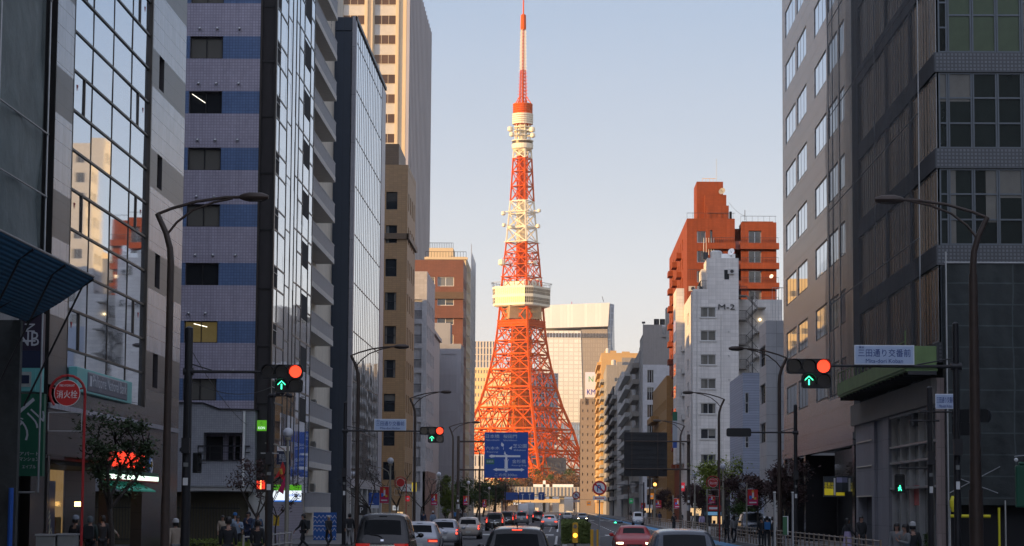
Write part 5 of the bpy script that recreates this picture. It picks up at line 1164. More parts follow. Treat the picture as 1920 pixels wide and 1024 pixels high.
for k in (0, 3, 6): b.fbox(F, k, k+.9, -.4, .02, 0, 3.4, CONC2)
b.build('ground_floor', Wb)
# ---------------------------------------------------------------- S: stone office
XS = 16.0; ys0 = atX(1601, 600, XS).y; ys1 = atX(1469, 600, XS).y; hS = 48
STN = mat('brushed_stone_panel', (.26, .26, .27), .26, .3, .14, scale=.5, tile=(1.6, 1.0, .05), mort=.36, streak=.2)
S_ = empty('stone_clad_office', (XS+9, ys0, 0), 'stone clad office with staggered mirrored windows next to the netted tower', 'building')
F = west(XS, ys1); LS = ys1-ys0; uy = lambda px, py: ys1-atX(px, py, XS).y
wcols = [(uy(1473, 340), uy(1492, 320)), (uy(1495, 290), uy(1512.5, 280)), (uy(1527.5, 260), uy(1549.5, 230))]
wcols = [(wcols[0][0]+.2, wcols[0][1]), (wcols[1][0], wcols[1][1]), wcols[2], (wcols[2][1]+1.1, LS-6.9), (LS-6.2, LS-3.6)]
zt0 = atX(1538, 235, XS).z; zb0 = atX(1538, 285, XS).z; hh = 3.86
k0 = int((zb0-6.5)/hh); zb = zb0-k0*hh; rr = []
while zb+2 < hS: rr.append((zb, zb+1.95)); zb += hh
b = MB(); b.wall(F, 0, LS, 6.4, hS, wcols, rr, STN, .06); b.box(XS+.4, XS+18, ys0, ys1-.1, 6.2, hS-.1, STN); b.quad((XS, ys0, hS), (XS+18, ys0, hS), (XS+18, ys1, hS), (XS, ys1, hS), ROOF)
b.quad((XS, ys1, 6.2), (XS+18, ys1, 6.2), (XS+18, ys1, hS), (XS, ys1, hS), STN)
b.fbox(F, LS*.2, LS*.2+.01, 0, .01, 6, 7, STN); b.build('wall', S_)
it = []
for z0, z1 in rr:
    for c_, d_ in wcols: it.append((winmesh(d_-c_, z1-z0, G_MIR, BRONZE, 3, 1, .11, True), F.P(c_, -.02, z0), F.r))
many('window', it, S_)
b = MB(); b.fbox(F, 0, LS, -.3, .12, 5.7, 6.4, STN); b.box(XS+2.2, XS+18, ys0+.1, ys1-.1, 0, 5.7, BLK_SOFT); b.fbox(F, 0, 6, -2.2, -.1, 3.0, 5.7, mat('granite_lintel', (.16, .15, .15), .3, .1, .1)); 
for u in (0, 6.2, 14, LS-1): b.fbox(F, u, u+1, -2, .03, 0, 5.7, mat('black_granite', (.02, .02, .022), .15, .1, .1))
b.fbox(F, LS-12, LS-1, -.6, -.3, 3.2, 5.6, G_GREEN); b.build('ground_floor', S_)
s = empty('poster_sign', (XS, 118*KF, 3), 'lit yellow and white poster board over the dark entrance of the stone office', 'sign')
Yq = atX(1555, 830, XS-.6).y; Yq = 112*KF; x0, zt = fr(1544, 893, Yq); x1, zb = fr(1585, 932, Yq); Fq = front(x0, Yq); Wq = x1-x0; hq = zt-zb; b = MB(); b.fbox(Fq, 0, Wq, -.2, 0, zb, zt, mat('poster_dark', (.04, .05, .06), .5, 0, .3)); b.build('board', s); PY = mat('poster_yellow', (.6, .5, .03), .5, 0, .2, emis=(.8, .65, .02), estr=.12)
b = MB(); b.fbox(Fq, .05, Wq*.45, 0, .01, zb+.1, zb+hq*.4, PY); b.fbox(Fq, Wq*.57, Wq*.97, 0, .01, zb+.08, zb+hq*.22, PY); b.fbox(Fq, Wq*.47, Wq*.55, 0, .01, zb+.1, zt-.1, WHITE); b.fbox(Fq, Wq*.6, Wq*.9, 0, .01, zb+hq*.7, zt-.06, mat('poster_lilac', (.35, .35, .55), .5, 0, .3)); b.build('panel', s)
text('営業中\n受付中', Fq, Wq*.25, zb+hq*.55, .17, PY, s, n=.015, width=Wq*.42)
# ---------------------------------------------------------------- T: netted dark glass office on the corner
XT = 16.0; yt0 = atX(1757, 500, XT).y; yt1 = ys0-.02; LT = yt1-yt0; hT = 46
SPAN = mat('perforated_spandrel', (.14, .15, .165), .5, .3, .1, tile=(.16, .16, .035), mort=.5, tbump=.6)
PIER = mat('bare_concrete_pier', (.10, .105, .112), .7, .1, .15, streak=.2, tile=(1.5, 3.2, .02), mort=.6)
T_ = empty('netted_corner_office', (XT+8, yt0, 0), 'dark glass corner office half covered with scaffold netting', 'building')
zT = lambda py: atY(1758, py, yt0).z
sp = [(zT(315), zT(278)), (zT(135), zT(98))]; dz = sp[1][0]-sp[0][0]; z0 = sp[0][0]-dz*2; spans = []
z = z0
while z < hT: spans.append((z, z+(sp[0][1]-sp[0][0]))); z += dz
F = front(XT, yt0); Fw = west(XT, yt1)
b = MB(); b.box(XT+.4, XT+26, yt0+.4, yt1-.05, 5, hT-.1, BLK_SOFT); b.quad((XT, yt0, hT), (XT+26, yt0, hT), (XT+26, yt1, hT), (XT, yt1, hT), ROOF)
for a, c_ in spans: b.fbox(F, 0, 26, -.4, .02, a, c_, SPAN); b.fbox(Fw, 0, LT, -.4, .02, a, c_, PIER)
b.fbox(Fw, 0, 2.6, -.4, .03, 6, hT, PIER)
for u in (LT*.46, LT*.74): b.fbox(Fw, u-.3, u+.3, -.4, .0, 6, hT, PIER)
b.build('wall', T_)
xm = [XT+.15]+[atY(px, 300, yt0).x for px in (1779.5, 1825.5, 1872, 1919)]; xm += [xm[-1]+1.05*i for i in range(1, 20)]
it = []; tops = spans[1:]+[(hT, hT)]
LITG = mat('blind_green_glass', (.05, .075, .035), .3, 0, .2, spec=.5)
for (a, c_), (a2, _) in zip(spans, tops):
    for i in range(len(xm)-1):
        if a2-c_ < .5 or xm[i+1] > XT+25: continue
        g = LITG if (a2 > zT(90) and a2 < zT(-200) and i in (1, 2, 3)) else G_GREEN; w_ = xm[i+1]-xm[i]-.02
        it.append((winmesh(w_, a2-c_-.02, g, mat('slate_frame', (.10, .115, .13), .4, .5, .1), 1, 3 if g is G_GREEN else 2, .07), F.P(xm[i]-XT+.01, -.12, c_+.01), 0))
many('window', it, T_)
it = []; n = 13
GO = mat('road_face_glass', (.028, .036, .045), .25, 0, .2, spec=.15, rnd=.5)
for (a, c_), (a2, _) in zip(spans, tops):
    if a2-c_ < .5: continue
    for u0, u1, n in ((2.65, LT*.46-.35, 6), (LT*.46+.35, LT*.74-.35, 4), (LT*.74+.35, LT-.1, 4)):
        for i in range(n):
            s0, s1 = lerp(u0, u1, i/n), lerp(u0, u1, (i+1)/n); it.append((winmesh(s1-s0-.02, a2-c_-.02, GO, GALV if i % 2 else DKMET, 2, 1, .09, True), Fw.P(s0, -.04, c_+.01), Fw.r))
many('window', it, T_)
# netting in front of the road face and the lower front
NETM = bpy.data.materials.new('fine_scaffold_net'); NETM.use_nodes = True; t = NETM.node_tree; bs = t.nodes['Principled BSDF']; bs.inputs['Base Color'].default_value = (.045, .047, .050, 1); bs.inputs['Roughness'].default_value = .8
tcn = t.nodes.new('ShaderNodeTexCoord'); nn = t.nodes.new('ShaderNodeTexNoise'); nn.inputs['Scale'].default_value = .55; nn.inputs['Detail'].default_value = 4; mpn = t.nodes.new('ShaderNodeMapping'); mpn.inputs['Scale'].default_value = (1.5, 1.5, .25); t.links.new(tcn.outputs['Object'], mpn.inputs[0]); t.links.new(mpn.outputs[0], nn.inputs['Vector'])
mrn = t.nodes.new('ShaderNodeMapRange'); mrn.inputs[1].default_value = .3; mrn.inputs[2].default_value = .7; mrn.inputs[3].default_value = .36; mrn.inputs[4].default_value = .74; t.links.new(nn.outputs[0], mrn.inputs[0]); t.links.new(mrn.outputs[0], bs.inputs['Alpha'])
NETD = mat('dense_black_net', (.020, .026, .026), .7, 0, .5, scale=.6, tile=(1.8, .9, .03), mort=2.2, wave=(.35, .8, 'X', 5), bump=.9, bscale=2)
def netsheet(b, F, u0, u1, z0, z1, n, m, nu=18, nz=16, amp=.12):
    f = lambda i, j: n+amp*math.sin(i*1.7+.6*j)*math.sin(j*.9+i*.3)
    for i in range(nu):
        for j in range(nz): b.quad(F.P(lerp(u0, u1, i/nu), f(i, j), lerp(z0, z1, j/nz)), F.P(lerp(u0, u1, (i+1)/nu), f(i+1, j), lerp(z0, z1, j/nz)), F.P(lerp(u0, u1, (i+1)/nu), f(i+1, j+1), lerp(z0, z1, (j+1)/nz)), F.P(lerp(u0, u1, i/nu), f(i, j+1), lerp(z0, z1, (j+1)/nz)), m)
zg = atX(1700, 690, XT-.9).z; ng = empty('scaffold_netting', (XT-.9, yt0, 0), 'fine dark netting hung over the road face of the corner office', 'netting')
b = MB(); netsheet(b, Fw, -5.5, LT-.1, zg, hT, .85, NETM); b.build('net', ng, smooth=True)
b = MB()
for u in (-5.5, -3.4, -.1, LT*.5, LT-.2): b.tube(Fw.P(u, .7, zg), Fw.P(u, .7, hT), .03, GALV, 6)
for k in range(6): z = zg+k*5.4; b.tube(Fw.P(-5.5, .72, z), Fw.P(LT, .72, z), .025, GALV, 5)
b.build('scaffold_tubes', ng)
zl_ = zT(500); nb = empty('black_netting', (XT+3, yt0-1.2, 0), 'dense black construction netting covering the lower front of the corner office', 'netting')
x0_ = atY(1776, 600, yt0-1.2).x; Fn = front(x0_, yt0-1.2); b = MB(); netsheet(b, Fn, 0, 22, 2.4, zl_, 0, NETD, 30, 10, .08); b.quad(Fn.P(0, 0, 2.4), Fn.P(0, -1.3, 2.4), Fn.P(0, -1.3, zl_), Fn.P(0, 0, zl_), NETD); b.build('net', nb, smooth=True)
b = MB(); b.tube(Fn.P(-.1, .08, zl_+.05), Fn.P(22, .08, zl_+.05), .035, GALV, 6); b.tube(Fn.P(-.05, .1, 0), Fn.P(-.05, .1, zl_+.5), .035, GALV, 6); b.tube(Fn.P(4.2, .1, 2), Fn.P(4.2, .1, zl_+.4), .03, GALV, 6)
for k in range(9): b.tube(Fn.P(k*2.3, .1, 0), Fn.P(k*2.3, .1, 2.6), .035, GALV, 6)
b.fbox(Fn, 0, 22, -1.0, -.6, 0, 2.4, BLK_SOFT); b.tube(Fn.P(.0, .15, 2.9), Fn.P(2.1, .15, 4.0), .02, GALV, 6); b.tube(Fn.P(.4, .15, 3.5), Fn.P(2.0, .15, 2.9), .02, GALV, 6); b.build('scaffold_tubes', nb)
YP = mat('yellow_safety_sleeve', (.62, .55, .02), .5, 0, .08)
b = MB()
xx, zz_ = fr(1825, 968, yt0-1.45); x0q = fr(1782, 968, yt0-1.45)[0]; b.tube((x0q, yt0-1.45, zz_), (fr(1857, 968, yt0-1.45)[0], yt0-1.45, zz_), .07, YP, 8); xx, za = fr(1786, 930, yt0-1.5); zb = fr(1786, 960, yt0-1.5)[1]; b.lathe([(.05, 0), (.12, .2), (.12, (za-zb)*.7), (.05, za-zb)], (xx, yt0-1.5, zb), YP, 10)
xx, za = fr(1873, 952, yt0-1.5); b.tube((xx, yt0-1.5, .2), (xx, yt0-1.5, za), .05, YP, 8); b.build('safety_sleeves', nb)
# green work gondola
GG = mat('faded_green_gondola', (.12, .19, .065), .6, 0, .25, streak=.3)
gd = empty('green_work_platform', (XT-1, yt0+4, zg-1.5), 'long faded green suspended work platform at the foot of the netting', 'work platform')
pa, pb = atX(1572, 742, XT-1.5), atX(1762, 690, XT-1.5); ya, yb = pa.y, yt0-.8; zgf = (pa.z)
b = MB(); b.box(XT-1.5, XT-.15, yb, ya, zgf-.1, zgf, GG); b.box(XT-1.55, XT-1.47, yb, ya, zgf+.004, zgf+.62, GG); b.box(XT-1.47, XT-.2, yb-.06, yb+.02, zgf+.004, zgf+.95, GG)
b.build('platform', gd)
b = MB()
for i in range(19): y = lerp(yb, ya, i/18); b.box(XT-1.4, XT-.2, y-.03, y+.03, zgf-.26, zgf-.1, DKMET); b.tube((XT-1.5, y, zgf), (XT-1.5, y, zgf+1.15), .02, GG, 5)
b.tube((XT-1.5, yb, zgf+1.15), (XT-1.5, ya, zgf+1.15), .025, GG, 6); b.tube((XT-1.5, yb, zgf+1.6), (XT-1.5, yb, zgf), .03, GG, 6)
b.build('railing', gd)
# bank-like white portal on the ground floors
PW_ = mat('pale_stone_portal', (.22, .22, .245), .5, 0, .08, tile=(1.2, 1.4, .015), mort=.6, streak=.15)
PO = empty('corner_shop_front', (XT+1, yt0, 0), 'two storey pale stone shopfront with big panes below the green platform', 'shopfront')
b = MB(); XP_ = XT-.05; Fq = west(XP_, yt1); uq = lambda px, py=850: yt1-atX(px, py, XP_).y; zt = atX(1660, 722, XP_).z-.1
zt = zgf-.35; uA, uB_, uC, uD, uE = 1.2, uq(1641), uq(1655), uq(1668), uq(1757)
b.fbox(Fq, uE+.0, LT+.25, -.5, .06, 0, zt, mat('blush_stone', (.33, .26, .24), .5, 0, .08, tile=(1.2, 1.2, .015), mort=.7))
b.fbox(Fq, uA, uB_, -.5, .05, 2.9, zt-1.1, PW_); b.fbox(Fq, uA, uA+.9, -.5, .05, 0, 2.9, PW_); b.fbox(Fq, uB_-1.0, uB_, -.5, .05, 0, 2.9, PW_); b.fbox(Fq, uB_, uC, -.5, -.1, 0, zt-1.1, PW_); b.fbox(Fq, uC, uD, -.5, .05, 0, zt-1.1, PW_)
b.fbox(Fq, uA-.2, LT+.2, -.5, .3, zt-1.1, zt, mat('tan_fascia', (.15, .135, .12), .6, 0, .1)); b.build('stone_surround', PO)
b = MB(); b.fbox(Fq, uD, uE, -.4, -.35, 0, zt-1.1, mat('shop_pane_glass', (.05, .055, .06), .04, .55, .1, spec=.9)); b.fbox(Fq, uA+.9, uB_-1, -.45, -.4, 0, 2.9, G_DARK); b.build('pane', PO)
b = MB()
for z in (zt-1.15, lerp(3.2, zt-1, .55), 4.4, 3.2): b.fbox(Fq, uD, uE, -.35, .0, z-.05, z+.05, ALU)
for i in range(6): u = lerp(uD, uE, i/5); b.fbox(Fq, u-.03, u+.03, -.38, -.1, 0, zt-1.1, ALU)
LT2 = mat('slot_light', (.7, .65, .55), .4, .3, 0)
for z in (6.8, 5.7, 4.4, 2.85): b.fbox(Fq, uA+.7, uB_-.9, .05, .12, z, z+.06, LT2)
b.build('trim', PO)
b = MB(); b.fbox(Fq, lerp(uD, uE, .3), lerp(uD, uE, .52), -.34, -.3, 2.4, 3.3, mat('pink_poster', (.45, .06, .05), .5, 0, .5, scale=3)); b.build('poster', PO)
# ---------------------------------------------------------------- U: next corner at the picture edge, blocks off to the side that the glass reflects
YU = FPX/54.5; xu = atY(1913, 500, YU).x; b = MB()
U_ = bldg('edge_panel_building', 16.2, 40, 22, YU-1.5, atY(1915, 412, YU-1.5).z, mat('blue_white_panel', (.33, .36, .42), .5, 0, .06, tile=(2, 1, .02), mort=.6), 'bluish white panelled wall just inside the picture edge', inset=(.02, .1, .02, .02))
gs = empty('green_shop_sign', (atY(1912, 930, 58*KF).x, 58*KF, 2), 'rounded dark green sign under a small spotlight at the picture edge', 'sign')
x0, zt = fr(1905, 866, 58*KF); x1, zb = fr(1960, 952, 58*KF); Fq = front(x0, 58*KF); b = MB(); b.fbox(Fq, 0, 1.2, -.25, 0, zb, zt-.1, GREENS); b.fbox(Fq, .1, 1.2, -.25, 0, zt-.1, zt, GREENS); b.build('board', gs, bevel=.04)
b = MB(); b.tube(Fq.P(-.1, .3, zt+.15), Fq.P(.9, .1, zt+.25), .02, GALV, 6); b.sphere(Fq.P(-.06, .34, zt+.05), .06, WHITE, 8); b.build('spotlight', gs)
block('golden_side_street_tower', 'high sand coloured apartment tower behind the red building, seen in the mirrored glass', 57, 66, 450, 475, 51, CRM, 3.2, 3.0, None, 1.6, 1.5, 'fw', 1, 40)
block('grey_side_street_tower', 'high grey apartment tower off the street, seen only in the mirrored glass', 42.3, 60, 370, 378, 60, CONC2, 3.2, 2.8, None, 1.5, 1.6, 'fw', 1, 60)
block('grey_glass_side_street_tower', 'grey glass office tower off the street, seen only in the mirrored glass', 42, 47.5, 400, 412, 44, FG, 3.4, 2.6, G_DARK, 2.0, 1.8, 'fw', 1, 60)
block('blue_grey_side_street_block', 'blue-grey low block off the street, seen only in the mirrored glass', 23.6, 30, 290, 300, 24, mat('pale_blue_render', (.3, .33, .4), .7, 0, .1), 3.4, 3.4, None, 1.6, 1.5, 'fw', 1, 40)
block('rear_reflection_block', 'added tall block behind the viewpoint, darkening reflections in the corner glass', 17.5, 60, -190, -40, 62, CONC, 3.6, 3.4, None, 2, 1.8, '', 1, 0)  # added behind the camera so the corner glass reflects something dark
block('rear_shade_block', 'added unseen tall block on the office side behind the viewpoint, for shade and reflections', -60, -18, -190, 0, 48, CONC, 3.6, 3.4, None, 2, 1.8, '', 1, 0)  # added behind the camera for dark reflections and more shade
# ---------------------------------------------------------------- street furniture
def S(px, py, s): return atY(px, py, FPX/s)
XL, XR_ = -11.2, 12.0
def put_at(o, px, s, x=None, z=.14):
    Y = FPX/s; o.location = (x if x is not None else atY(px, 953, Y).x, Y, z); return o
# street lamp (arm towards +X)
LAMPG = mat('lamp_lens', (.25, .24, .22), .3, 0, .1)
def make_lamp(label):
    t = empty('street_lamp', (0, 0, 0), label, 'street lamp', 'twin-arm street lamps along both kerbs')
    b = MB(); b.tube((0, 0, 0), (0, 0, 2.2), .135, BROWNP, 12, .125); b.path([(0, 0, 2.2), (0, 0, 5.5), (0, 0, 8.9), (-.03, 0, 9.35), (-.16, 0, 9.8), (-.42, 0, 10.35)], .115, BROWNP, 12, .075); b.tube((0, 0, 0), (0, 0, .06), .24, BROWNP, 8); b.build('pole', t, smooth=True, world=False)
    b = MB(); b.path([(-.42, 0, 10.33), (0, 0, 10.5), (.7, 0, 10.7), (1.5, 0, 10.82), (2.0, 0, 10.84)], .045, BROWNP, 8); b.build('arm', t, smooth=True, world=False)
    b = MB(); b.path([(-.12, 0, 9.75), (.15, 0, 10.1), (.6, 0, 10.45), (1.2, 0, 10.68), (1.75, 0, 10.8)], .035, BROWNP, 8); b.build('arm', t, smooth=True, world=False)
    b = MB(); i0 = len(b.v)
    prof = [(0, .06, .06), (.10, .12, .10), (.28, .19, .14), (.64, .18, .13), (.82, .09, .06)]
    for x, hw, hz in prof:
        for j in range(10): a = 2*math.pi*j/10; b.v.append(Vector((1.95+x, hw*math.cos(a), 10.84+hz*math.sin(a))))
    k = b.mi(BROWNP)
    for a in range(4):
        for j in range(10): b.f.append([i0+a*10+j, i0+a*10+(j+1) % 10, i0+(a+1)*10+(j+1) % 10, i0+(a+1)*10+j][::-1]); b.m.append(k)
    b.f.append([i0+40+j for j in range(10)][::-1]); b.m.append(k); b.f.append([i0+j for j in range(10)]); b.m.append(k); h = b.build('lamp_head', t, smooth=True, world=False)
    b = MB(); b.box(2.2, 2.6, -.1, .1, 10.73, 10.765, LAMPG); b.build('lens', h, world=False)
    return t
lamp0 = make_lamp('twin-arm brown street lamp in front of the glass and granite office')
put_at(lamp0, 308, 66, XL)
llab = ['twin-arm brown street lamp before the balcony apartments', 'twin-arm brown street lamp beside the white-grey apartments', 'twin-arm brown street lamp just before the big blue road sign',
        'twin-arm brown street lamp before the black netting on the corner office', 'twin-arm brown street lamp before the white panelled building', 'twin-arm brown street lamp before the lettered white apartments', 'twin-arm brown street lamp above the back of the dark road sign']
for (s, x, f), l in zip(((34, XL, 0), (24.4, XL, 0), (18, XL, 0), (66, 11.7, 180), (34, XR_, 180), (24.6, XR_, 180), (18.6, XR_, 180)), llab):
    c = copy_tree(lamp0); c['label'] = l; put_at(c, 0, s, x); c.rotation_euler.z = R(f)
    if s == 66: b = MB(); b.tube((0, 0, .05), (0, 0, 2.6), .20, BROWNP, 12); b.tube((0, 0, 2.6), (0, 0, 8.7), .165, BROWNP, 12, .12); b.build('pole_sleeve', c, smooth=True, world=False)
for s, x, f in ((13.5, XL, 0), (10.8, XL, 0), (13.4, 12.4, 180), (10.2, 12.4, 180)):
    c = copy_tree(lamp0); put_at(c, 0, s, x); c.rotation_euler.z = R(f); c['label'] = 'small far twin-arm street lamp near the end of the street, %s side, %s' % (('office' if x < 0 else 'apartment'), 'nearer of two' if s > 12 else 'farther of two')
# globe lamps
GLB = mat('frosted_globe', (.55, .56, .60), .3, 0, .03); GLBL = mat('lit_orange_globe', (.9, .5, .15), .4, 0, 0, emis=(1, .42, .08), estr=2.2)
TANP = mat('tan_grey_pole_paint', (.27, .25, .20), .5, .1, .15, scale=3)
def make_globe(label):
    t = empty('globe_lamp', (0, 0, 0), label, 'globe lamp', 'round globe lamps on slim posts')
    b = MB(); b.tube((0, 0, 0), (0, 0, 3.4), .095, TANP, 12); b.tube((0, 0, 3.4), (0, 0, 4.9), .06, TANP, 10); b.lathe([(.13, 4.88), (.15, 4.95), (.15, 5.0)], (0, 0, 0), TANP, 12); b.build('pole', t, smooth=True, world=False)
    b = MB(); b.sphere((0, 0, 5.2), .225, GLB, 16); b.build('globe', t, smooth=True, world=False)
    b = MB(); b.path([(0, 0, 4.0), (-.15, 0, 4.45), (-.5, 0, 4.68), (-1.0, 0, 4.75)], .03, TANP, 6); b.build('bracket', t, smooth=True, world=False)
    return t
g0 = make_globe('globe lamp on a tan post before the lit store sign'); put_at(g0, 540, 43, -11.9)
for (px, s, x), l in zip(((0, 27, -11.8), (0, 19.3, -11.8), (0, 14.6, -11.8), (0, 11.3, -11.8), (1352, 25, 12.1), (1228, 14.2, None), (1300, 20, 12.5)),
   ('globe lamp on a tan post in front of the brown tower base', 'globe lamp on a tan post beside the clipped green tree', 'globe lamp left of the big blue road sign by a red banner', 'small globe lamp farthest along the office side pavement', 'globe lamp on a slim post below the white apartments', 'globe lamp glowing orange on the apartment side pavement', 'globe lamp between the bare purple trees')):
    c = copy_tree(g0); c['label'] = l; put_at(c, px, s, x)
    if px == 1228:
        for ch in c.children:
            if ch.name.startswith('globe'): ch.data = ch.data.copy(); ch.data.materials[0] = GLBL
    if (x or 1) > 0: c.rotation_euler.z = R(180)
# ---- traffic signals
RED_ON = mat('signal_red_lit', (.9, .05, .03), .4, 0, 0, emis=(1, .055, .02), estr=1.2); GRN_ON = mat('signal_green_lit', (.1, .8, .5), .4, 0, 0, emis=(.05, .95, .42), estr=1.8); LOFF = mat('signal_lens_dark', (.03, .03, .03), .15, 0, .2, spec=.8); AMB_ON = mat('signal_amber_lit', (.9, .5, .05), .4, 0, 0, emis=(1, .45, .03), estr=3)
SIGB = mat('signal_housing', (.014, .015, .016), .45, .1, .1)
def visor(b, F, u, z, r, n0, ln, m):
    k = 14
    for j in range(k):
        a, c = R(-25)+R(230)*j/k, R(-25)+R(230)*(j+1)/k; f = lambda t: ln*(.55+.45*max(0, math.sin(t)))
        b.quad(F.P(u+r*math.cos(a), n0, z+r*math.sin(a)), F.P(u+r*math.cos(c), n0, z+r*math.sin(c)), F.P(u+r*math.cos(c), n0+f(c), z+r*math.sin(c)), F.P(u+r*math.cos(a), n0+f(a), z+r*math.sin(a)), m)
def rbox(b, F, u0, u1, n0, n1, z0, z1, r, m):
    pts = []
    for cx, cz, a0 in ((u1-r, z0+r, -90), (u1-r, z1-r, 0), (u0+r, z1-r, 90), (u0+r, z0+r, 180)):
        for k in range(4): a = R(a0+30*k); pts.append((cx+r*math.cos(a), cz+r*math.sin(a)))
    b.fpoly(F, pts, n0, n1, m)
def make_signal(label):
    t = empty('traffic_signal', (0, 0, 0), label, 'traffic signal', 'horizontal traffic signals over the road'); F = Face(0, 0)
    b = MB(); rbox(b, F, -.62, .62, -.14, .04, -.21, .21, .1, SIGB); h = b.build('housing', t, world=False)
    b = MB(); rbox(b, F, -.205, .62, -.14, .04, -.62, -.215, .08, SIGB); b.build('housing', t, world=False)
    for u, z, m in ((-.41, 0, LOFF), (0, 0, LOFF), (.41, 0, RED_ON), (.41, -.415, LOFF)):
        b = MB(); b.disc(F, u, z, .18, .04, .055, m); b.build('lens', t, world=False)
    b = MB(); b.disc(F, 0, -.415, .155, .04, .05, LOFF); l = b.build('lens', t, world=False); b = MB(); a = .03
    b.fpoly(F, [(-a*.6, -.53), (a*.6, -.53), (a*.6, -.37), (-a*.6, -.37)], .05, .062, GRN_ON)
    b.fpoly(F, [(0, -.30), (.115, -.41), (.115, -.37-.005), (0, -.27)], .05, .0625, GRN_ON); b.fpoly(F, [(0, -.27), (-.115, -.375), (-.115, -.41), (0, -.30)], .05, .0625, GRN_ON); b.build('arrow', l, world=False)
    for u, z in ((-.41, 0), (0, 0), (.41, 0), (0, -.415), (.41, -.415)):
        b = MB(); visor(b, F, u, z, .192, .04, .22, SIGB); b.build('visor', t, world=False)
    return t
WIREM = mat('conduit_black', (.02, .02, .02), .6, 0, 0)
def pole(name, label, px, s, ytop, r, cat='pole', x=None, m=BROWNP):
    Y = FPX/s; xx = x if x is not None else atY(px, 900, Y).x; zt = atY(px, ytop, Y).z
    t = empty(name, (xx, Y, .14), label, cat); b = MB(); b.tube((xx, Y, .14), (xx, Y, zt), r, m, 12, r*.85); b.tube((xx, Y, zt), (xx, Y, zt+.05), r*.9, m, 12, r*.3); b.tube((xx, Y, .13), (xx, Y, .2), r*1.7, m, 10); b.tube((xx, Y, 2.0), (xx, Y, 2.5), r*1.04, GALV if m is BROWNP else m, 12); b.build('pole', t, smooth=True)
    for zz_, hh_, m_ in ((2.75, .22, WHITE), (3.3, .12, GREYP)): b = MB(); b.box(xx-r*.5, xx+r*.5, Y-r-.02, Y-r*.8, zz_, zz_+hh_, m_); b.build('sticker_plate', t)
    b = MB(); b.box(xx-.12, xx+.12, Y-r-.16, Y-r*.8, 3.7, 4.15, m); b.tube((xx+.04, Y-r-.02, 4.1), (xx+.04, Y-r-.02, min(zt-.3, 6)), .018, WIREM, 5); b.build('control_box', t); return t, xx, Y
p1, x1_, Y1 = pole('signal_pole', 'dark signal pole before the blue striped tile building', 349, 63, 615, .14, 'signal pole', m=DKMET)
def arm(t, x0, x1, Y, z, r, m=DKMET, brace=True):
    b = MB(); b.tube((x0, Y, z), (x1, Y, z), r, m, 8, r*.75); b.tube((x0-.15, Y, z), (x0+.15, Y, z), r*2.2, m, 10)
    if brace: b.tube((x0, Y, z+.25), ((x0*.7+x1*.3), Y, z+.04), r*.4, m, 6)
    b.build('arm', t, smooth=True)
za = S(400, 697, 63).z; arm(p1, x1_, S(500, 697, 63).x, Y1, za, .05)
s1 = make_signal('signal with red light and green arrow before the blue striped tile building'); q = S(529, 697, 63); s1.location = (q.x, Y1-.05, q.z)
p2, x2_, Y2 = pole('utility_pole', 'thick dark pole with cluster of clamps between the striped building and globe lamp', 505, 50, 742, .15, 'utility pole', m=DKMET)
b = MB(); z = S(505, 742, 50).z
for dx in (-.25, -.1, .05, .2, .4, .5): b.sphere((x2_+dx+.25, Y2-.1, z+.05+.06*math.sin(dx*9)), .09, DKMET, 8)
b.tube((x2_-.1, Y2, z), (x2_+.8, Y2, z), .03, DKMET, 6); b.box(x2_-.3, x2_+.35, Y2-.3, Y2-.1, 4.1, 4.14, GALV); b.build('clamp', p2)
p3, x3_, Y3 = pole('signal_pole', 'slim dark signal pole before the mirrored glass tower', 646, 35.8, 755, .11, 'signal pole', m=DKMET)
za = S(700, 808, 35.8).z; arm(p3, x3_, S(790, 808, 35.8).x, Y3, za, .05)
s2 = copy_tree(s1); s2['label'] = 'smaller signal with red light and green arrow before the brown tower'; q = S(810, 808, 35.8); s2.location = (q.x, Y3-.05, q.z)
p4, x4_, Y4 = pole('signal_pole', 'dark signal pole standing beside the lamp at the corner with black netting', 1795, 66.5, 607, .10, 'signal pole', m=DKMET)
za = S(1700, 687, 66.5).z; arm(p4, x4_, S(1545, 687, 66.5).x, Y4, za, .05)
s3 = copy_tree(s1); s3['label'] = 'signal with red light and green arrow before the stone clad office'; q = S(1516, 687, 66.5); s3.location = (q.x, Y4-.05, q.z)
p5, x5_, Y5 = pole('signal_pole', 'dark signal pole before the white panelled building entrance', 1492, 36, 760, .11, 'signal pole', m=DKMET)
za = S(1450, 811, 36).z; arm(p5, x5_, S(1395, 811, 36).x, Y5, za, .05)
q = S(1385, 811, 36); s4 = empty('traffic_signal', (q.x, Y5, q.z), 'signal seen from behind below the twin-arm lamp and blue sided house', 'traffic signal', 'horizontal traffic signals over the road', R(180)); b = MB(); rbox(b, Face(0, 0), -.64, .64, -.14, .04, -.22, .22, .1, SIGB); b.build('housing', s4, world=False)
for u in (-.41, 0, .41): b = MB(); visor(b, Face(0, 0), u, 0, .18, .04, .22, SIGB); b.disc(Face(0, 0), u, 0, .155, .04, .055, LOFF); b.build('lens', s4, world=False)
p6, x6_, Y6 = pole('signal_pole', 'dark pole carrying the walking-man signal before the pale shopfront', 1745, 55, 727, .115, 'signal pole', m=DKMET)
b = MB(); z = S(1720, 778, 55).z; b.tube((x6_-.35, Y6-.1, z+.1), (x6_+.9, Y6-.1, z+.1), .03, DKMET, 6); b.build('arm', p6); b = MB(); b.tube((x6_-.7, Y6-.1, z-.2), (x6_+.3, Y6-.1, z-.2), .03, DKMET, 6); b.build('arm', p6); b = MB(); z = S(1700, 878, 55).z; b.tube((x6_, Y6, z), (S(1684, 878, 55).x, Y6, z), .03, DKMET, 6); b.build('arm', p6)
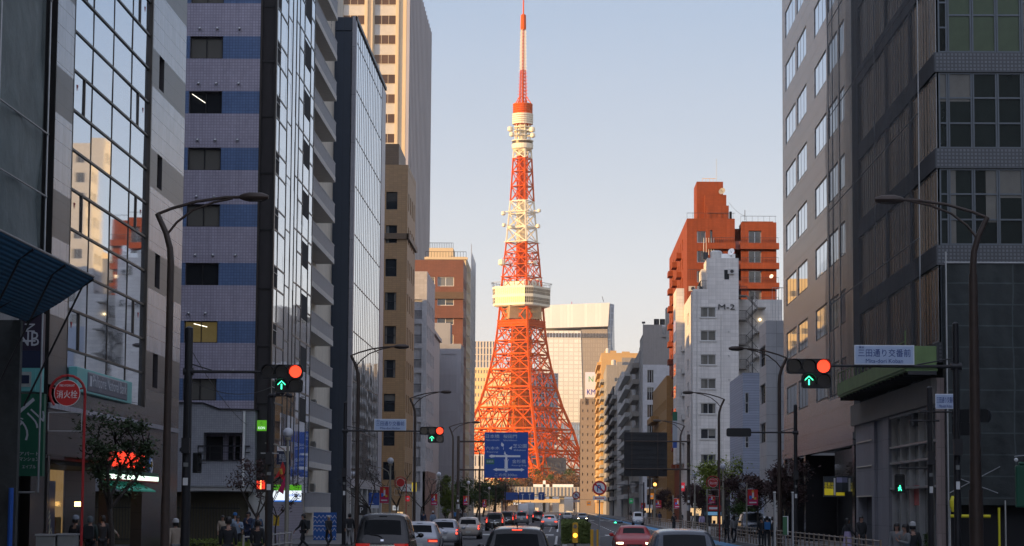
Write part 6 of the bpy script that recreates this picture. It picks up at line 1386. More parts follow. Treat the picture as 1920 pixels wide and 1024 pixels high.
s5 = copy_tree(s1); s5['label'] = 'dark signal turned away from the viewer beside the netted corner'; q = S(1822, 780, 58); s5.location = (q.x, FPX/58, q.z); s5.rotation_euler.z = R(150)
b = MB(); b.tube((S(1786, 781, 58).x, FPX/58, q.z), (S(1795, 781, 58).x-.1, FPX/58, q.z), .04, DKMET, 6); b.build('arm', p4)
def pedsig(label, px, py, s, rz=0, on=True):
    t = empty('pedestrian_signal', S(px, py, s), label, 'pedestrian signal', None, rz); F = Face(0, 0); b = MB(); rbox(b, F, -.17, .17, -.12, .04, -.32, .32, .05, SIGB); b.build('housing', t, world=False)
    b = MB(); 
    for z in (.15, -.15): b.fbox(F, -.11, .11, .04, .05, z-.11, z+.11, LOFF); b.fbox(F, -.15, .15, .04, .2, z+.12, z+.135, SIGB)
    b.build('lens', t, world=False)
    if on:
        b = MB(); b.disc(F, .0, -.075, .022, .05, .06, GRN_ON, 10); b.fpoly(F, [(-.03, -.16), (.03, -.16), (.035, -.105), (-.03, -.105)], .05, .06, GRN_ON); b.fpoly(F, [(-.03, -.16), (-.06, -.24), (-.035, -.245), (0, -.17), (.04, -.245), (.065, -.235), (.03, -.16)], .05, .059, GRN_ON); b.fpoly(F, [(-.03, -.11), (-.075, -.155), (-.06, -.165), (-.02, -.13)], .05, .058, GRN_ON); b.build('walking_figure', t, world=False)
    return t
pedsig('pedestrian signal showing a green walking figure before the pale shopfront', 1687, 907, 55)
pd = pedsig('pedestrian signal turned sideways on the dark pole before the tiled annex', 372, 868, 60, R(75), False)
b = MB(); q = S(372, 846, 60); b.tube((x1_, Y1, q.z), (q.x, Y1, q.z), .03, DKMET, 6); b.tube((q.x, Y1, q.z), (q.x, Y1, q.z-.1), .03, DKMET, 6); b.build('arm', p1)
# ---- junction name plates
SGW = mat('name_plate_blue_white', (.46, .57, .76), .45, 0, .04); SGT = mat('name_plate_text_blue', (.012, .05, .26), .5, 0, 0); SGB = mat('name_plate_border', (.75, .80, .88), .45, 0, 0)
def plate(label, px0, px1, py0, py1, s, rz=0, small=True):
    a, c = S(px0, py1, s), S(px1, py0, s); w_, h = (c.x-a.x), c.z-a.z; t = empty('junction_name_sign', ((a.x+c.x)/2, a.y-.12, a.z), label, 'sign', 'junction name plates', rz); F = Face(-w_/2, 0)
    b = MB(); b.fbox(F, 0, w_, -.05, 0, 0, h, SGB); b.build('board', t, world=False); b = MB(); b.fbox(F, .03, w_-.03, 0, .006, .03, h-.03, SGW); b.build('panel', t, world=False)
    o = text('三田通り交番前', F, w_/2, h*.6, h*.40, SGT, None, n=.012, width=w_*.88, ext=.002); o.parent = t
    o = text('Mita-dori Koban', F, w_/2, h*.19, h*.20, SGT, None, n=.012, width=w_*.62, ext=.002); o.parent = t
    if small: o = text('東京', F, w_*.12, h*.88, h*.11, SGT, None, n=.012, ext=.002); o.parent = t
plate('wide blue and white junction name plate on the arm above the green platform', 1601, 1713, 648, 684, 66.5)
plate('blue and white junction name plate on the arm before the mirrored glass tower', 702, 762, 786, 807, 35.8)
plate('small tilted blue and white junction name plate beside the netted corner', 1753, 1791, 739, 767, 55, R(-12), False)
# ---- gantry signs
p7, x7_, Y7 = pole('gantry_pole', 'brown gantry pole holding the big blue road sign', 859, 17.6, 818, .17, 'gantry')
for py in (828, 881): z = S(900, py, 17.6).z; arm(p7, x7_, S(985, py, 17.6).x, Y7+.35, z, .10, BROWNP, False)
a, c = S(908, 896, 17.6), S(990.5, 811, 17.6); W_, H_ = c.x-a.x, c.z-a.z; F = front(a.x, Y7)
t = empty('direction_sign', (a.x+W_/2, Y7, a.z), 'big blue road direction sign with white arrows in front of the lattice tower', 'road sign')
b = MB(); b.fbox(F, 0, W_, -.08, 0, 0+a.z, a.z+H_, BLUES); b.build('board', t)
SW = mat('road_sign_white', (.62, .64, .68), .5, 0, .03); SW2 = mat('road_sign_small_white', (.48, .54, .64), .5, 0, .03)
uvw = lambda x, y: (W_*(x-80)/840, a.z+H_*(1-(y-115)/855))     # from the enlarged sign picture
def shape(b, pts, m=SW, n=.012): b.fpoly(F, [uvw(*p) for p in pts], 0, n, m)
b = MB(); shape(b, [(480, 860), (520, 860), (520, 530), (480, 530)], n=.010); shape(b, [(290, 545), (290, 580), (770, 580), (770, 545)], n=.011); shape(b, [(160, 562), (210, 535), (285, 545), (285, 580), (210, 592)]); shape(b, [(320, 797), (320, 832), (790, 832), (790, 797)], n=.011); shape(b, [(245, 814), (320, 785), (320, 845)]); shape(b, [(855, 814), (785, 782), (785, 848)])
shape(b, [(455, 530), (470, 462), (495, 530)]); shape(b, [(395, 350), (410, 300), (455, 345), (445, 385), (410, 375)]); shape(b, [(550, 415), (612, 372), (600, 440)]); shape(b, [(440, 395), (450, 400), (447, 440), (438, 440)]); shape(b, [(455, 620), (462, 620), (478, 650), (478, 790), (462, 790), (470, 760), (470, 660)], n=.009); shape(b, [(522, 650), (540, 620), (547, 620), (530, 660), (530, 760), (538, 790), (522, 790)], n=.009)
b.build('arrows', t)
b = MB(); shape(b, [(105, 615), (270, 615), (270, 715), (105, 715)][::-1], mat('sign_green_patch', (.03, .14, .10), .5, 0, .1)); b.build('panel', t)
for body, x, y, w_, h, m in (('日本橋', 235, 190, 265, 70, SW2), ('Nihonbashi', 235, 262, 255, 32, SW2), ('桜田門', 572, 190, 260, 70, SW2), ('Sakuradamon', 572, 262, 260, 32, SW2), ('六本木', 235, 412, 265, 62, SW2), ('Roppongi', 235, 487, 210, 34, SW2), ('芝公園', 760, 370, 260, 75, SW2), ('Shibakoen', 760, 446, 230, 32, SW2), ('金杉橋', 745, 658, 260, 70, SW2), ('Kanasugi Brdg', 748, 738, 280, 34, SW2), ('この先300m', 495, 912, 430, 62, SW2), ('首都高', 188, 665, 130, 42, SW2)):
    u, z = uvw(x, y); text(body, F, u, z, H_*h/855, m, t, n=.02, width=W_*w_/840, ext=.002)
p8, x8_, Y8 = pole('gantry_pole', 'brown gantry pole holding the dark rear side of a road sign', 1291, 20, 815, .18, 'gantry')
for py in (828, 880): z = S(1250, py, 20).z; arm(p8, x8_, S(1172, py, 20).x, Y8-.3, z, .08, BROWNP, False)
a2, c2 = S(1170, 893, 20), S(1251, 811, 20); t = empty('direction_sign', (a2.x, Y8, a2.z), 'dark ribbed rear side of a large road sign on the brown gantry', 'road sign'); b = MB(); b.box(a2.x, c2.x, Y8, Y8+.06, a2.z, c2.z, mat('sign_rear_metal', (.035, .035, .036), .6, .3, .15)); b.build('board', t); b = MB()
for k in range(9): z = lerp(a2.z, c2.z, (k+.5)/9); b.box(a2.x, c2.x, Y8-.05, Y8, z-.03, z+.03, DKMET)
for f in (.18, .78): x = lerp(a2.x, c2.x, f); b.box(x-.04, x+.04, Y8-.12, Y8-.05, a2.z, c2.z, BROWNP)
b.build('ribs', t)
# far overhead blue signs and signals
t = empty('lane_sign', S(973, 930, 6.2), 'far wide blue lane sign under the road bridge', 'road sign'); 
for (u0, u1, y0, y1) in ((945.5, 971.5, 923.5, 937.5), (972.3, 1002, 923, 937.5), (1009.5, 1021, 923, 937.5)):
    a3, c3 = S(u0, y1, 6.2), S(u1, y0, 6.2); b = MB(); b.box(a3.x, c3.x, a3.y, a3.y+.2, a3.z, c3.z, BLUES); b.build('board', t)
b = MB()
for u, y in ((980, 930), (993, 930), (1015, 930)): q = S(u, y+3, 6.2); b.box(q.x-.12, q.x+.12, q.y-.05, q.y-.01, q.z-.6, q.z+.9, SW); b.box(q.x-.4, q.x+.4, q.y-.05, q.y-.012, q.z+.9, q.z+1.1, SW)
b.build('arrows', t); b = MB(); a3, c3 = S(941, 927, 6.2), S(1024, 927, 6.2); b.tube((a3.x, a3.y+.3, 0), (a3.x, a3.y+.3, a3.z+.6), .2, GREYP, 8); b.tube((a3.x, a3.y+.3, a3.z), (c3.x, a3.y+.3, a3.z), .13, GREYP, 8); b.build('gantry', t)
def farsig(label, px, py, s, m, dx=1, hgt=None):
    q = S(px, py, s); t = empty('traffic_signal', q, label, 'traffic signal', 'small far traffic signals'); F = front(q.x, q.y); b = MB(); rbox(b, F, -.2 if dx > 0 else -1.1, 1.1 if dx > 0 else .2, -.15, 0, -.22, .22, .1, SIGB); b.build('housing', t); b = MB(); b.disc(F, 0, 0, .2, 0, .05, m, 12); b.build('lens', t)
    x = XL if px < 1040 else 12.4; b = MB(); b.tube((x, q.y+.1, .1), (x, q.y+.1, q.z+.4), .12, DKMET, 8); b.tube((x, q.y+.1, q.z), (q.x, q.y+.1, q.z), .05, DKMET, 6); b.build('pole', t)
farsig('far signal with a green light above the middle of the road', 979, 910.5, 9.2, GRN_ON); farsig('far lower signal with a green light before the blue lane sign', 964.5, 929.5, 7, GRN_ON, -1)
farsig('far signal with a red light at the bridge, office side', 952, 941.5, 5, RED_ON); farsig('far signal with a red light at the bridge, median side', 1050, 936.5, 5.5, RED_ON); farsig('signal with a green light beside the grey street end building', 1154, 909, 12.5, GRN_ON)
# ---- round signs
RIM = mat('sign_red', (.52, .015, .015), .45, 0, .05)
def uturn(label, px, py, s, r=.3):
    q = S(px, py, s); t = empty('no_u_turn_sign', (q.x, q.y, .1), label, 'road sign', 'no U-turn signs on the median'); F = front(q.x, q.y); b = MB(); b.tube((q.x, q.y+.05, .1), (q.x, q.y+.05, q.z+r), .035, GALV, 10); b.build('pole', t)
    b = MB(); b.disc(F, 0, q.z, r, -.012, 0, WHITE); b.build('disc', t); b = MB(); b.ring(F, 0, q.z, r*.74, r*.98, 0, .006, RIM); b.hexa([F.P(-.2*r/.3, .007, q.z+.13*r/.3), F.P(-.15*r/.3, .007, q.z+.17*r/.3), F.P(-.15*r/.3, 0, q.z+.17*r/.3), F.P(-.2*r/.3, 0, q.z+.13*r/.3), F.P(.15*r/.3, .007, q.z-.17*r/.3), F.P(.2*r/.3, .007, q.z-.13*r/.3), F.P(.2*r/.3, 0, q.z-.13*r/.3), F.P(.15*r/.3, 0, q.z-.17*r/.3)], RIM); b.build('ring', t)
    k = r/.3; b = MB(); z = q.z; b.fbox(F, -.10*k, -.055*k, 0, .01, z-.15*k, z+.05*k, BLUES)
    for j in range(8): a0, a1 = math.pi*j/8, math.pi*(j+1)/8; b.fpoly(F, [(-.02*k+.08*k*math.cos(a0), z+.05*k+.08*k*math.sin(a0)), (-.02*k+.08*k*math.cos(a1), z+.05*k+.08*k*math.sin(a1)), (-.02*k+.035*k*math.cos(a1), z+.05*k+.035*k*math.sin(a1)), (-.02*k+.035*k*math.cos(a0), z+.05*k+.035*k*math.sin(a0))][::-1], 0, .0095, BLUES)
    b.fbox(F, .015*k, .06*k, 0, .009, z-.0*k, z+.05*k, BLUES); b.fpoly(F, [(-.03*k, z-.0*k), (.105*k, z-.0*k), (.04*k, z-.10*k)][::-1], 0, .0085, BLUES); b.build('arrow', t)
    b = MB(); b.fbox(F, -.27*k, .27*k, -.01, .003, z-.5*k, z-.34*k, WHITE); b.build('plate', t); b = MB(); b.fbox(F, -.16*k, .16*k, .003, .008, z-.435*k, z-.405*k, RIM); b.fpoly(F, [(-.21*k, z-.42*k), (-.14*k, z-.46*k), (-.14*k, z-.38*k)], .003, .009, RIM); b.fpoly(F, [(.21*k, z-.42*k), (.14*k, z-.38*k), (.14*k, z-.46*k)], .003, .009, RIM); b.build('arrow', t)
uturn('larger no U-turn sign with double arrow plate on the median', 1124, 915, 45); uturn('smaller no U-turn sign behind the hedge on the median', 1080.5, 929, 25)
# hydrant signs
def hydrant(label, px, py, s, side=1, rr=.3, txt=True):
    q = S(px, py, s); xp = q.x+.40*side; t = empty('hydrant_sign', (xp, q.y, .14), label, 'sign'); F = front(q.x, q.y); b = MB()
    pts = [(xp, q.y+.03, .14), (xp, q.y+.03, q.z-.1)]
    for j in range(13): a = R(-5+19*j) if side > 0 else R(185-19*j); pts.append((q.x+.40*math.cos(a), q.y+.03, q.z+.40*math.sin(a)))
    b.path(pts, .032, REDP, 8); b.tube((q.x-.28, q.y+.03, q.z+.1), (q.x-.38, q.y+.03, q.z+.12), .02, REDP, 6); b.tube((q.x+.28, q.y+.03, q.z+.1), (q.x+.38, q.y+.03, q.z+.12), .02, REDP, 6); b.build('pole', t, smooth=True)
    b = MB(); b.disc(F, 0, q.z, rr, -.01, .01, WT); b.build('rim', t); b = MB(); b.disc(F, 0, q.z, rr*.955, .01, .016, RIM); b.build('disc', t)
    if txt: text('消火栓', F, 0, q.z-.03, .18, WT, t, n=.02, width=.47, ext=.002); text('FIRE HYDRANT', F, 0, q.z+.17, .05, WT, t, n=.02, width=.34, ext=.002)
    b = MB(); fz = q.z-.45
    for z0, z1, u0, u1 in ((fz, fz+.02, -.42, .36), (fz-.42, fz-.40, -.42, .36), (fz-.42, fz, -.42, -.40), (fz-.42, fz, .34, .36)): b.fbox(F, u0, u1, .0, .02, z0, z1, GALV)
    b.build('frame', t)
hydrant('red and white round fire hydrant sign on a red hooped pole', 126, 737, 83)
hydrant('red hydrant sign on a red pole among the bare trees', 1337, 905, 30, 1)
hydrant('dark red round hydrant sign with blue striped plate before the brown tower', 751, 905, 27, 1, .3, False)
# other small signs
def board(name, label, px0, px1, py0, py1, s, m, parts=(), cat='sign', group=None, post=True, pm=GALV):
    a, c = S(px0, py1, s), S(px1, py0, s); F = front(a.x, a.y); W_, H_ = c.x-a.x, c.z-a.z; t = empty(name, (a.x+W_/2, a.y, .14 if post else a.z), label, cat, group); b = MB(); b.fbox(F, 0, W_, -.02, 0, a.z, c.z, m); b.build('board', t)
    if parts:
        for i, (u0, u1, v0, v1, mm) in enumerate(parts): b = MB(); b.fbox(F, u0*W_, u1*W_, 0, .006+.002*i, a.z+v0*H_, a.z+v1*H_, mm); b.build('panel', t)
    if post: b = MB(); b.tube((a.x+W_/2, a.y+.06, .14), (a.x+W_/2, a.y+.06, c.z-.1), .03, pm, 8); b.build('post', t)
    return t, F, W_, H_, a.z
t, F_, W2, H2, z2_ = board('parking_sign', 'blue parking map sign with white lower plate beside a red banner', 691, 711, 924, 953, 29, BLUES, ((.3, .36, .3, .9, SW), (.1, .5, .28, .32, SW), (.02, .98, .0, .2, SW)))
t, F_, W2, H2, z2_ = board('parking_sign', 'black board with white letter P low by the parked van', 672, 689, 947, 966, 29, BLACK, post=False); text('P', F_, W2*.35, z2_+H2*.5, H2*.55, WT, t)
PNK = mat('banner_magenta', (.45, .012, .09), .7, 0, .1); RDB = mat('banner_red', (.48, .02, .02), .7, 0, .1); 
BB = mat('banner_blue', (.02, .15, .55), .7, 0, 0); BY = mat('banner_yellow', (.6, .35, .05), .7, 0, 0); BWm = mat('banner_white', (.6, .6, .62), .7, 0, 0)
bl = ['red and magenta pavement banner beside the blue parking sign', 'red and magenta pavement banner by the clipped green tree', 'small red banner by the globe lamp near the blue road sign', 'tiny red banner farther along the office side pavement', 'red and magenta banner on the post before the blue sided house', 'red banner near the glowing orange globe lamp', 'red banner between the bare purple trees', 'red banner before the brown hydrant pole', 'tiny dark red banner beneath the dark road sign']
for i, (px0, px1, py0, py1, s) in enumerate(((712, 729, 913, 943, 27), (808, 820, 926, 947, 19.3), (868.5, 880, 930, 947, 14.6), (904.5, 912, 937, 951, 11.3), (1402, 1421, 918, 947, 29), (1228, 1240, 938, 952, 14.2), (1264, 1277, 935, 953, 16), (1328, 1341, 929, 944, 26), (1202, 1210, 943, 955, 11))):
    t, F_, W2, H2, z2_ = board('pavement_banner', bl[i], px0, px1, py0, py1, s, RDB, ((0, 1, 0, .36, PNK), (.42, .62, .45, .82, BWm), (.15, .4, .38, .6, BB), (.6, .85, .36, .5, BY), (.4, .6, .8, .93, BY), (.15, .85, .12, .2, BWm)), 'banner', 'red banners along the pavements', False)
    q = S((px0+px1)/2, py0, s); b = MB(); xx = px1 if px1 < 1040 or i > 4 else px0; xp = S(px1+2 if i < 4 else px0-2, py0, s).x
    b.tube((q.x, q.y+.04, z2_+H2+.03), (xp, q.y+.04, z2_+H2+.03), .02, GALV, 6); b.tube((q.x, q.y+.04, z2_-.03), (xp, q.y+.04, z2_-.03), .02, GALV, 6)
    if i >= 4: b.tube((xp, q.y+.04, .14), (xp, q.y+.04, z2_+H2+.4), .05, TANP, 8)
    b.build('bracket', t)
# furled red flag by the store sign
q = S(530, 865, 44); t = empty('store_flag', q, 'twisted red and magenta flag hanging by the lit store sign', 'flag'); b = MB(); y = q.y
for (pts, m) in (([(0, 0), (-.12, -.35), (-.35, -.75), (-.1, -.62), (.05, -.85), (.12, -.3)], RDB), ([(.05, -.8), (-.18, -1.25), (.05, -1.4), (.12, -1.0), (.12, -.6)], PNK), ([(-.12, -.35), (-.02, -.3), (.02, -.55), (-.1, -.55)], BY)): b.fpoly(Face(q.x, y-(.02 if m is BY else 0)), [(u, q.z+v) for u, v in pts][::-1], -.02, .02, m)
b.build('cloth', t)
# wave patterned blue hoarding
t, F_, W2, H2, z2_ = board('site_hoarding', 'blue hoarding panel with white zigzag waves beside the store', 587, 631, 961, 1017, 31, mat('hoarding_blue', (.015, .10, .36), .6, 0, .08), (), 'hoarding', None, False); b = MB()
for k, v in enumerate((.16, .42, .7, .86, .55)):
    pr = None
    for j in range(13):
        u, z = W2*j/12, z2_+H2*(v+(.05 if j % 2 else -.05)*(0.15 if k == 4 else 1)*(1 if k != 3 or j > 1 else 0))
        if pr: b.hexa([F_.P(pr[0], .01, pr[1]-.02), F_.P(u, .01, z-.02), F_.P(u, 0, z-.02), F_.P(pr[0], 0, pr[1]-.02), F_.P(pr[0], .01, pr[1]+.02), F_.P(u, .01, z+.02), F_.P(u, 0, z+.02), F_.P(pr[0], 0, pr[1]+.02)], WT)
        pr = (u, z)
b.build('wave_stripes', t)
t, F_, W2, H2, z2_ = board('shop_board', 'small yellow notice on the store wall behind the pedestrians', 512, 524, 966, 986, 37, mat('notice_yellow', (.45, .30, .02), .6, 0, .3, scale=9), (), 'notice', None, False)
t, F_, W2, H2, z2_ = board('shop_sign', 'dim red shop sign glowing above the thin plum-leaved tree', 481, 497, 901, 917, 38, mat('dim_red_neon', (.5, .03, .02), .5, 0, 0, emis=(1, .05, .02), estr=.5), ((.4, .58, 0, 1, mat('hot_neon', (1, .3, .1), .4, 0, 0, emis=(1, .25, .08), estr=2)),), 'sign', None, False)
t, F_, W2, H2, z2_ = board('vertical_sign', 'green and white vertical sign on the mustard building', 1261, 1270, 772, 840, 15, mat('vsign_white', (.32, .35, .38), .6, 0, .1), ((0, 1, .75, 1, GREENS), (.1, .9, .0, .2, BLUES)), 'sign', None, False)
t, F_, W2, H2, z2_ = board('shop_sign', 'red and white shopfront sign behind the bare trees', 1327, 1352, 948, 958, 20, RDB, ((.1, .9, .3, .7, WT),), 'sign', None, False)
t, F_, W2, H2, z2_ = board('shop_sign', 'pale blue shopfront sign under the red and white one', 1322, 1352, 960, 966, 19, mat('pale_blue_sign', (.2, .42, .6), .6, 0, .1, emis=(.2, .45, .7), estr=.15), (), 'sign', None, False)
t, F_, W2, H2, z2_ = board('regulation_sign', 'pair of round blue and red no parking signs beside the black netting', 1826, 1839, 907, 950, 60, BLK_SOFT, ((.1, .9, .30, .40, WT), (.1, .9, -.02, .06, WT))); b = MB()
for v in (.82, .24): b.disc(F_, W2*.5, z2_+H2*v-.02, .115, .01, .02, RIM, 18); b.disc(F_, W2*.5, z2_+H2*v-.02, .08, .02, .03, BLUES, 18)
b.build('disc', t)
t, F_, W2, H2, z2_ = board('notice_board', 'upright green edged notice board on the pavement before the dark entrance', 1468, 1478, 968, 1003, 41, mat('green_notice', (.05, .16, .07), .6, 0, .1), ((.82, 1, 0, 1, WHITE), (0, 1, .97, 1, WHITE)))
board('pale_sign', 'pale blue and white lettered sign beside the thick dark pole', 1384, 1396, 905, 914, 26, mat('pale_sign', (.4, .42, .46), .6, 0, .2), (), 'sign', None, False)
# bollard light, delineators, cabinets, hydrants
q = S(1078.5, 1018, 42); t = empty('amber_beacon', (q.x, q.y, .15), 'yellow box beacon with glowing amber lamp at the hedge end', 'beacon'); F = front(q.x, q.y); zt = S(1078, 980, 42).z; b = MB(); rbox(b, F, -.125, .125, -.15, 0, q.z, zt, .05, YELLOWP); b.build('housing', t); b = MB(); b.disc(F, 0, zt-.17, .09, 0, .02, LOFF); b.build('lens', t); b = MB(); b.disc(F, 0, lerp(q.z, zt, .37), .09, 0, .02, AMB_ON); b.build('lens', t); b = MB(); b.tube((q.x, q.y+.07, .15), (q.x, q.y+.07, q.z), .06, DKMET, 8); b.build('post', t)
q = S(1115, 993, 40); t = empty('delineator_board', (q.x, q.y+.3, .15), 'yellow twin-post board right behind the larger no U-turn sign', 'bollard'); b = MB()
for dx in (-.12, .16): b.box(q.x+dx-.07, q.x+dx+.07, q.y+.3, q.y+.4, .15, q.z, YELLOWP)
b.build('post', t); b = MB(); b.box(q.x-.05, q.x+.09, q.y+.33, q.y+.37, .2, q.z-.05, GREYP); b.build('panel', t)
for i, (px0, px1, pt, l) in enumerate(((66, 104, 1005, 'grey roadside cabinet left of its twin under the hydrant sign'), (106, 141, 1004, 'grey roadside cabinet touching the red hydrant pole'))):
    a, c = S(px0, 1040, 68), S(px1, pt, 68); t = empty('utility_cabinet', (a.x, a.y, .14), l.replace('left of its twin', 'on the scaffold side'), 'cabinet', 'grey roadside cabinets'); b = MB(); b.box(a.x, c.x, a.y, a.y+.5, .14, c.z, GREYP); b.build('cabinet_body', t, bevel=.02); b = MB(); b.box(a.x-.02, c.x+.02, a.y-.03, a.y+.53, c.z, c.z+.05, GALV); b.build('lid', t)
# ---- pedestrian guard rails
RAILB = mat('guard_rail_tan', (.25, .19, .14), .45, .3, .15, scale=3); RAILW = mat('guard_rail_pale', (.36, .35, .34), .4, .5, .1)
def grail(label, x, y0, y1, m, hs=(.32, .52, .72, .92), pitch=2.0, n=0):
    t = empty('guard_rail', (x, (y0+y1)/2, .14), label, 'guard rail', 'guard rails along the pavement edges'); b = MB()
    for h in hs: b.tube((x, y0, .14+h), (x, y1, .14+h), .025, m, 6)
    b.build('rails', t, smooth=True)
    k = int((y1-y0)/pitch)+1
    for i in range(k):
        b = MB(); y = lerp(y0, y1, i/(k-1)); b.tube((x, y, .14), (x, y, 1.12), .04, m, 8); b.build('post', t)
grail('tan guard rail on the apartment side before the stone clad office', 11.35, 84, 128, RAILB); grail('tan guard rail on the apartment side past the dark pole', 11.35, 131, 178, RAILB); grail('tan guard rail far along the apartment side', 11.35, 182, 250, RAILB, pitch=4); grail('small far guard rail before the weathered apartments', 11.35, 255, 410, RAILB, pitch=6)
grail('pale guard rail by the store on the office side', -11.3, 84, 99, RAILW, (.5, .9)); grail('pale guard rail on the office side beside the queue of cars', -10.6, 129, 160, RAILW, (.5, .9))
for i, (px, pt, s, m) in enumerate(((1452, 924, 50, GALV), (1486, 924, 46, GALV))):
    q = S(px, pt, s); t = empty('slim_post', (q.x, q.y, .14), ('slim pale post next to the twin-arm lamp pole', 'slim pale post next to the dark signal pole before the stone office')[i], 'post'); b = MB(); b.tube((q.x, q.y, .14), (q.x, q.y, q.z), .045, m, 8); b.tube((q.x, q.y, q.z), (q.x, q.y, q.z+.04), .055, WHITE, 8); b.build('pole', t)
# overhead wires
WIRE = mat('cable_black', (.02, .02, .02), .6, 0, 0)
def wire(label, a, c, sag=.5, r=.012):
    pts = [lerp(Vector(a), Vector(c), i/14)-Vector((0, 0, sag*4*(i/14)*(1-i/14))) for i in range(15)]; b = MB(); b.path(pts, r, WIRE, 4); tag(b.build('overhead_cable'), label, 'cable')
wire('thin cable running from the signal pole to the striped building', (x1_, Y1, 6.9), (-17.3, ybf+.0, 6.6), .3); wire('thin cable sagging along the blue tiled front', (x1_, Y1, 5.9), (x2_, Y2, 6.6), .35)
wire('thin cable between roof aerial and red apartment tower', (xq(1368), yr0+1, zq(378)), (xq(1398), yr0+1, zq(403)), .3, .02)

sgc = {'blue': (.02, .10, .35), 'orange': (.55, .18, .02), 'white': (.5, .5, .48), 'green': (.02, .22, .08), 'crimson': (.45, .02, .03), 'yellow': (.55, .40, .04)}
for i, (px0, px1, py0, py1, s_, c_, l) in enumerate(((1276, 1284, 905, 921, 17, 'crimson', 'crimson vertical shop sign behind the bare trees by the mustard building'), (1300, 1318, 944, 951, 19, 'white', 'white strip sign over a dark shopfront behind the bare trees'), (1218, 1226, 925, 936, 12, 'orange', 'small orange shop sign near the taupe block'), (1180, 1187, 935, 944, 9, 'green', 'tiny green shop sign below the beige balconies'), (1392, 1401, 940, 950, 22, 'blue', 'small blue shop sign below the blue sided house'), (772, 781, 905, 922, 20, 'yellow', 'yellow vertical shop sign at the foot of the white-grey apartments'), (736, 747, 948, 957, 22, 'white', 'white shopfront strip sign at the foot of the brown tower'), (760, 768, 930, 940, 19, 'crimson', 'small crimson sign at the foot of the white-grey apartments'), (1100, 1108, 940, 948, 7, 'orange', 'tiny orange sign at the far street end'))):
    mm = mat('shop_colour_'+c_, sgc[c_], .5, 0, .15, emis=sgc[c_], estr=.35); board('shop_sign', l, px0, px1, py0, py1, s_, mm, ((.2, .8, .35, .65, WT),), 'sign', None, False)
WARMW = mat('added_shop_glow', (.35, .28, .18), .4, 0, .5, scale=2.5, emis=(1, .62, .28), estr=.45)  # glowing panels added to brighten the shaded street level
for i, (px0, px1, py0, py1, s_, l) in enumerate(((1288, 1316, 953, 968, 18.5, 'added warm glow panel behind the bare trees and guard rail'), (1334, 1356, 968, 984, 24, 'added warm glow panel behind the person in the long coat'), (742, 756, 960, 975, 21, 'added warm glow panel at the foot of the brown tower'), (1206, 1222, 953, 962, 11.5, 'small added warm glow panel near the parked small van'))):
    board('shop_glow_panel', l, px0, px1, py0, py1, s_, WARMW, ((.0, .04, 0, 1, DKMET), (.48, .52, 0, 1, DKMET), (.96, 1, 0, 1, DKMET), (0, 1, .0, .08, DKMET), (.1, .35, .08, .5, BLK_SOFT), (.6, .8, .08, .35, CRM)), 'glow panel', None, False)[0]['kind'] = 'thing'
# ---------------------------------------------------------------- vehicles
from mathutils.bvhtree import BVHTree
def paint(n, c, rough=.3, metal=.3): return mat('car_paint_'+n, c, rough, metal, .03, coat=.25)
CG = mat('car_window_glass', (.010, .012, .014), .03, 0, .3, scale=1, spec=.06)
TAIL = mat('tail_lamp_red', (.25, .01, .01), .25, 0, 0, emis=(1, .03, .02), estr=.12); TAILON = mat('tail_lamp_lit', (.8, .05, .03), .3, 0, 0, emis=(1, .07, .03), estr=1.7); HEAD = mat('head_lamp_lit', (.9, .85, .7), .2, 0, 0, emis=(1, .80, .5), estr=6); HEADO = mat('head_lamp_clear', (.45, .46, .48), .12, .6, 0); AMBL = mat('indicator_orange', (.8, .3, .03), .3, 0, 0, emis=(1, .35, .03), estr=1.6)
PLW = mat('plate_white', (.55, .56, .54), .5, 0, .1); PLY = mat('plate_yellow', (.6, .42, .04), .5, 0, .1); PLG = mat('plate_green', (.04, .2, .08), .5, 0, .1); CHR = mat('chrome', (.6, .6, .62), .12, 1, 0); BPL = mat('black_plastic', (.02, .02, .022), .6, 0, .1); RIMM = mat('wheel_rim', (.3, .3, .31), .3, .8, .1)
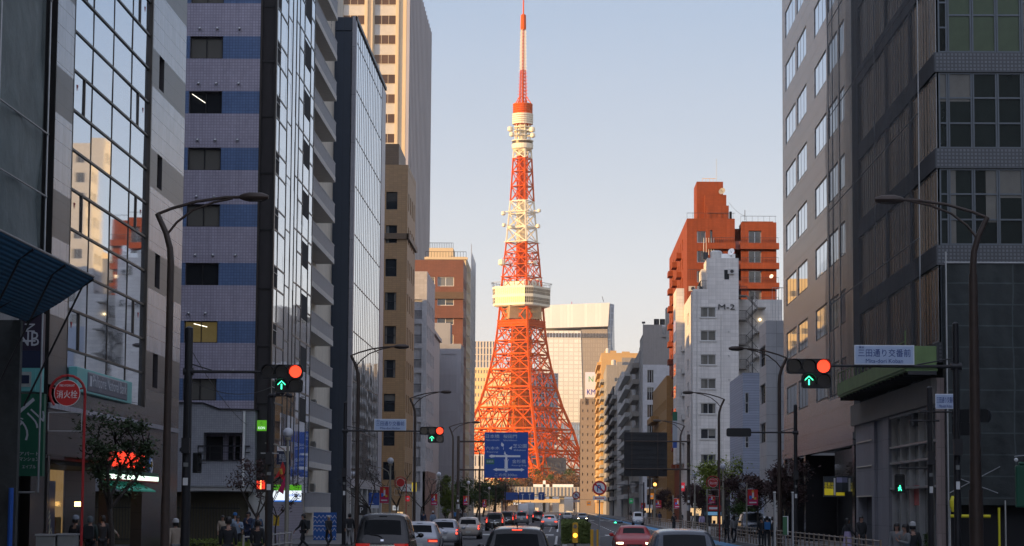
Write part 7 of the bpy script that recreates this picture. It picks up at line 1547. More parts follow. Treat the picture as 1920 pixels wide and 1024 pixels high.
# stations: y, half width, z bottom, z belt, roof half width, z roof, flag (R rear glass, S side, W windscreen, . none) for the span to the next station
def scale_st(st, L, W, H): return [(y*L, hw*W/2, zb*H, zt*H, hr*W/2, zr*H, f) for y, hw, zb, zt, hr, zr, f in st]
STY = {
 'van': [(0, .86, .17, .44, .80, .47, '.'), (.006, .97, .15, .50, .90, .53, '.'), (.022, .99, .14, .53, .92, .585, 'R'), (.075, 1, .13, .56, .82, .93, '.'), (.10, 1, .13, .56, .80, .975, '.'), (.13, 1, .13, .56, .79, .985, 'S'), (.33, 1, .13, .56, .79, 1.0, 'S'), (.345, 1, .13, .56, .79, 1.0, '.'), (.36, 1, .13, .56, .79, 1.0, 'S'), (.585, 1, .13, .55, .79, .985, '.'), (.60, 1, .13, .55, .79, .985, 'S'), (.68, 1, .13, .55, .78, .965, '.'), (.69, 1, .13, .55, .78, .96, 'W'), (.84, .98, .13, .53, .80, .60, '.'), (.87, .97, .13, .52, .78, .565, '.'), (.96, .92, .15, .47, .74, .49, '.'), (.99, .82, .2, .38, .66, .40, '.'), (1, .7, .24, .33, .58, .34, '.')],
 'hatch': [(0, .84, .22, .46, .78, .50, '.'), (.008, .95, .18, .54, .88, .60, '.'), (.025, .98, .16, .58, .88, .635, 'R'), (.105, 1, .15, .62, .76, .93, '.'), (.125, 1, .15, .62, .75, .965, '.'), (.16, 1, .15, .62, .74, .975, 'S'), (.36, 1, .15, .61, .74, 1.0, '.'), (.378, 1, .15, .61, .74, 1.0, 'S'), (.58, 1, .15, .60, .73, .975, '.'), (.60, 1, .15, .60, .73, .965, 'W'), (.76, .98, .15, .59, .78, .66, '.'), (.79, .97, .15, .58, .76, .635, '.'), (.93, .93, .16, .52, .72, .56, '.'), (.985, .82, .2, .42, .64, .46, '.'), (1, .7, .24, .36, .56, .38, '.')],
 'sedan': [(0, .84, .24, .50, .76, .56, '.'), (.01, .94, .2, .58, .82, .66, '.'), (.04, .97, .18, .62, .82, .70, '.'), (.13, .99, .17, .64, .80, .72, '.'), (.15, 1, .17, .64, .80, .735, 'R'), (.29, 1, .17, .65, .68, .955, '.'), (.31, 1, .17, .65, .67, .975, 'S'), (.45, 1, .17, .65, .67, 1.0, '.'), (.465, 1, .17, .65, .67, 1.0, 'S'), (.59, 1, .17, .64, .66, .965, '.'), (.605, 1, .17, .64, .66, .955, 'W'), (.74, .99, .17, .63, .76, .70, '.'), (.77, .98, .17, .62, .75, .675, '.'), (.93, .93, .18, .55, .70, .59, '.'), (.985, .82, .22, .44, .62, .48, '.'), (1, .7, .26, .38, .55, .40, '.')],
 'box': [(0, .9, .2, .5, .86, .55, '.'), (.006, .98, .18, .6, .95, .7, '.'), (.03, 1, .15, .62, .96, .98, '.'), (.05, 1, .15, .62, .95, 1, '.'), (.70, 1, .15, .62, .95, 1, '.'), (.71, .95, .15, .45, .88, .80, 'S'), (.88, .95, .15, .45, .86, .78, '.'), (.89, .95, .15, .45, .86, .77, 'W'), (.97, .94, .15, .43, .86, .46, '.'), (1, .85, .2, .35, .75, .37, '.')],
}
CARG = 'cars in the street traffic'
def make_car(label, sty, L, W, H, pm, px, s, facing='away', x=None, cat='car', on=True, name='parked_car', rails=False, lamps='wide', plate=PLW, roofm=None, z=.0, brake=True, head=True, roofglow=False, Y=None):
    st = scale_st(STY[sty], L, W, H); n = len(st); me = bpy.data.meshes.new('b'); vs = []; fs = []; mi = []
    for (y, hw, zb, zt, hr, zr, f) in st:
        half = [(0, zb), (hw*.82, zb), (hw*.985, zb+.12*H), (hw, (zb+zt)/2+.03*H), (hw*.965, zt), (hr, zr-.10*(zr-zt)-.008*H), (hr*.86, zr), (0, zr+.012*H)]
        vs += [(a, y, c) for a, c in half]+[(-a, y, c) for a, c in half[-2:0:-1]]
    m = 14
    for i in range(n-1):
        f = st[i][6]
        for j in range(m):
            fs.append([i*m+j, i*m+(j+1) % m, (i+1)*m+(j+1) % m, (i+1)*m+j][::-1]); g = 0
            if f in 'RW' and j in (6, 7): g = 1
            if f == 'S' and j in (4, 9): g = 1
            mi.append(g)
    fs.append([j for j in range(m)]); mi.append(0); fs.append([(n-1)*m+j for j in range(m)][::-1]); mi.append(0)
    me.from_pydata(vs, [], fs); me.polygons.foreach_set('material_index', mi); me.materials.append(pm); me.materials.append(CG)
    o = bpy.data.objects.new('b', me); COL.objects.link(o); sm = o.modifiers.new('s', 'SUBSURF'); sm.levels = 2
    bpy.context.view_layer.update(); dg = bpy.context.evaluated_depsgraph_get(); full = bpy.data.meshes.new_from_object(o.evaluated_get(dg)); bpy.data.objects.remove(o)
    bm = bmesh.new(); bm.from_mesh(full); bmesh.ops.recalc_face_normals(bm, faces=bm.faces); bvh = BVHTree.FromBMesh(bm); bm.free()
    rt = empty(name, (0, 0, 0), label, cat, CARG)
    def part(nm, sel, mt):
        b_ = bmesh.new(); b_.from_mesh(full); b_.faces.ensure_lookup_table()
        bmesh.ops.recalc_face_normals(b_, faces=b_.faces)
        bmesh.ops.delete(b_, geom=[q for q in b_.faces if not sel(q)], context='FACES')
        for q in b_.faces: q.smooth = True; q.material_index = 0
        mm = bpy.data.meshes.new(nm); b_.to_mesh(mm); b_.free(); mm.materials.append(mt); return put(nm, mm, rt, (0, 0, 0), 0, world=False)
    part('body', lambda q: q.material_index == 0, pm)
    ys = [k[0] for k in st]; fl = [k[6] for k in st]
    yR = ys[fl.index('R')+1] if 'R' in fl else -1; yW = ys[fl.index('W')]
    if 'R' in fl: part('rear_window', lambda q: q.material_index == 1 and q.calc_center_median().y < yR and abs(q.calc_center_median().x) < st[fl.index('R')][4]*.87, CG)
    part('windscreen', lambda q: q.material_index == 1 and q.calc_center_median().y > yW-.02 and abs(q.calc_center_median().x) < W*.36*1.0, CG)
    for sg in (-1, 1): part('side_window', lambda q: q.material_index == 1 and q.calc_center_median().x*sg > W*.36 and yR-.05 < q.calc_center_median().y < yW+.05, CG)
    def surf(xx, zz, d=1):
        h = bvh.ray_cast(Vector((xx, -1 if d > 0 else L+1, zz)), Vector((0, d, 0)))[0]; return h.y if h else (0 if d > 0 else L)
    def face_box(nm, x0, x1, z0, z1, mt, d=1, out=.015, dep=.12, par=None):
        b = MB(); k = 5; P0, P1 = [], []
        for i in range(k):
            xx = lerp(x0, x1, i/(k-1))
            for zz in (z0, z1): yy = surf(xx, zz, d)-d*out; P0.append(Vector((xx, yy, zz))); P1.append(Vector((xx, yy+d*dep, zz)))
        for i in range(k-1):
            a, c, e, g = P0[2*i], P0[2*i+2], P0[2*i+3], P0[2*i+1]; a2, c2, e2, g2 = P1[2*i], P1[2*i+2], P1[2*i+3], P1[2*i+1]
            for q in ((a, c, e, g), (a2, a, g, g2), (c, c2, e2, e), (g, e, e2, g2), (a2, c2, c, a)): b.poly(q if d > 0 else q[::-1], mt)
        return b.build(nm, par or rt, world=False)
    hw = W/2; tl = TAILON if (on and brake) else TAIL
    for sg in (-1, 1):
        a = lambda u0, u1: (min(sg*u0, sg*u1)*hw, max(sg*u0, sg*u1)*hw)
        if sty == 'box': face_box('tail_lamp', *a(.62, .85), .24*H, .28*H, tl)
        elif lamps == 'tall': face_box('tail_lamp', *a(.74, .93), .44*H, .74*H if sty == 'van' else .7*H, TAIL); face_box('brake_lamp', *a(.78, .9), .46*H, .62*H, tl, out=.03)
        elif lamps == 'wide': face_box('tail_lamp', *a(.42, .92), .40*H, .49*H, TAIL); face_box('brake_lamp', *a(.5, .9), .415*H, .45*H, tl, out=.03)
        else: face_box('tail_lamp', *a(.55, .93), .46*H, .58*H, TAIL); face_box('brake_lamp', *a(.62, .9), .49*H, .55*H, tl, out=.03)
        face_box('headlamp', *a(.55, .88), .40*H if sty != 'van' else .39*H, .455*H if sty != 'van' else .44*H, (HEAD if head else HEADO) if facing != 'away' else HEADO, -1)
        b = MB(); ym = ys[fl.index('W')+1]-.12*L*.3; zm_ = st[fl.index('W')][3]+.06*H; i0 = len(b.v); b.sphere((0, 0, 0), 1, pm, 10); b.v = [Vector((sg*(hw+.10)+v.x*.11, ym+v.y*.07, zm_+v.z*.085)) for v in b.v]; b.tube((sg*(hw-.06), ym, zm_-.06), (sg*(hw+.04), ym, zm_-.03), .03, pm, 6); b.build('side_mirror', rt, smooth=True, world=False)
        for wy in (.19*L, .80*L):
            wr = .19*H if H > 1.7 else .22*H; wr = min(wr, .34) if sty != 'box' else .4; b = MB(); xx = sg*(hw-.10)
            b.tube((sg*(hw-.30), wy, wr+.03), (sg*(hw+.004), wy, wr+.03), wr+.07, BPL, 22); b.build('wheel_arch', rt, world=False)
            b = MB(); b.tube((sg*(hw-.24), wy, wr), (sg*(hw+.012), wy, wr), wr, RUBBER, 24); w_ = b.build('wheel', rt, smooth=True, world=False); b = MB(); b.tube((sg*(hw-.02), wy, wr), (sg*(hw+.018), wy, wr), wr*.62, RIMM, 16); b.build('rim', w_, world=False)
    for sg in (-1, 1):
        for fy in ((.36, .60) if sty != 'box' else ()):
            hx = bvh.ray_cast(Vector((sg*3, fy*L-.12, .53*H)), Vector((-sg, 0, 0)))[0]
            if hx: b = MB(); b.box(hx.x-.03, hx.x+.03, fy*L-.22, fy*L-.06, .53*H, .53*H+.03, CHR if sty == 'van' else BPL); b.build('door_handle', rt, world=False)
    face_box('number_plate', -.17, .17, (.27 if sty != 'van' else .36)*H, (.27 if sty != 'van' else .36)*H+.16, plate, out=.03); face_box('number_plate', -.17, .17, .22*H, .22*H+.16, plate, -1, out=.03)
    face_box('rear_bumper', -.8*hw, .8*hw, .15*H, .21*H, BPL, out=.02)
    if sty == 'van': face_box('chrome_strip', -.45*hw, .45*hw, .455*H, .47*H, CHR, out=.03)
    face_box('grille', -.38*hw, .38*hw, .25*H, .39*H, BPL, -1, out=.012); face_box('lower_grille', -.7*hw, .7*hw, .15*H, .2*H, BPL, -1, out=.012)
    if sty in ('van', 'hatch'): face_box('high_brake_lamp', -.13, .13, .945*H, .957*H, TAILON if rails or (on and s < 15) else BPL, out=.025); 
    elif sty == 'sedan': face_box('high_brake_lamp', -.14, .14, .76*H, .785*H, TAILON if on and brake else TAIL, out=.02)
    if sty in ('van', 'hatch'):
        b = MB(); zz0 = st[fl.index('R')][5]+.06; pts = [(x_, surf(x_, z_)-.03, z_) for x_, z_ in ((0, zz0-.05), (-.15, zz0+.03), (-.42, zz0+.06))]; b.path(pts, .014, BPL, 5); b.build('rear_wiper', rt, world=False)
        face_box('emblem', -.05, .05, .53*H if sty == 'van' else .585*H, .56*H if sty == 'van' else .61*H, CHR, out=.02, dep=.04)
    if rails:
        for sg in (-1, 1): b = MB(); zr = H*1.0; b.path([(sg*hw*.70, .14*L, H*.965), (sg*hw*.72, .18*L, H*1.035), (sg*hw*.72, .5*L, H*1.045), (sg*hw*.70, .56*L, H*.965)], .026, BPL, 6); b.build('roof_rail', rt, smooth=True, world=False)
        b = MB(); b.tube((0, .2*L, H), (0, .14*L, H*1.06), .02, BPL, 6, .008); b.build('aerial', rt, world=False)
    Yc = Y or FPX/s; xc = x if x is not None else atY(px, 953, Yc).x
    if facing == 'away': rt.location = (xc, Yc, z)
    else: rt.location = (xc, Yc+0, z); rt.rotation_euler = (0, 0, math.pi); rt.location.y = Yc+L*.0+L
    return rt
BK = paint('black_brown', (.005, .004, .004), .25, 0); SIL = paint('silver', (.34, .35, .38), .3, .6); WSIL = paint('white_silver', (.42, .44, .48), .3, .3); BEG = paint('pearl_beige', (.46, .42, .38), .3, .3); BLKP = paint('black', (.012, .012, .014), .18, .3); GRYP = paint('grey', (.15, .155, .16), .3, .5); WHP = paint('white', (.62, .62, .62), .3, .1); REDC = paint('red', (.40, .004, .006), .45, 0); NVY = paint('dark_blue', (.03, .04, .06), .2, .4); KEI = paint('kei_white', (.5, .53, .56), .35, .1)
make_car('black-brown people carrier with wide red lamps, first in the kerbside queue', 'van', 4.9, 1.87, 1.95, BK, 717, 57, brake=False)
make_car('silvery wagon with lit angular tail lamp, second in the kerbside queue', 'hatch', 4.6, 1.8, 1.52, WSIL, 786, 42)
make_car('silver wagon with upright lit lamps, third in the kerbside queue', 'hatch', 4.5, 1.74, 1.52, SIL, 832, 34, lamps='tall')
make_car('beige-white wagon, fourth in the kerbside queue', 'hatch', 4.4, 1.7, 1.5, BEG, 878, 27.4, lamps='tall')
make_car('black tall wagon with upright lit lamps and a yellow plate sticker, past the beige one', 'van', 4.5, 1.78, 1.72, BLKP, 927.5, 20, lamps='tall')
make_car('dark red-lit van just beyond the black tall wagon', 'van', 4.6, 1.75, 1.8, BK, 950, 16.5, lamps='tall')
make_car('grey van with upright lit lamps in the middle lane', 'van', 4.7, 1.72, 1.8, GRYP, 978, 14.6, lamps='tall')
make_car('black wagon with high brake light ahead of the silver saloon', 'van', 4.6, 1.8, 1.75, BLKP, 1009, 12.6, lamps='tall')
make_car('silver saloon with round lit tail lamps in the median lane', 'sedan', 4.85, 1.83, 1.46, SIL, 1030, 18, lamps='round')
make_car('dark sport utility car with roof rails and glossy roof cut by the picture bottom', 'hatch', 4.6, 1.84, 1.67, BLKP, 969, 73, rails=True)
make_car('bright red sports car with lit headlamps coming towards the viewer', 'sedan', 4.6, 1.86, 1.38, REDC, 1190, 41, 'toward')
make_car('dark car with big windscreen cut by the picture bottom, beside the red one', 'hatch', 4.8, 1.86, 1.66, NVY, 1290, 79, 'toward', head=False)
make_car('small white van parked at the kerb on the apartment side', 'van', 3.4, 1.5, 1.75, KEI, 1197, 14.2, 'toward', head=False, x=10.2)
make_car('bluish oncoming car stopped far beyond the hedge', 'sedan', 4.6, 1.8, 1.45, GRYP, 1064, 11.2, 'toward', head=False)
make_car('dark oncoming car with orange lamps far past the smaller no U-turn sign', 'sedan', 4.6, 1.8, 1.45, NVY, 1092, 12.2, 'toward')
make_car('white box truck far ahead in the kerbside lane', 'box', 6.5, 2.1, 3.0, WHP, 981, 9.6, name='box_truck', cat='truck')
make_car('taller white box truck farthest ahead beside its twin', 'box', 8.0, 2.3, 3.3, KEI, 993, 8.6, name='box_truck', cat='truck')
make_car('dark parked minivan on the side plot behind the two women walking', 'van', 4.5, 1.8, 1.85, NVY, 1384, 26, 'toward', head=False, x=13.9, z=.14)
make_car('pale car in the side plot between the bare trees', 'hatch', 4.3, 1.75, 1.5, KEI, 1418, 25, 'toward', head=False, x=15.3, z=.14)
q = S(862, 953, 23); 
for i, (px, s, m) in enumerate(((937, 13, GRYP), (962, 10.6, BLKP))): make_car(('grey car half hidden past the black tall wagon', 'small dark car far ahead in the kerbside lane')[i], 'sedan', 4.5, 1.75, 1.45, m, px, s, lamps='round')
# ---------------------------------------------------------------- trees and planting
BARK = mat('bark_dark', (.045, .036, .03), .9, 0, .3, scale=5, bump=.4, bscale=18)
def leafm(n, c, v=.35): return mat('leaves_'+n, c, .7, 0, v, scale=1.1, spec=.2)
L_DG = leafm('dark_green', (.05, .075, .035)); L_PUR = leafm('purple_brown', (.075, .045, .042)); L_YG = leafm('yellow_green', (.16, .20, .035)); L_GR = leafm('mid_green', (.050, .085, .022)); L_OR = leafm('autumn_orange', (.38, .13, .03)); L_BR = leafm('autumn_brown', (.15, .08, .04)); L_CLIP = leafm('clipped_green', (.10, .13, .025))
def tree(label, x, y, h, trunk_h, rx, leaf, nleaf, ls, seed, group=None, name='street_tree', lean=0, flat=.7, clumps=14, z0=.14, tr=.12, depth=3, cat='tree', bare=False):
    rg = random.Random(seed); t = empty(name, (x, y, z0), label, cat, group); b = MB(); tips = []
    def branch(p, d, ln, r, lv):
        n = 3; q = p
        for k in range(n):
            d2 = (d+Vector((rg.uniform(-.22, .22), rg.uniform(-.22, .22), rg.uniform(-.05, .16)))).normalized(); e = q+d2*ln/n; b.tube(q, e, r*(1-.25*k/n), BARK, 6 if lv == 0 else 5, r*(1-.25*(k+1)/n), cap=False); q = e; d = d2
            if lv > 0 and k > 0 and lv < depth: tips.append(q.copy())
        if lv >= depth: tips.append(q.copy()); return
        for _ in range(4 if lv == 0 else rg.choice((2, 3))):
            a = rg.uniform(0, 6.28); sp = .95 if lv == 0 else .8
            nd = (d*.75+Vector((math.cos(a)*sp, math.sin(a)*sp, rg.uniform(0, .5)))).normalized(); branch(q, nd, ln*rg.uniform(.55, .8), r*.62, lv+1)
    o = Vector((0, 0, 0)); branch(o, Vector((lean, 0, 1)).normalized(), trunk_h, tr, 0)
    zc = (h+trunk_h*.8)/2; rz = (h-trunk_h*.7)/2
    # keep the limbs inside the crown
    b.v = [Vector((v.x*min(1, rx*1.0/max(rx, abs(v.x))), v.y*min(1, rx/max(rx, abs(v.y))), v.z*min(1, h*.97/max(v.z, h*.97)))) for v in b.v]
    b.build('trunk', t, smooth=True, world=False)
    cl = []
    for i in range(clumps):
        if tips and i < len(tips)*.6 and not flat > 1.5: q = rg.choice(tips); q = Vector((max(-rx, min(rx, q.x)), max(-rx, min(rx, q.y)), max(trunk_h*.8, min(h*.95, q.z))))
        else:
            while True:
                q = Vector((rg.uniform(-1, 1), rg.uniform(-1, 1), rg.uniform(-1, 1)))
                if .25 < q.length < 1: break
            q = Vector((q.x*rx*.85, q.y*rx*.85, zc+q.z*rz*.85))
        cl.append((q, rg.uniform(.22, .5)*min(rx, rz*1.2)*(.6 if bare else 1)))
    c = MB()
    for i in range(nleaf):
        q, r = rg.choice(cl); 
        v = Vector((rg.gauss(0, .5), rg.gauss(0, .5), rg.gauss(0, .42))); p = q+v*r*1.1
        a = Vector((rg.uniform(-1, 1), rg.uniform(-1, 1), rg.uniform(-.7, .7))).normalized(); e = a.cross(Vector((rg.uniform(-1, 1), rg.uniform(-1, 1), 1))).normalized(); s = ls*rg.uniform(.6, 1.3)
        c.poly([p-a*s, p-e*s*.5, p+a*s, p+e*s*.5], leaf)
    c.build('crown', t, world=False); return t
tree('dark green street tree in front of the glowing grocery sign', S(214, 900, 66).x, FPX/66, 5.1, 1.9, .85, L_DG, 3300, .065, 11, flat=1, clumps=22, tr=.09)
tree('thin plum-leaved street tree before the pale tiled annex', S(474, 900, 48).x, FPX/48, 4.0, 1.6, 1.15, L_PUR, 900, .06, 5, clumps=12, tr=.055, bare=True)
tree('little dark leaning street tree behind the thick utility pole', S(520, 900, 40).x, FPX/40, 3.2, 1.5, .9, L_PUR, 500, .06, 8, clumps=8, tr=.05, bare=True)
GP = 'bare purple-brown street trees'
for i, (px, s, h, rx, l) in enumerate(((1462, 31, 4.9, 2.0, 'bare purple-brown tree in front of the white panelled building'), (1425, 26, 4.7, 1.9, 'bare purple-brown tree beside the red and magenta banner post'), (1362, 23, 4.9, 2.3, 'bare purple-brown tree under the yellow-green crown'), (1322, 19.5, 4.7, 2.0, 'bare purple-brown tree beside the brown gantry pole'), (1296, 16.5, 4.6, 2.0, 'bare purple-brown tree behind the brown gantry pole'), (1265, 13.5, 4.6, 2.1, 'bare purple-brown tree below the mustard building'), (1238, 11.5, 4.6, 2.0, 'bare purple-brown tree near the small white van'))):
    tree(l, S(px, 900, s).x, FPX/s, h, 1.9, rx, L_PUR, 6500, .10, 20+i, GP, tr=.08, clumps=26, bare=True)
tree('yellow-green leafy tree before the white lettered apartments', S(1366, 900, 21).x, FPX/21, 8.2, 3.0, 2.3, L_YG, 5200, .12, 31, tr=.15, clumps=26)
tree('dark green shrubby tree behind the parked minivan', S(1378, 930, 24).x+.5, FPX/24.5, 4.6, 1.0, 1.6, L_GR, 2600, .09, 32, tr=.1, clumps=18)
GB = 'leafless street trees on the office side'
for i, (px, s, l) in enumerate(((700, 31, 'leafless tree before the mirrored glass tower base'), (742, 26, 'leafless tree before the brown tower base'), (790, 21.5, 'leafless tree before the rose tiled podium'))):
    tree(l, S(px, 900, s).x, FPX/s, 5.2, 2.0, 1.9, L_PUR, 300, .06, 40+i, GB, tr=.07, clumps=14, bare=True)
tree('tall clipped columnar green tree beside the plain grey building', S(838, 930, 15).x, FPX/15, 6.4, .6, 1.15, L_CLIP, 7000, .11, 50, flat=2, clumps=60, tr=.12, name='columnar_tree')
tree('broad dark green tree behind the columnar one', S(868, 930, 12).x, FPX/12, 7.0, 1.5, 2.6, L_GR, 5000, .16, 51, flat=2, clumps=40, tr=.2)
tree('dark green tree hiding the low pale block left of the blue sign', S(893, 930, 10).x, FPX/10, 7.4, 2, 3.0, L_DG, 5000, .18, 52, flat=2, clumps=40, tr=.2)
tree('yellowing green tree under the big blue road sign', S(906, 930, 8.5).x, FPX/8.5, 7.6, 2, 2.0, L_YG, 3000, .16, 53, flat=2, clumps=26, tr=.2)
tree('dark tree mass right under the big blue road sign', S(925, 930, 7.0).x, FPX/7, 10, 3, 4.2, L_DG, 5000, .26, 54, flat=2, clumps=44, tr=.3)
tree('dark bare-branched tree left of the bridge', S(944, 930, 5.8).x, FPX/5.8, 11, 3, 4.0, L_PUR, 4200, .25, 55, flat=2, clumps=40, tr=.3)
# wooded rise behind the bridge
HM = mat('wooded_rise_soil', (.07, .05, .035), .9, 0, .3, scale=.1); b = MB(); YH = 1360
for i in range(24):
    for j in range(4):
        f = lambda i_, j_: (-120+i_*10, YH+j_*20, (6+5*math.sin(i_*.55)+3*math.sin(i_*1.3+2))*math.sin(min(1, (j_+.2)/2)*1.57)*(.4+.6*math.sin(math.pi*i_/24)))
        b.quad(f(i, j), f(i+1, j), f(i+1, j+1), f(i, j+1), HM)
tag(b.build('hillside', smooth=True), kind='structure')
GH = 'autumn trees at the foot of the lattice tower'
for i, (px, pt, s, m, rx, l) in enumerate(((1004, 874, 3.25, L_GR, 6, 'dark green round tree at the near foot of the lattice tower'), (1016, 886, 3.35, L_OR, 5.5, 'bright orange tree under the near tower leg'), (1040, 876, 3.2, L_OR, 5, 'orange topped tree right of the near tower leg'), (1031, 886, 3.3, L_GR, 4, 'slim green tree between the orange ones'), (1058, 880, 3.2, L_BR, 9, 'large brown autumn tree left of the street end tower'), (1078, 884, 3.25, L_BR, 8, 'brown autumn tree touching the street end tower'), (988, 893, 3.3, L_BR, 7, 'brown tree right of the big blue road sign'), (970, 896, 3.3, L_BR, 8, 'russet tree just under the big blue road sign'), (1070, 872, 3.1, L_GR, 6, 'green tree above the brown autumn ones'), (1048, 893, 3.4, L_BR, 7, 'low russet tree above the bridge parapet'), (950, 892, 3.4, L_DG, 8, 'dark tree over the bridge end on the office side'))):
    q = S(px, pt, s); tree(l, q.x, q.y, q.z, max(2, q.z*.25), rx, m, 2600, .55, 60+i, GH, 'autumn_tree', flat=2, clumps=30, z0=0, tr=.4, depth=2)
# hedge on the median, shrubs
LHG = leafm('hedge', (.15, .19, .055), .5); rg = random.Random(9)
def hedge(label, x0, x1, y0, y1, z0, z1, n, ls, m=LHG, name='clipped_hedge'):
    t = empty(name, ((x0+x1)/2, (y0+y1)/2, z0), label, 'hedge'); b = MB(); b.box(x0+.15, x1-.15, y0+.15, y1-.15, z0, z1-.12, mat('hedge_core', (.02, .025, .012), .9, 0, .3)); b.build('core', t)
    b = MB()
    for i in range(n):
        f = rg.random(); p = Vector((rg.uniform(x0, x1), rg.uniform(y0, y1), rg.uniform(z0, z1)))
        if f < .45: p.z = z1-abs(rg.gauss(0, .07))
        elif f < .7: p.y = y0+abs(rg.gauss(0, .08))
        elif f < .85: p.x = x0+abs(rg.gauss(0, .08))
        else: p.x = x1-abs(rg.gauss(0, .08))
        p += Vector((rg.gauss(0, .03), rg.gauss(0, .04), .06*math.sin(p.y*1.7+p.x)+rg.gauss(0, .03)))
        a = Vector((rg.uniform(-1, 1), rg.uniform(-1, 1), rg.uniform(-1, 1))).normalized(); e = a.orthogonal().normalized(); s = ls*rg.uniform(.6, 1.3); b.poly([p-a*s, p-e*s*.6, p+a*s, p+e*s*.6], m)
    b.build('foliage', t)
hedge('dark clipped hedge on the median behind the amber beacon', .1, 1.65, FPX/34, 178, .2, 1.28, 15000, .05)
hedge('low dark shrub bed before the dark stone entrance', 16.2, 19.5, 104, 112, .14, 1.1, 5000, .06, L_GR)
hedge('low pale green planting behind the people waiting', -17.0, -13.2, 104, 106.5, .14, .62, 2600, .05, L_CLIP)
hedge('small shrub bed by the signal pole near the cabinets', -12.9, -11.7, 88, 90, .14, .7, 900, .05, L_CLIP)
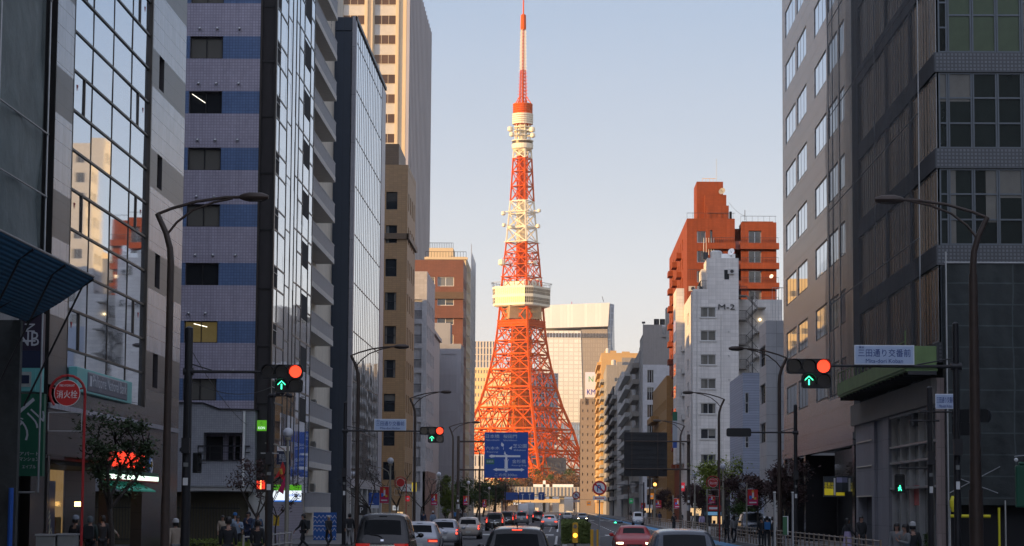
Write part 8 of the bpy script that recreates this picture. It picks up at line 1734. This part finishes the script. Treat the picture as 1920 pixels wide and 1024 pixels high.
# ---------------------------------------------------------------- people
def skin(name, verts, edges, sub=1, root=0):
    me = bpy.data.meshes.new(name); me.from_pydata([v[0] for v in verts], edges, []); o = bpy.data.objects.new(name, me); COL.objects.link(o)
    o.modifiers.new('k', 'SKIN'); sv = me.skin_vertices[0].data
    for i, v in enumerate(verts): r = v[1]; sv[i].radius = r if isinstance(r, tuple) else (r, r); sv[i].use_root = (i == root)
    o.modifiers[0].use_smooth_shade = True
    sm = o.modifiers.new('s', 'SUBSURF'); sm.levels = sub; bpy.context.view_layer.update()
    m = bpy.data.meshes.new_from_object(o.evaluated_get(bpy.context.evaluated_depsgraph_get())); bpy.data.objects.remove(o); m.name = name
    for p in m.polygons: p.use_smooth = True
    return m
def pose_parts(kind):
    """front is -Y; returns body, jacket, trousers, shoes, hair meshes"""
    k = {'stand': dict(l=(.0, .02), r=(.02, -.01), al=(.02, -.06), ar=(.03, -.03)), 'walk': dict(l=(-.22, .26), r=(.20, -.24), al=(.20, .16), ar=(-.18, -.34)), 'phone': dict(l=(0, .03), r=(.03, 0), al=(-.05, -.30), ar=(.02, -.05))}[kind]
    Lk, Lf = k['l']; Rk, Rf = k['r']; V = []; E = []
    def add(p, r, par=None): V.append((p, r)); E.append((par, len(V)-1)) if par is not None else None; return len(V)-1
    pel = add((0, 0, .95), (.13, .10)); wa = add((0, 0, 1.10), (.12, .09), pel); ch = add((0, .01, 1.30), (.155, .10), wa); nb = add((0, .01, 1.44), (.075, .065), ch); nk = add((0, 0, 1.50), .05, nb); jw = add((0, -.02, 1.57), (.062, .075), nk); hd = add((0, -.005, 1.64), (.077, .09), jw); tp = add((0, .0, 1.71), (.06, .068), hd)
    add((0, -.118, 1.605), .012, jw); 
    for sg in (-1, 1): add((sg*.088, 0, 1.61), .014, hd)
    J = {}
    for sg, nm, (ey, wy) in ((-1, 'r', k['ar']), (1, 'l', k['al'])):
        up = kind == 'phone' and nm == 'l'
        sh = add((sg*.175, .01, 1.40), .055, ch); el = add((sg*.225, .01+ey*.5, 1.14), .042, sh); wr = add((sg*(.225 if not up else .12), wy, .92 if not up else 1.22), .027, el); pa = add((sg*(.225 if not up else .10), wy-.04, .85 if not up else 1.27), (.036, .018), wr)
        J[nm] = (sh, el, wr)
        for i, ln in enumerate((.062, .074, .070, .055)):
            fx = sg*(.225 if not up else .10)+(-.024+.016*i); f1 = add((fx, wy-.055, (.80 if not up else 1.31)), .0085, pa); add((fx, wy-.075, (.80-ln*.6) if not up else 1.31+ln*.5), .0075, f1)
        add((V[pa][0][0]-sg*.038, wy-.075, V[pa][0][2]+.0), .010, pa)
        hp = None
    legs = {}
    for sg, nm, (ky, fy) in ((-1, 'R', (Rk, Rf)), (1, 'L', (Lk, Lf))):
        hp = add((sg*.085, 0, .88), .085, pel); kn = add((sg*.095, ky*.6-.02, .50), .058, hp); an = add((sg*.10, fy, .10 if fy < .1 else .16), .038, kn); to = add((sg*.105, fy-.15, .035 if fy < .1 else .05), .03, an); legs[nm] = (hp, kn, an, to)
    body = skin('body', V, E)
    def sub(ids, grow, pairs, nm, ro=0):
        vv = [(V[i][0], tuple(x*g for x, g in zip(V[i][1] if isinstance(V[i][1], tuple) else (V[i][1],)*2, (grow[j], grow[j])))) for j, i in enumerate(ids)]; return skin(nm, vv, pairs, 1, ro)
    s1, e1, w1 = J['r']; s2, e2, w2 = J['l']
    hem = add((0, 0, .80), (.15, .11)); jk = sub([hem, pel, wa, ch, nb, s1, e1, w1, s2, e2, w2], [1.05, 1.22, 1.3, 1.2, 1.15, 1.4, 1.5, 1.5, 1.4, 1.5, 1.5], [(0, 1), (1, 2), (2, 3), (3, 4), (3, 5), (5, 6), (6, 7), (3, 8), (8, 9), (9, 10)], 'jacket')
    tr = sub([pel, *legs['R'][:3], *legs['L'][:3]], [1.08, 1.14, 1.25, 1.5, 1.14, 1.25, 1.5], [(0, 1), (1, 2), (2, 3), (0, 4), (4, 5), (5, 6)], 'trousers')
    b = MB()
    for nm in 'RL':
        a, t = V[legs[nm][2]][0], V[legs[nm][3]][0]; b.tube((a[0], a[1]+.06, a[2]-.03), (t[0], t[1]-.05, t[2]), .05, BPL, 10, .042)
    sh = b.mesh('shoes'); smooth_mesh(sh)
    def hair(long):
        b = MB(); n = 14; pr = [(.001, 1.745), (.05, 1.735), (.085, 1.70), (.098, 1.66), (.099, 1.62)]
        i0 = len(b.v)
        for r, z in pr:
            for j in range(n): t = 2*math.pi*j/n; b.v.append(Vector((r*math.cos(t), .012+r*1.15*math.sin(t), z)))
        lo = [(.10, 1.56 if not long else 1.52), (.085, 1.53 if not long else 1.38)]
        for r, z in lo:
            for j in range(n):
                t = 2*math.pi*j/n; f = max(0, -math.sin(t)); zz = z if f < .35 else 1.655; rr = r if f < .35 else .088; b.v.append(Vector((rr*math.cos(t), .012+rr*1.1*math.sin(t), zz)))
        for a in range(6):
            for j in range(n): b.f.append([a*n+j, a*n+(j+1) % n, (a+1)*n+(j+1) % n, (a+1)*n+j][::-1]); b.m.append(0)
        b.mats = [BPL]; m = b.mesh('hair'); smooth_mesh(m, 80); return m
    return dict(body=body, jacket=jk, trousers=tr, shoes=sh, hair=hair(False), hair2=hair(True))
POSES = {k: pose_parts(k) for k in ('stand', 'walk', 'phone')}
SKIN = mat('skin_tone', (.36, .20, .14), .5, 0, .05); HAIRB = mat('hair_black', (.012, .010, .009), .5, 0, .2)
def cl(n, c): return mat('cloth_'+n, c, .85, 0, .15, scale=6)
BKC, NVC, GRC_, BEC, LBC, CRC, GNC, TEC, DGC = cl('black', (.020, .021, .024)), cl('navy', (.025, .035, .075)), cl('grey', (.17, .17, .17)), cl('beige', (.38, .31, .24)), cl('light_blue', (.22, .28, .36)), cl('cream', (.50, .42, .34)), cl('dark_green', (.02, .035, .03)), cl('denim', (.05, .08, .13)), cl('lilac', (.30, .25, .38))
WCAP = cl('white', (.5, .5, .5)); BLC = cl('blue', (.03, .14, .35))
PG = 'people walking and waiting on the pavements'
def person(label, px, s, pose='stand', top=BKC, low=BKC, hair=HAIRB, face=0, x=None, h=1.68, skirt=None, bag=None, hat=None, long=False, z=.14, dz=0):
    Y = FPX/s; xx = x if x is not None else atY(px, 953, Y).x; k = h/1.75
    t = empty('person', (xx, Y, z), label, 'person', PG, R(face)); t.scale = (k, k, k); P = POSES[pose]
    def p(nm, me, m):
        o = bpy.data.objects.new(nm, me); COL.objects.link(o); o.parent = t
        if not me.materials: me.materials.append(SKIN)
        o.material_slots[0].link = 'OBJECT'; o.material_slots[0].material = m; return o
    p('body', P['body'], SKIN); p('jacket', P['jacket'], top); p('hair', P['hair2' if long else 'hair'], hair); p('shoes', P['shoes'], BPL)
    if skirt:
        b = MB(); b.lathe([(.15, 1.12), (.17, .95), (.22, .6), (.26 if skirt[1] > .5 else .24, .9-skirt[1])], (0, 0, 0), skirt[0], 16); b.build('skirt', t, smooth=True, world=False)
    else: p('trousers', P['trousers'], low)
    if bag: b = MB(); rbox(b, Face(0, .12), -.16, .16, -.16, -.0, 1.0, 1.42, .05, bag); b.v = [Vector((v.x, v.y+.02, v.z)) for v in b.v]; b.build('backpack', t, world=False)
    if hat: b = MB(); b.lathe([(.105, 1.64), (.108, 1.69), (.09, 1.75), (.03, 1.785)], (0, .01, 0), hat, 14); b.v = [Vector((v.x, v.y*1.1, v.z)) for v in b.v]; b.build('hat', t, smooth=True, world=False)
    return t
person('person in a cream long skirt and jacket walking past the grocery shop', 204, 52, 'walk', CRC, skirt=(CRC, .75), face=100, long=True, z=.25)
person('person in a dark green hooded coat with backpack below the grocery sign', 170, 60, 'stand', GNC, BKC, hair=cl('grey_hood', (.10, .12, .13)), bag=BKC, face=180)
person('person wearing a pale cap beside the red hydrant pole', 143, 62, 'stand', BKC, BKC, hat=cl('pale_cap', (.25, .28, .33)), face=150)
person('person in a black coat half hidden between the hydrant pole and the skirted walker', 193, 56, 'stand', BKC, BKC, face=200)
person('person in a beige coat and white knit hat by the tall lamp pole', 330, 62, 'walk', BEC, GRC_, hat=WCAP, face=200, h=1.6)
person('long-haired person in a beige top at the group edge before the iron fence', 418, 41, 'stand', BEC, BKC, long=True, face=10, h=1.6)
person('person in a bulky black jacket seen from behind before the waiting group', 429, 66, 'stand', BKC, BKC, face=180, h=1.72)
person('person in a light blue shirt and cap in the waiting group', 441, 40, 'phone', LBC, TEC, hat=BLC, face=20)
person('person in a pale blouse with dark hair in the waiting group', 447, 44, 'phone', LBC, BKC, long=True, face=0, h=1.6)
person('person in a navy suit looking down at a phone in the waiting group', 466, 42, 'phone', NVC, NVC, face=-20, h=1.78)
person('person in a dark suit and white collar before the thick pole', 483, 43, 'phone', TEC, BKC, face=15, h=1.75)
person('person in a black coat bending beside the thick pole', 484, 60, 'stand', BKC, BKC, face=170, h=1.6)
person('person with a backpack and tan strap walking past the store', 569, 40, 'walk', BKC, BKC, bag=DGC if False else BKC, face=-60)
person('white-haired person in dark clothes before the blue wave hoarding', 617, 38, 'walk', BKC, BKC, hair=cl('white_hair', (.4, .4, .4)), face=40, h=1.6)
person('person in black walking left of the brown lamp pole by the van', 656, 36, 'walk', BKC, GRC_, face=180)
person('person in a light top and white cap far on the office side pavement', 812, 22, 'walk', LBC, NVC, hat=WCAP, face=180)
person('person in dark blue far on the office side pavement beside the white cap', 794, 22, 'stand', NVC, BKC, face=180)
person('person in black among the far office side pedestrians', 862, 17, 'walk', BKC, BKC, face=0); person('person in grey among the far office side pedestrians', 872, 16, 'stand', GRC_, BKC, face=0); person('person in beige among the far office side pedestrians', 846, 18, 'walk', BEC, BKC, face=0); person('person in blue among the far office side pedestrians', 853, 15, 'walk', BLC, BKC, face=180)
# apartment side
person('person in a dark long coat walking away beside a beige coated one', 1363, 31, 'walk', BKC, BKC, face=170, long=True)
person('person in a pale grey coat walking beside the dark long coated one', 1376, 31, 'walk', GRC_, BKC, face=190, long=True)
person('person with a bright blue bag at the bare tree on the apartment side', 1438, 35, 'stand', BKC, BKC, bag=BLC, face=180)
person('person in black close to the twin-arm lamp pole on the apartment side', 1450, 37, 'stand', BKC, BKC, face=90)
person('person in a black coat beside the dark planter on the apartment side', 1427, 34, 'stand', BKC, BKC, face=200)
person('person in a black top and lilac skirt before the dark stone entrance', 1589, 42, 'walk', BKC, skirt=(DGC, .78), face=110, long=True)
person('person in an open dark suit walking before the pale stone doorway', 1615, 42, 'walk', BKC, BKC, face=10, h=1.78)
person('dark-haired person facing the shop window at the bottom corner group', 1681, 60, 'phone', GRC_, BKC, face=-10, long=True, h=1.64)
person('person in a grey coat turned aside in the bottom corner group', 1697, 66, 'phone', DGC if False else GRC_, BKC, face=-70, long=True, h=1.66)
person('person with a white cap and black coat in the bottom corner group', 1711, 62, 'stand', BKC, BKC, hat=WCAP, face=170, h=1.66)
for i, (px, s, top, f, l) in enumerate(((1229, 13.5, BKC, 0, 'small far person in black near the orange globe lamp'), (1237, 15, NVC, 180, 'small far person in navy beside the parked small van'), (1277, 17, BKC, 0, 'small far person in black behind the far guard rail'), (1164, 11, BKC, 180, 'tiny far person in black before the weathered apartments'), (1316, 22, DGC, 0, 'small person in lilac between the bare trees'))):
    person(l, px, s, 'walk', top, BKC, face=f, x=max(11.9, atY(px, 953, FPX/s).x))
# cyclist on the apartment side road edge
cy = empty('bicycle', (10.3, FPX/20.5, 0), 'bicycle ridden at the road edge near the parked small van', 'bicycle'); b = MB()
for yy in (0, 1.05):
    b = MB()
    for j in range(20): a0, a1 = R(18*j), R(18*(j+1)); b.tube((10.3, cy.location.y+yy+.33*math.cos(a0), .34+.33*math.sin(a0)), (10.3, cy.location.y+yy+.33*math.cos(a1), .34+.33*math.sin(a1)), .018, RUBBER, 5)
    b.build('wheel', cy)
b = MB(); y = cy.location.y; X = 10.3
for p0, p1 in (((0, .34), (.15, .95)), ((.15, .8), (.62, .8)), ((.12, .72), (.45, .3)), ((.62, .85), (.45, .3)), ((.62, .8), (1.05, .34)), ((.45, .3), (1.05, .34))): b.tube((X, y+p0[0], p0[1]), (X, y+p1[0], p1[1]), .02, BPL, 6)
b.tube((X-.28, y+.15, 1.0), (X+.28, y+.15, 1.0), .015, BPL, 6); b.build('frame', cy); b = MB(); b.box(X-.07, X+.07, y+.55, y+.8, .88, .94, BPL); b.build('saddle', cy)
person('person in dark clothes riding the bicycle at the road edge', 0, 20.5, 'phone', BKC, BKC, face=0, x=10.3, z=.12); bpy.context.view_layer.update()
# ---------------------------------------------------------------- evening haze in the air
HZ = bpy.data.materials.new('evening_haze'); HZ.use_nodes = True; t = HZ.node_tree; t.nodes.clear(); vo = t.nodes.new('ShaderNodeVolumePrincipled'); oo = t.nodes.new('ShaderNodeOutputMaterial'); t.links.new(vo.outputs[0], oo.inputs['Volume'])
vo.inputs['Color'].default_value = (.95, .93, .92, 1); vo.inputs['Density'].default_value = .00005; vo.inputs['Anisotropy'].default_value = .2
b = MB(); b.box(-900, 900, -320, 2400, -1.5, 420, HZ); hz = b.build('haze'); tag(hz, kind='stuff')
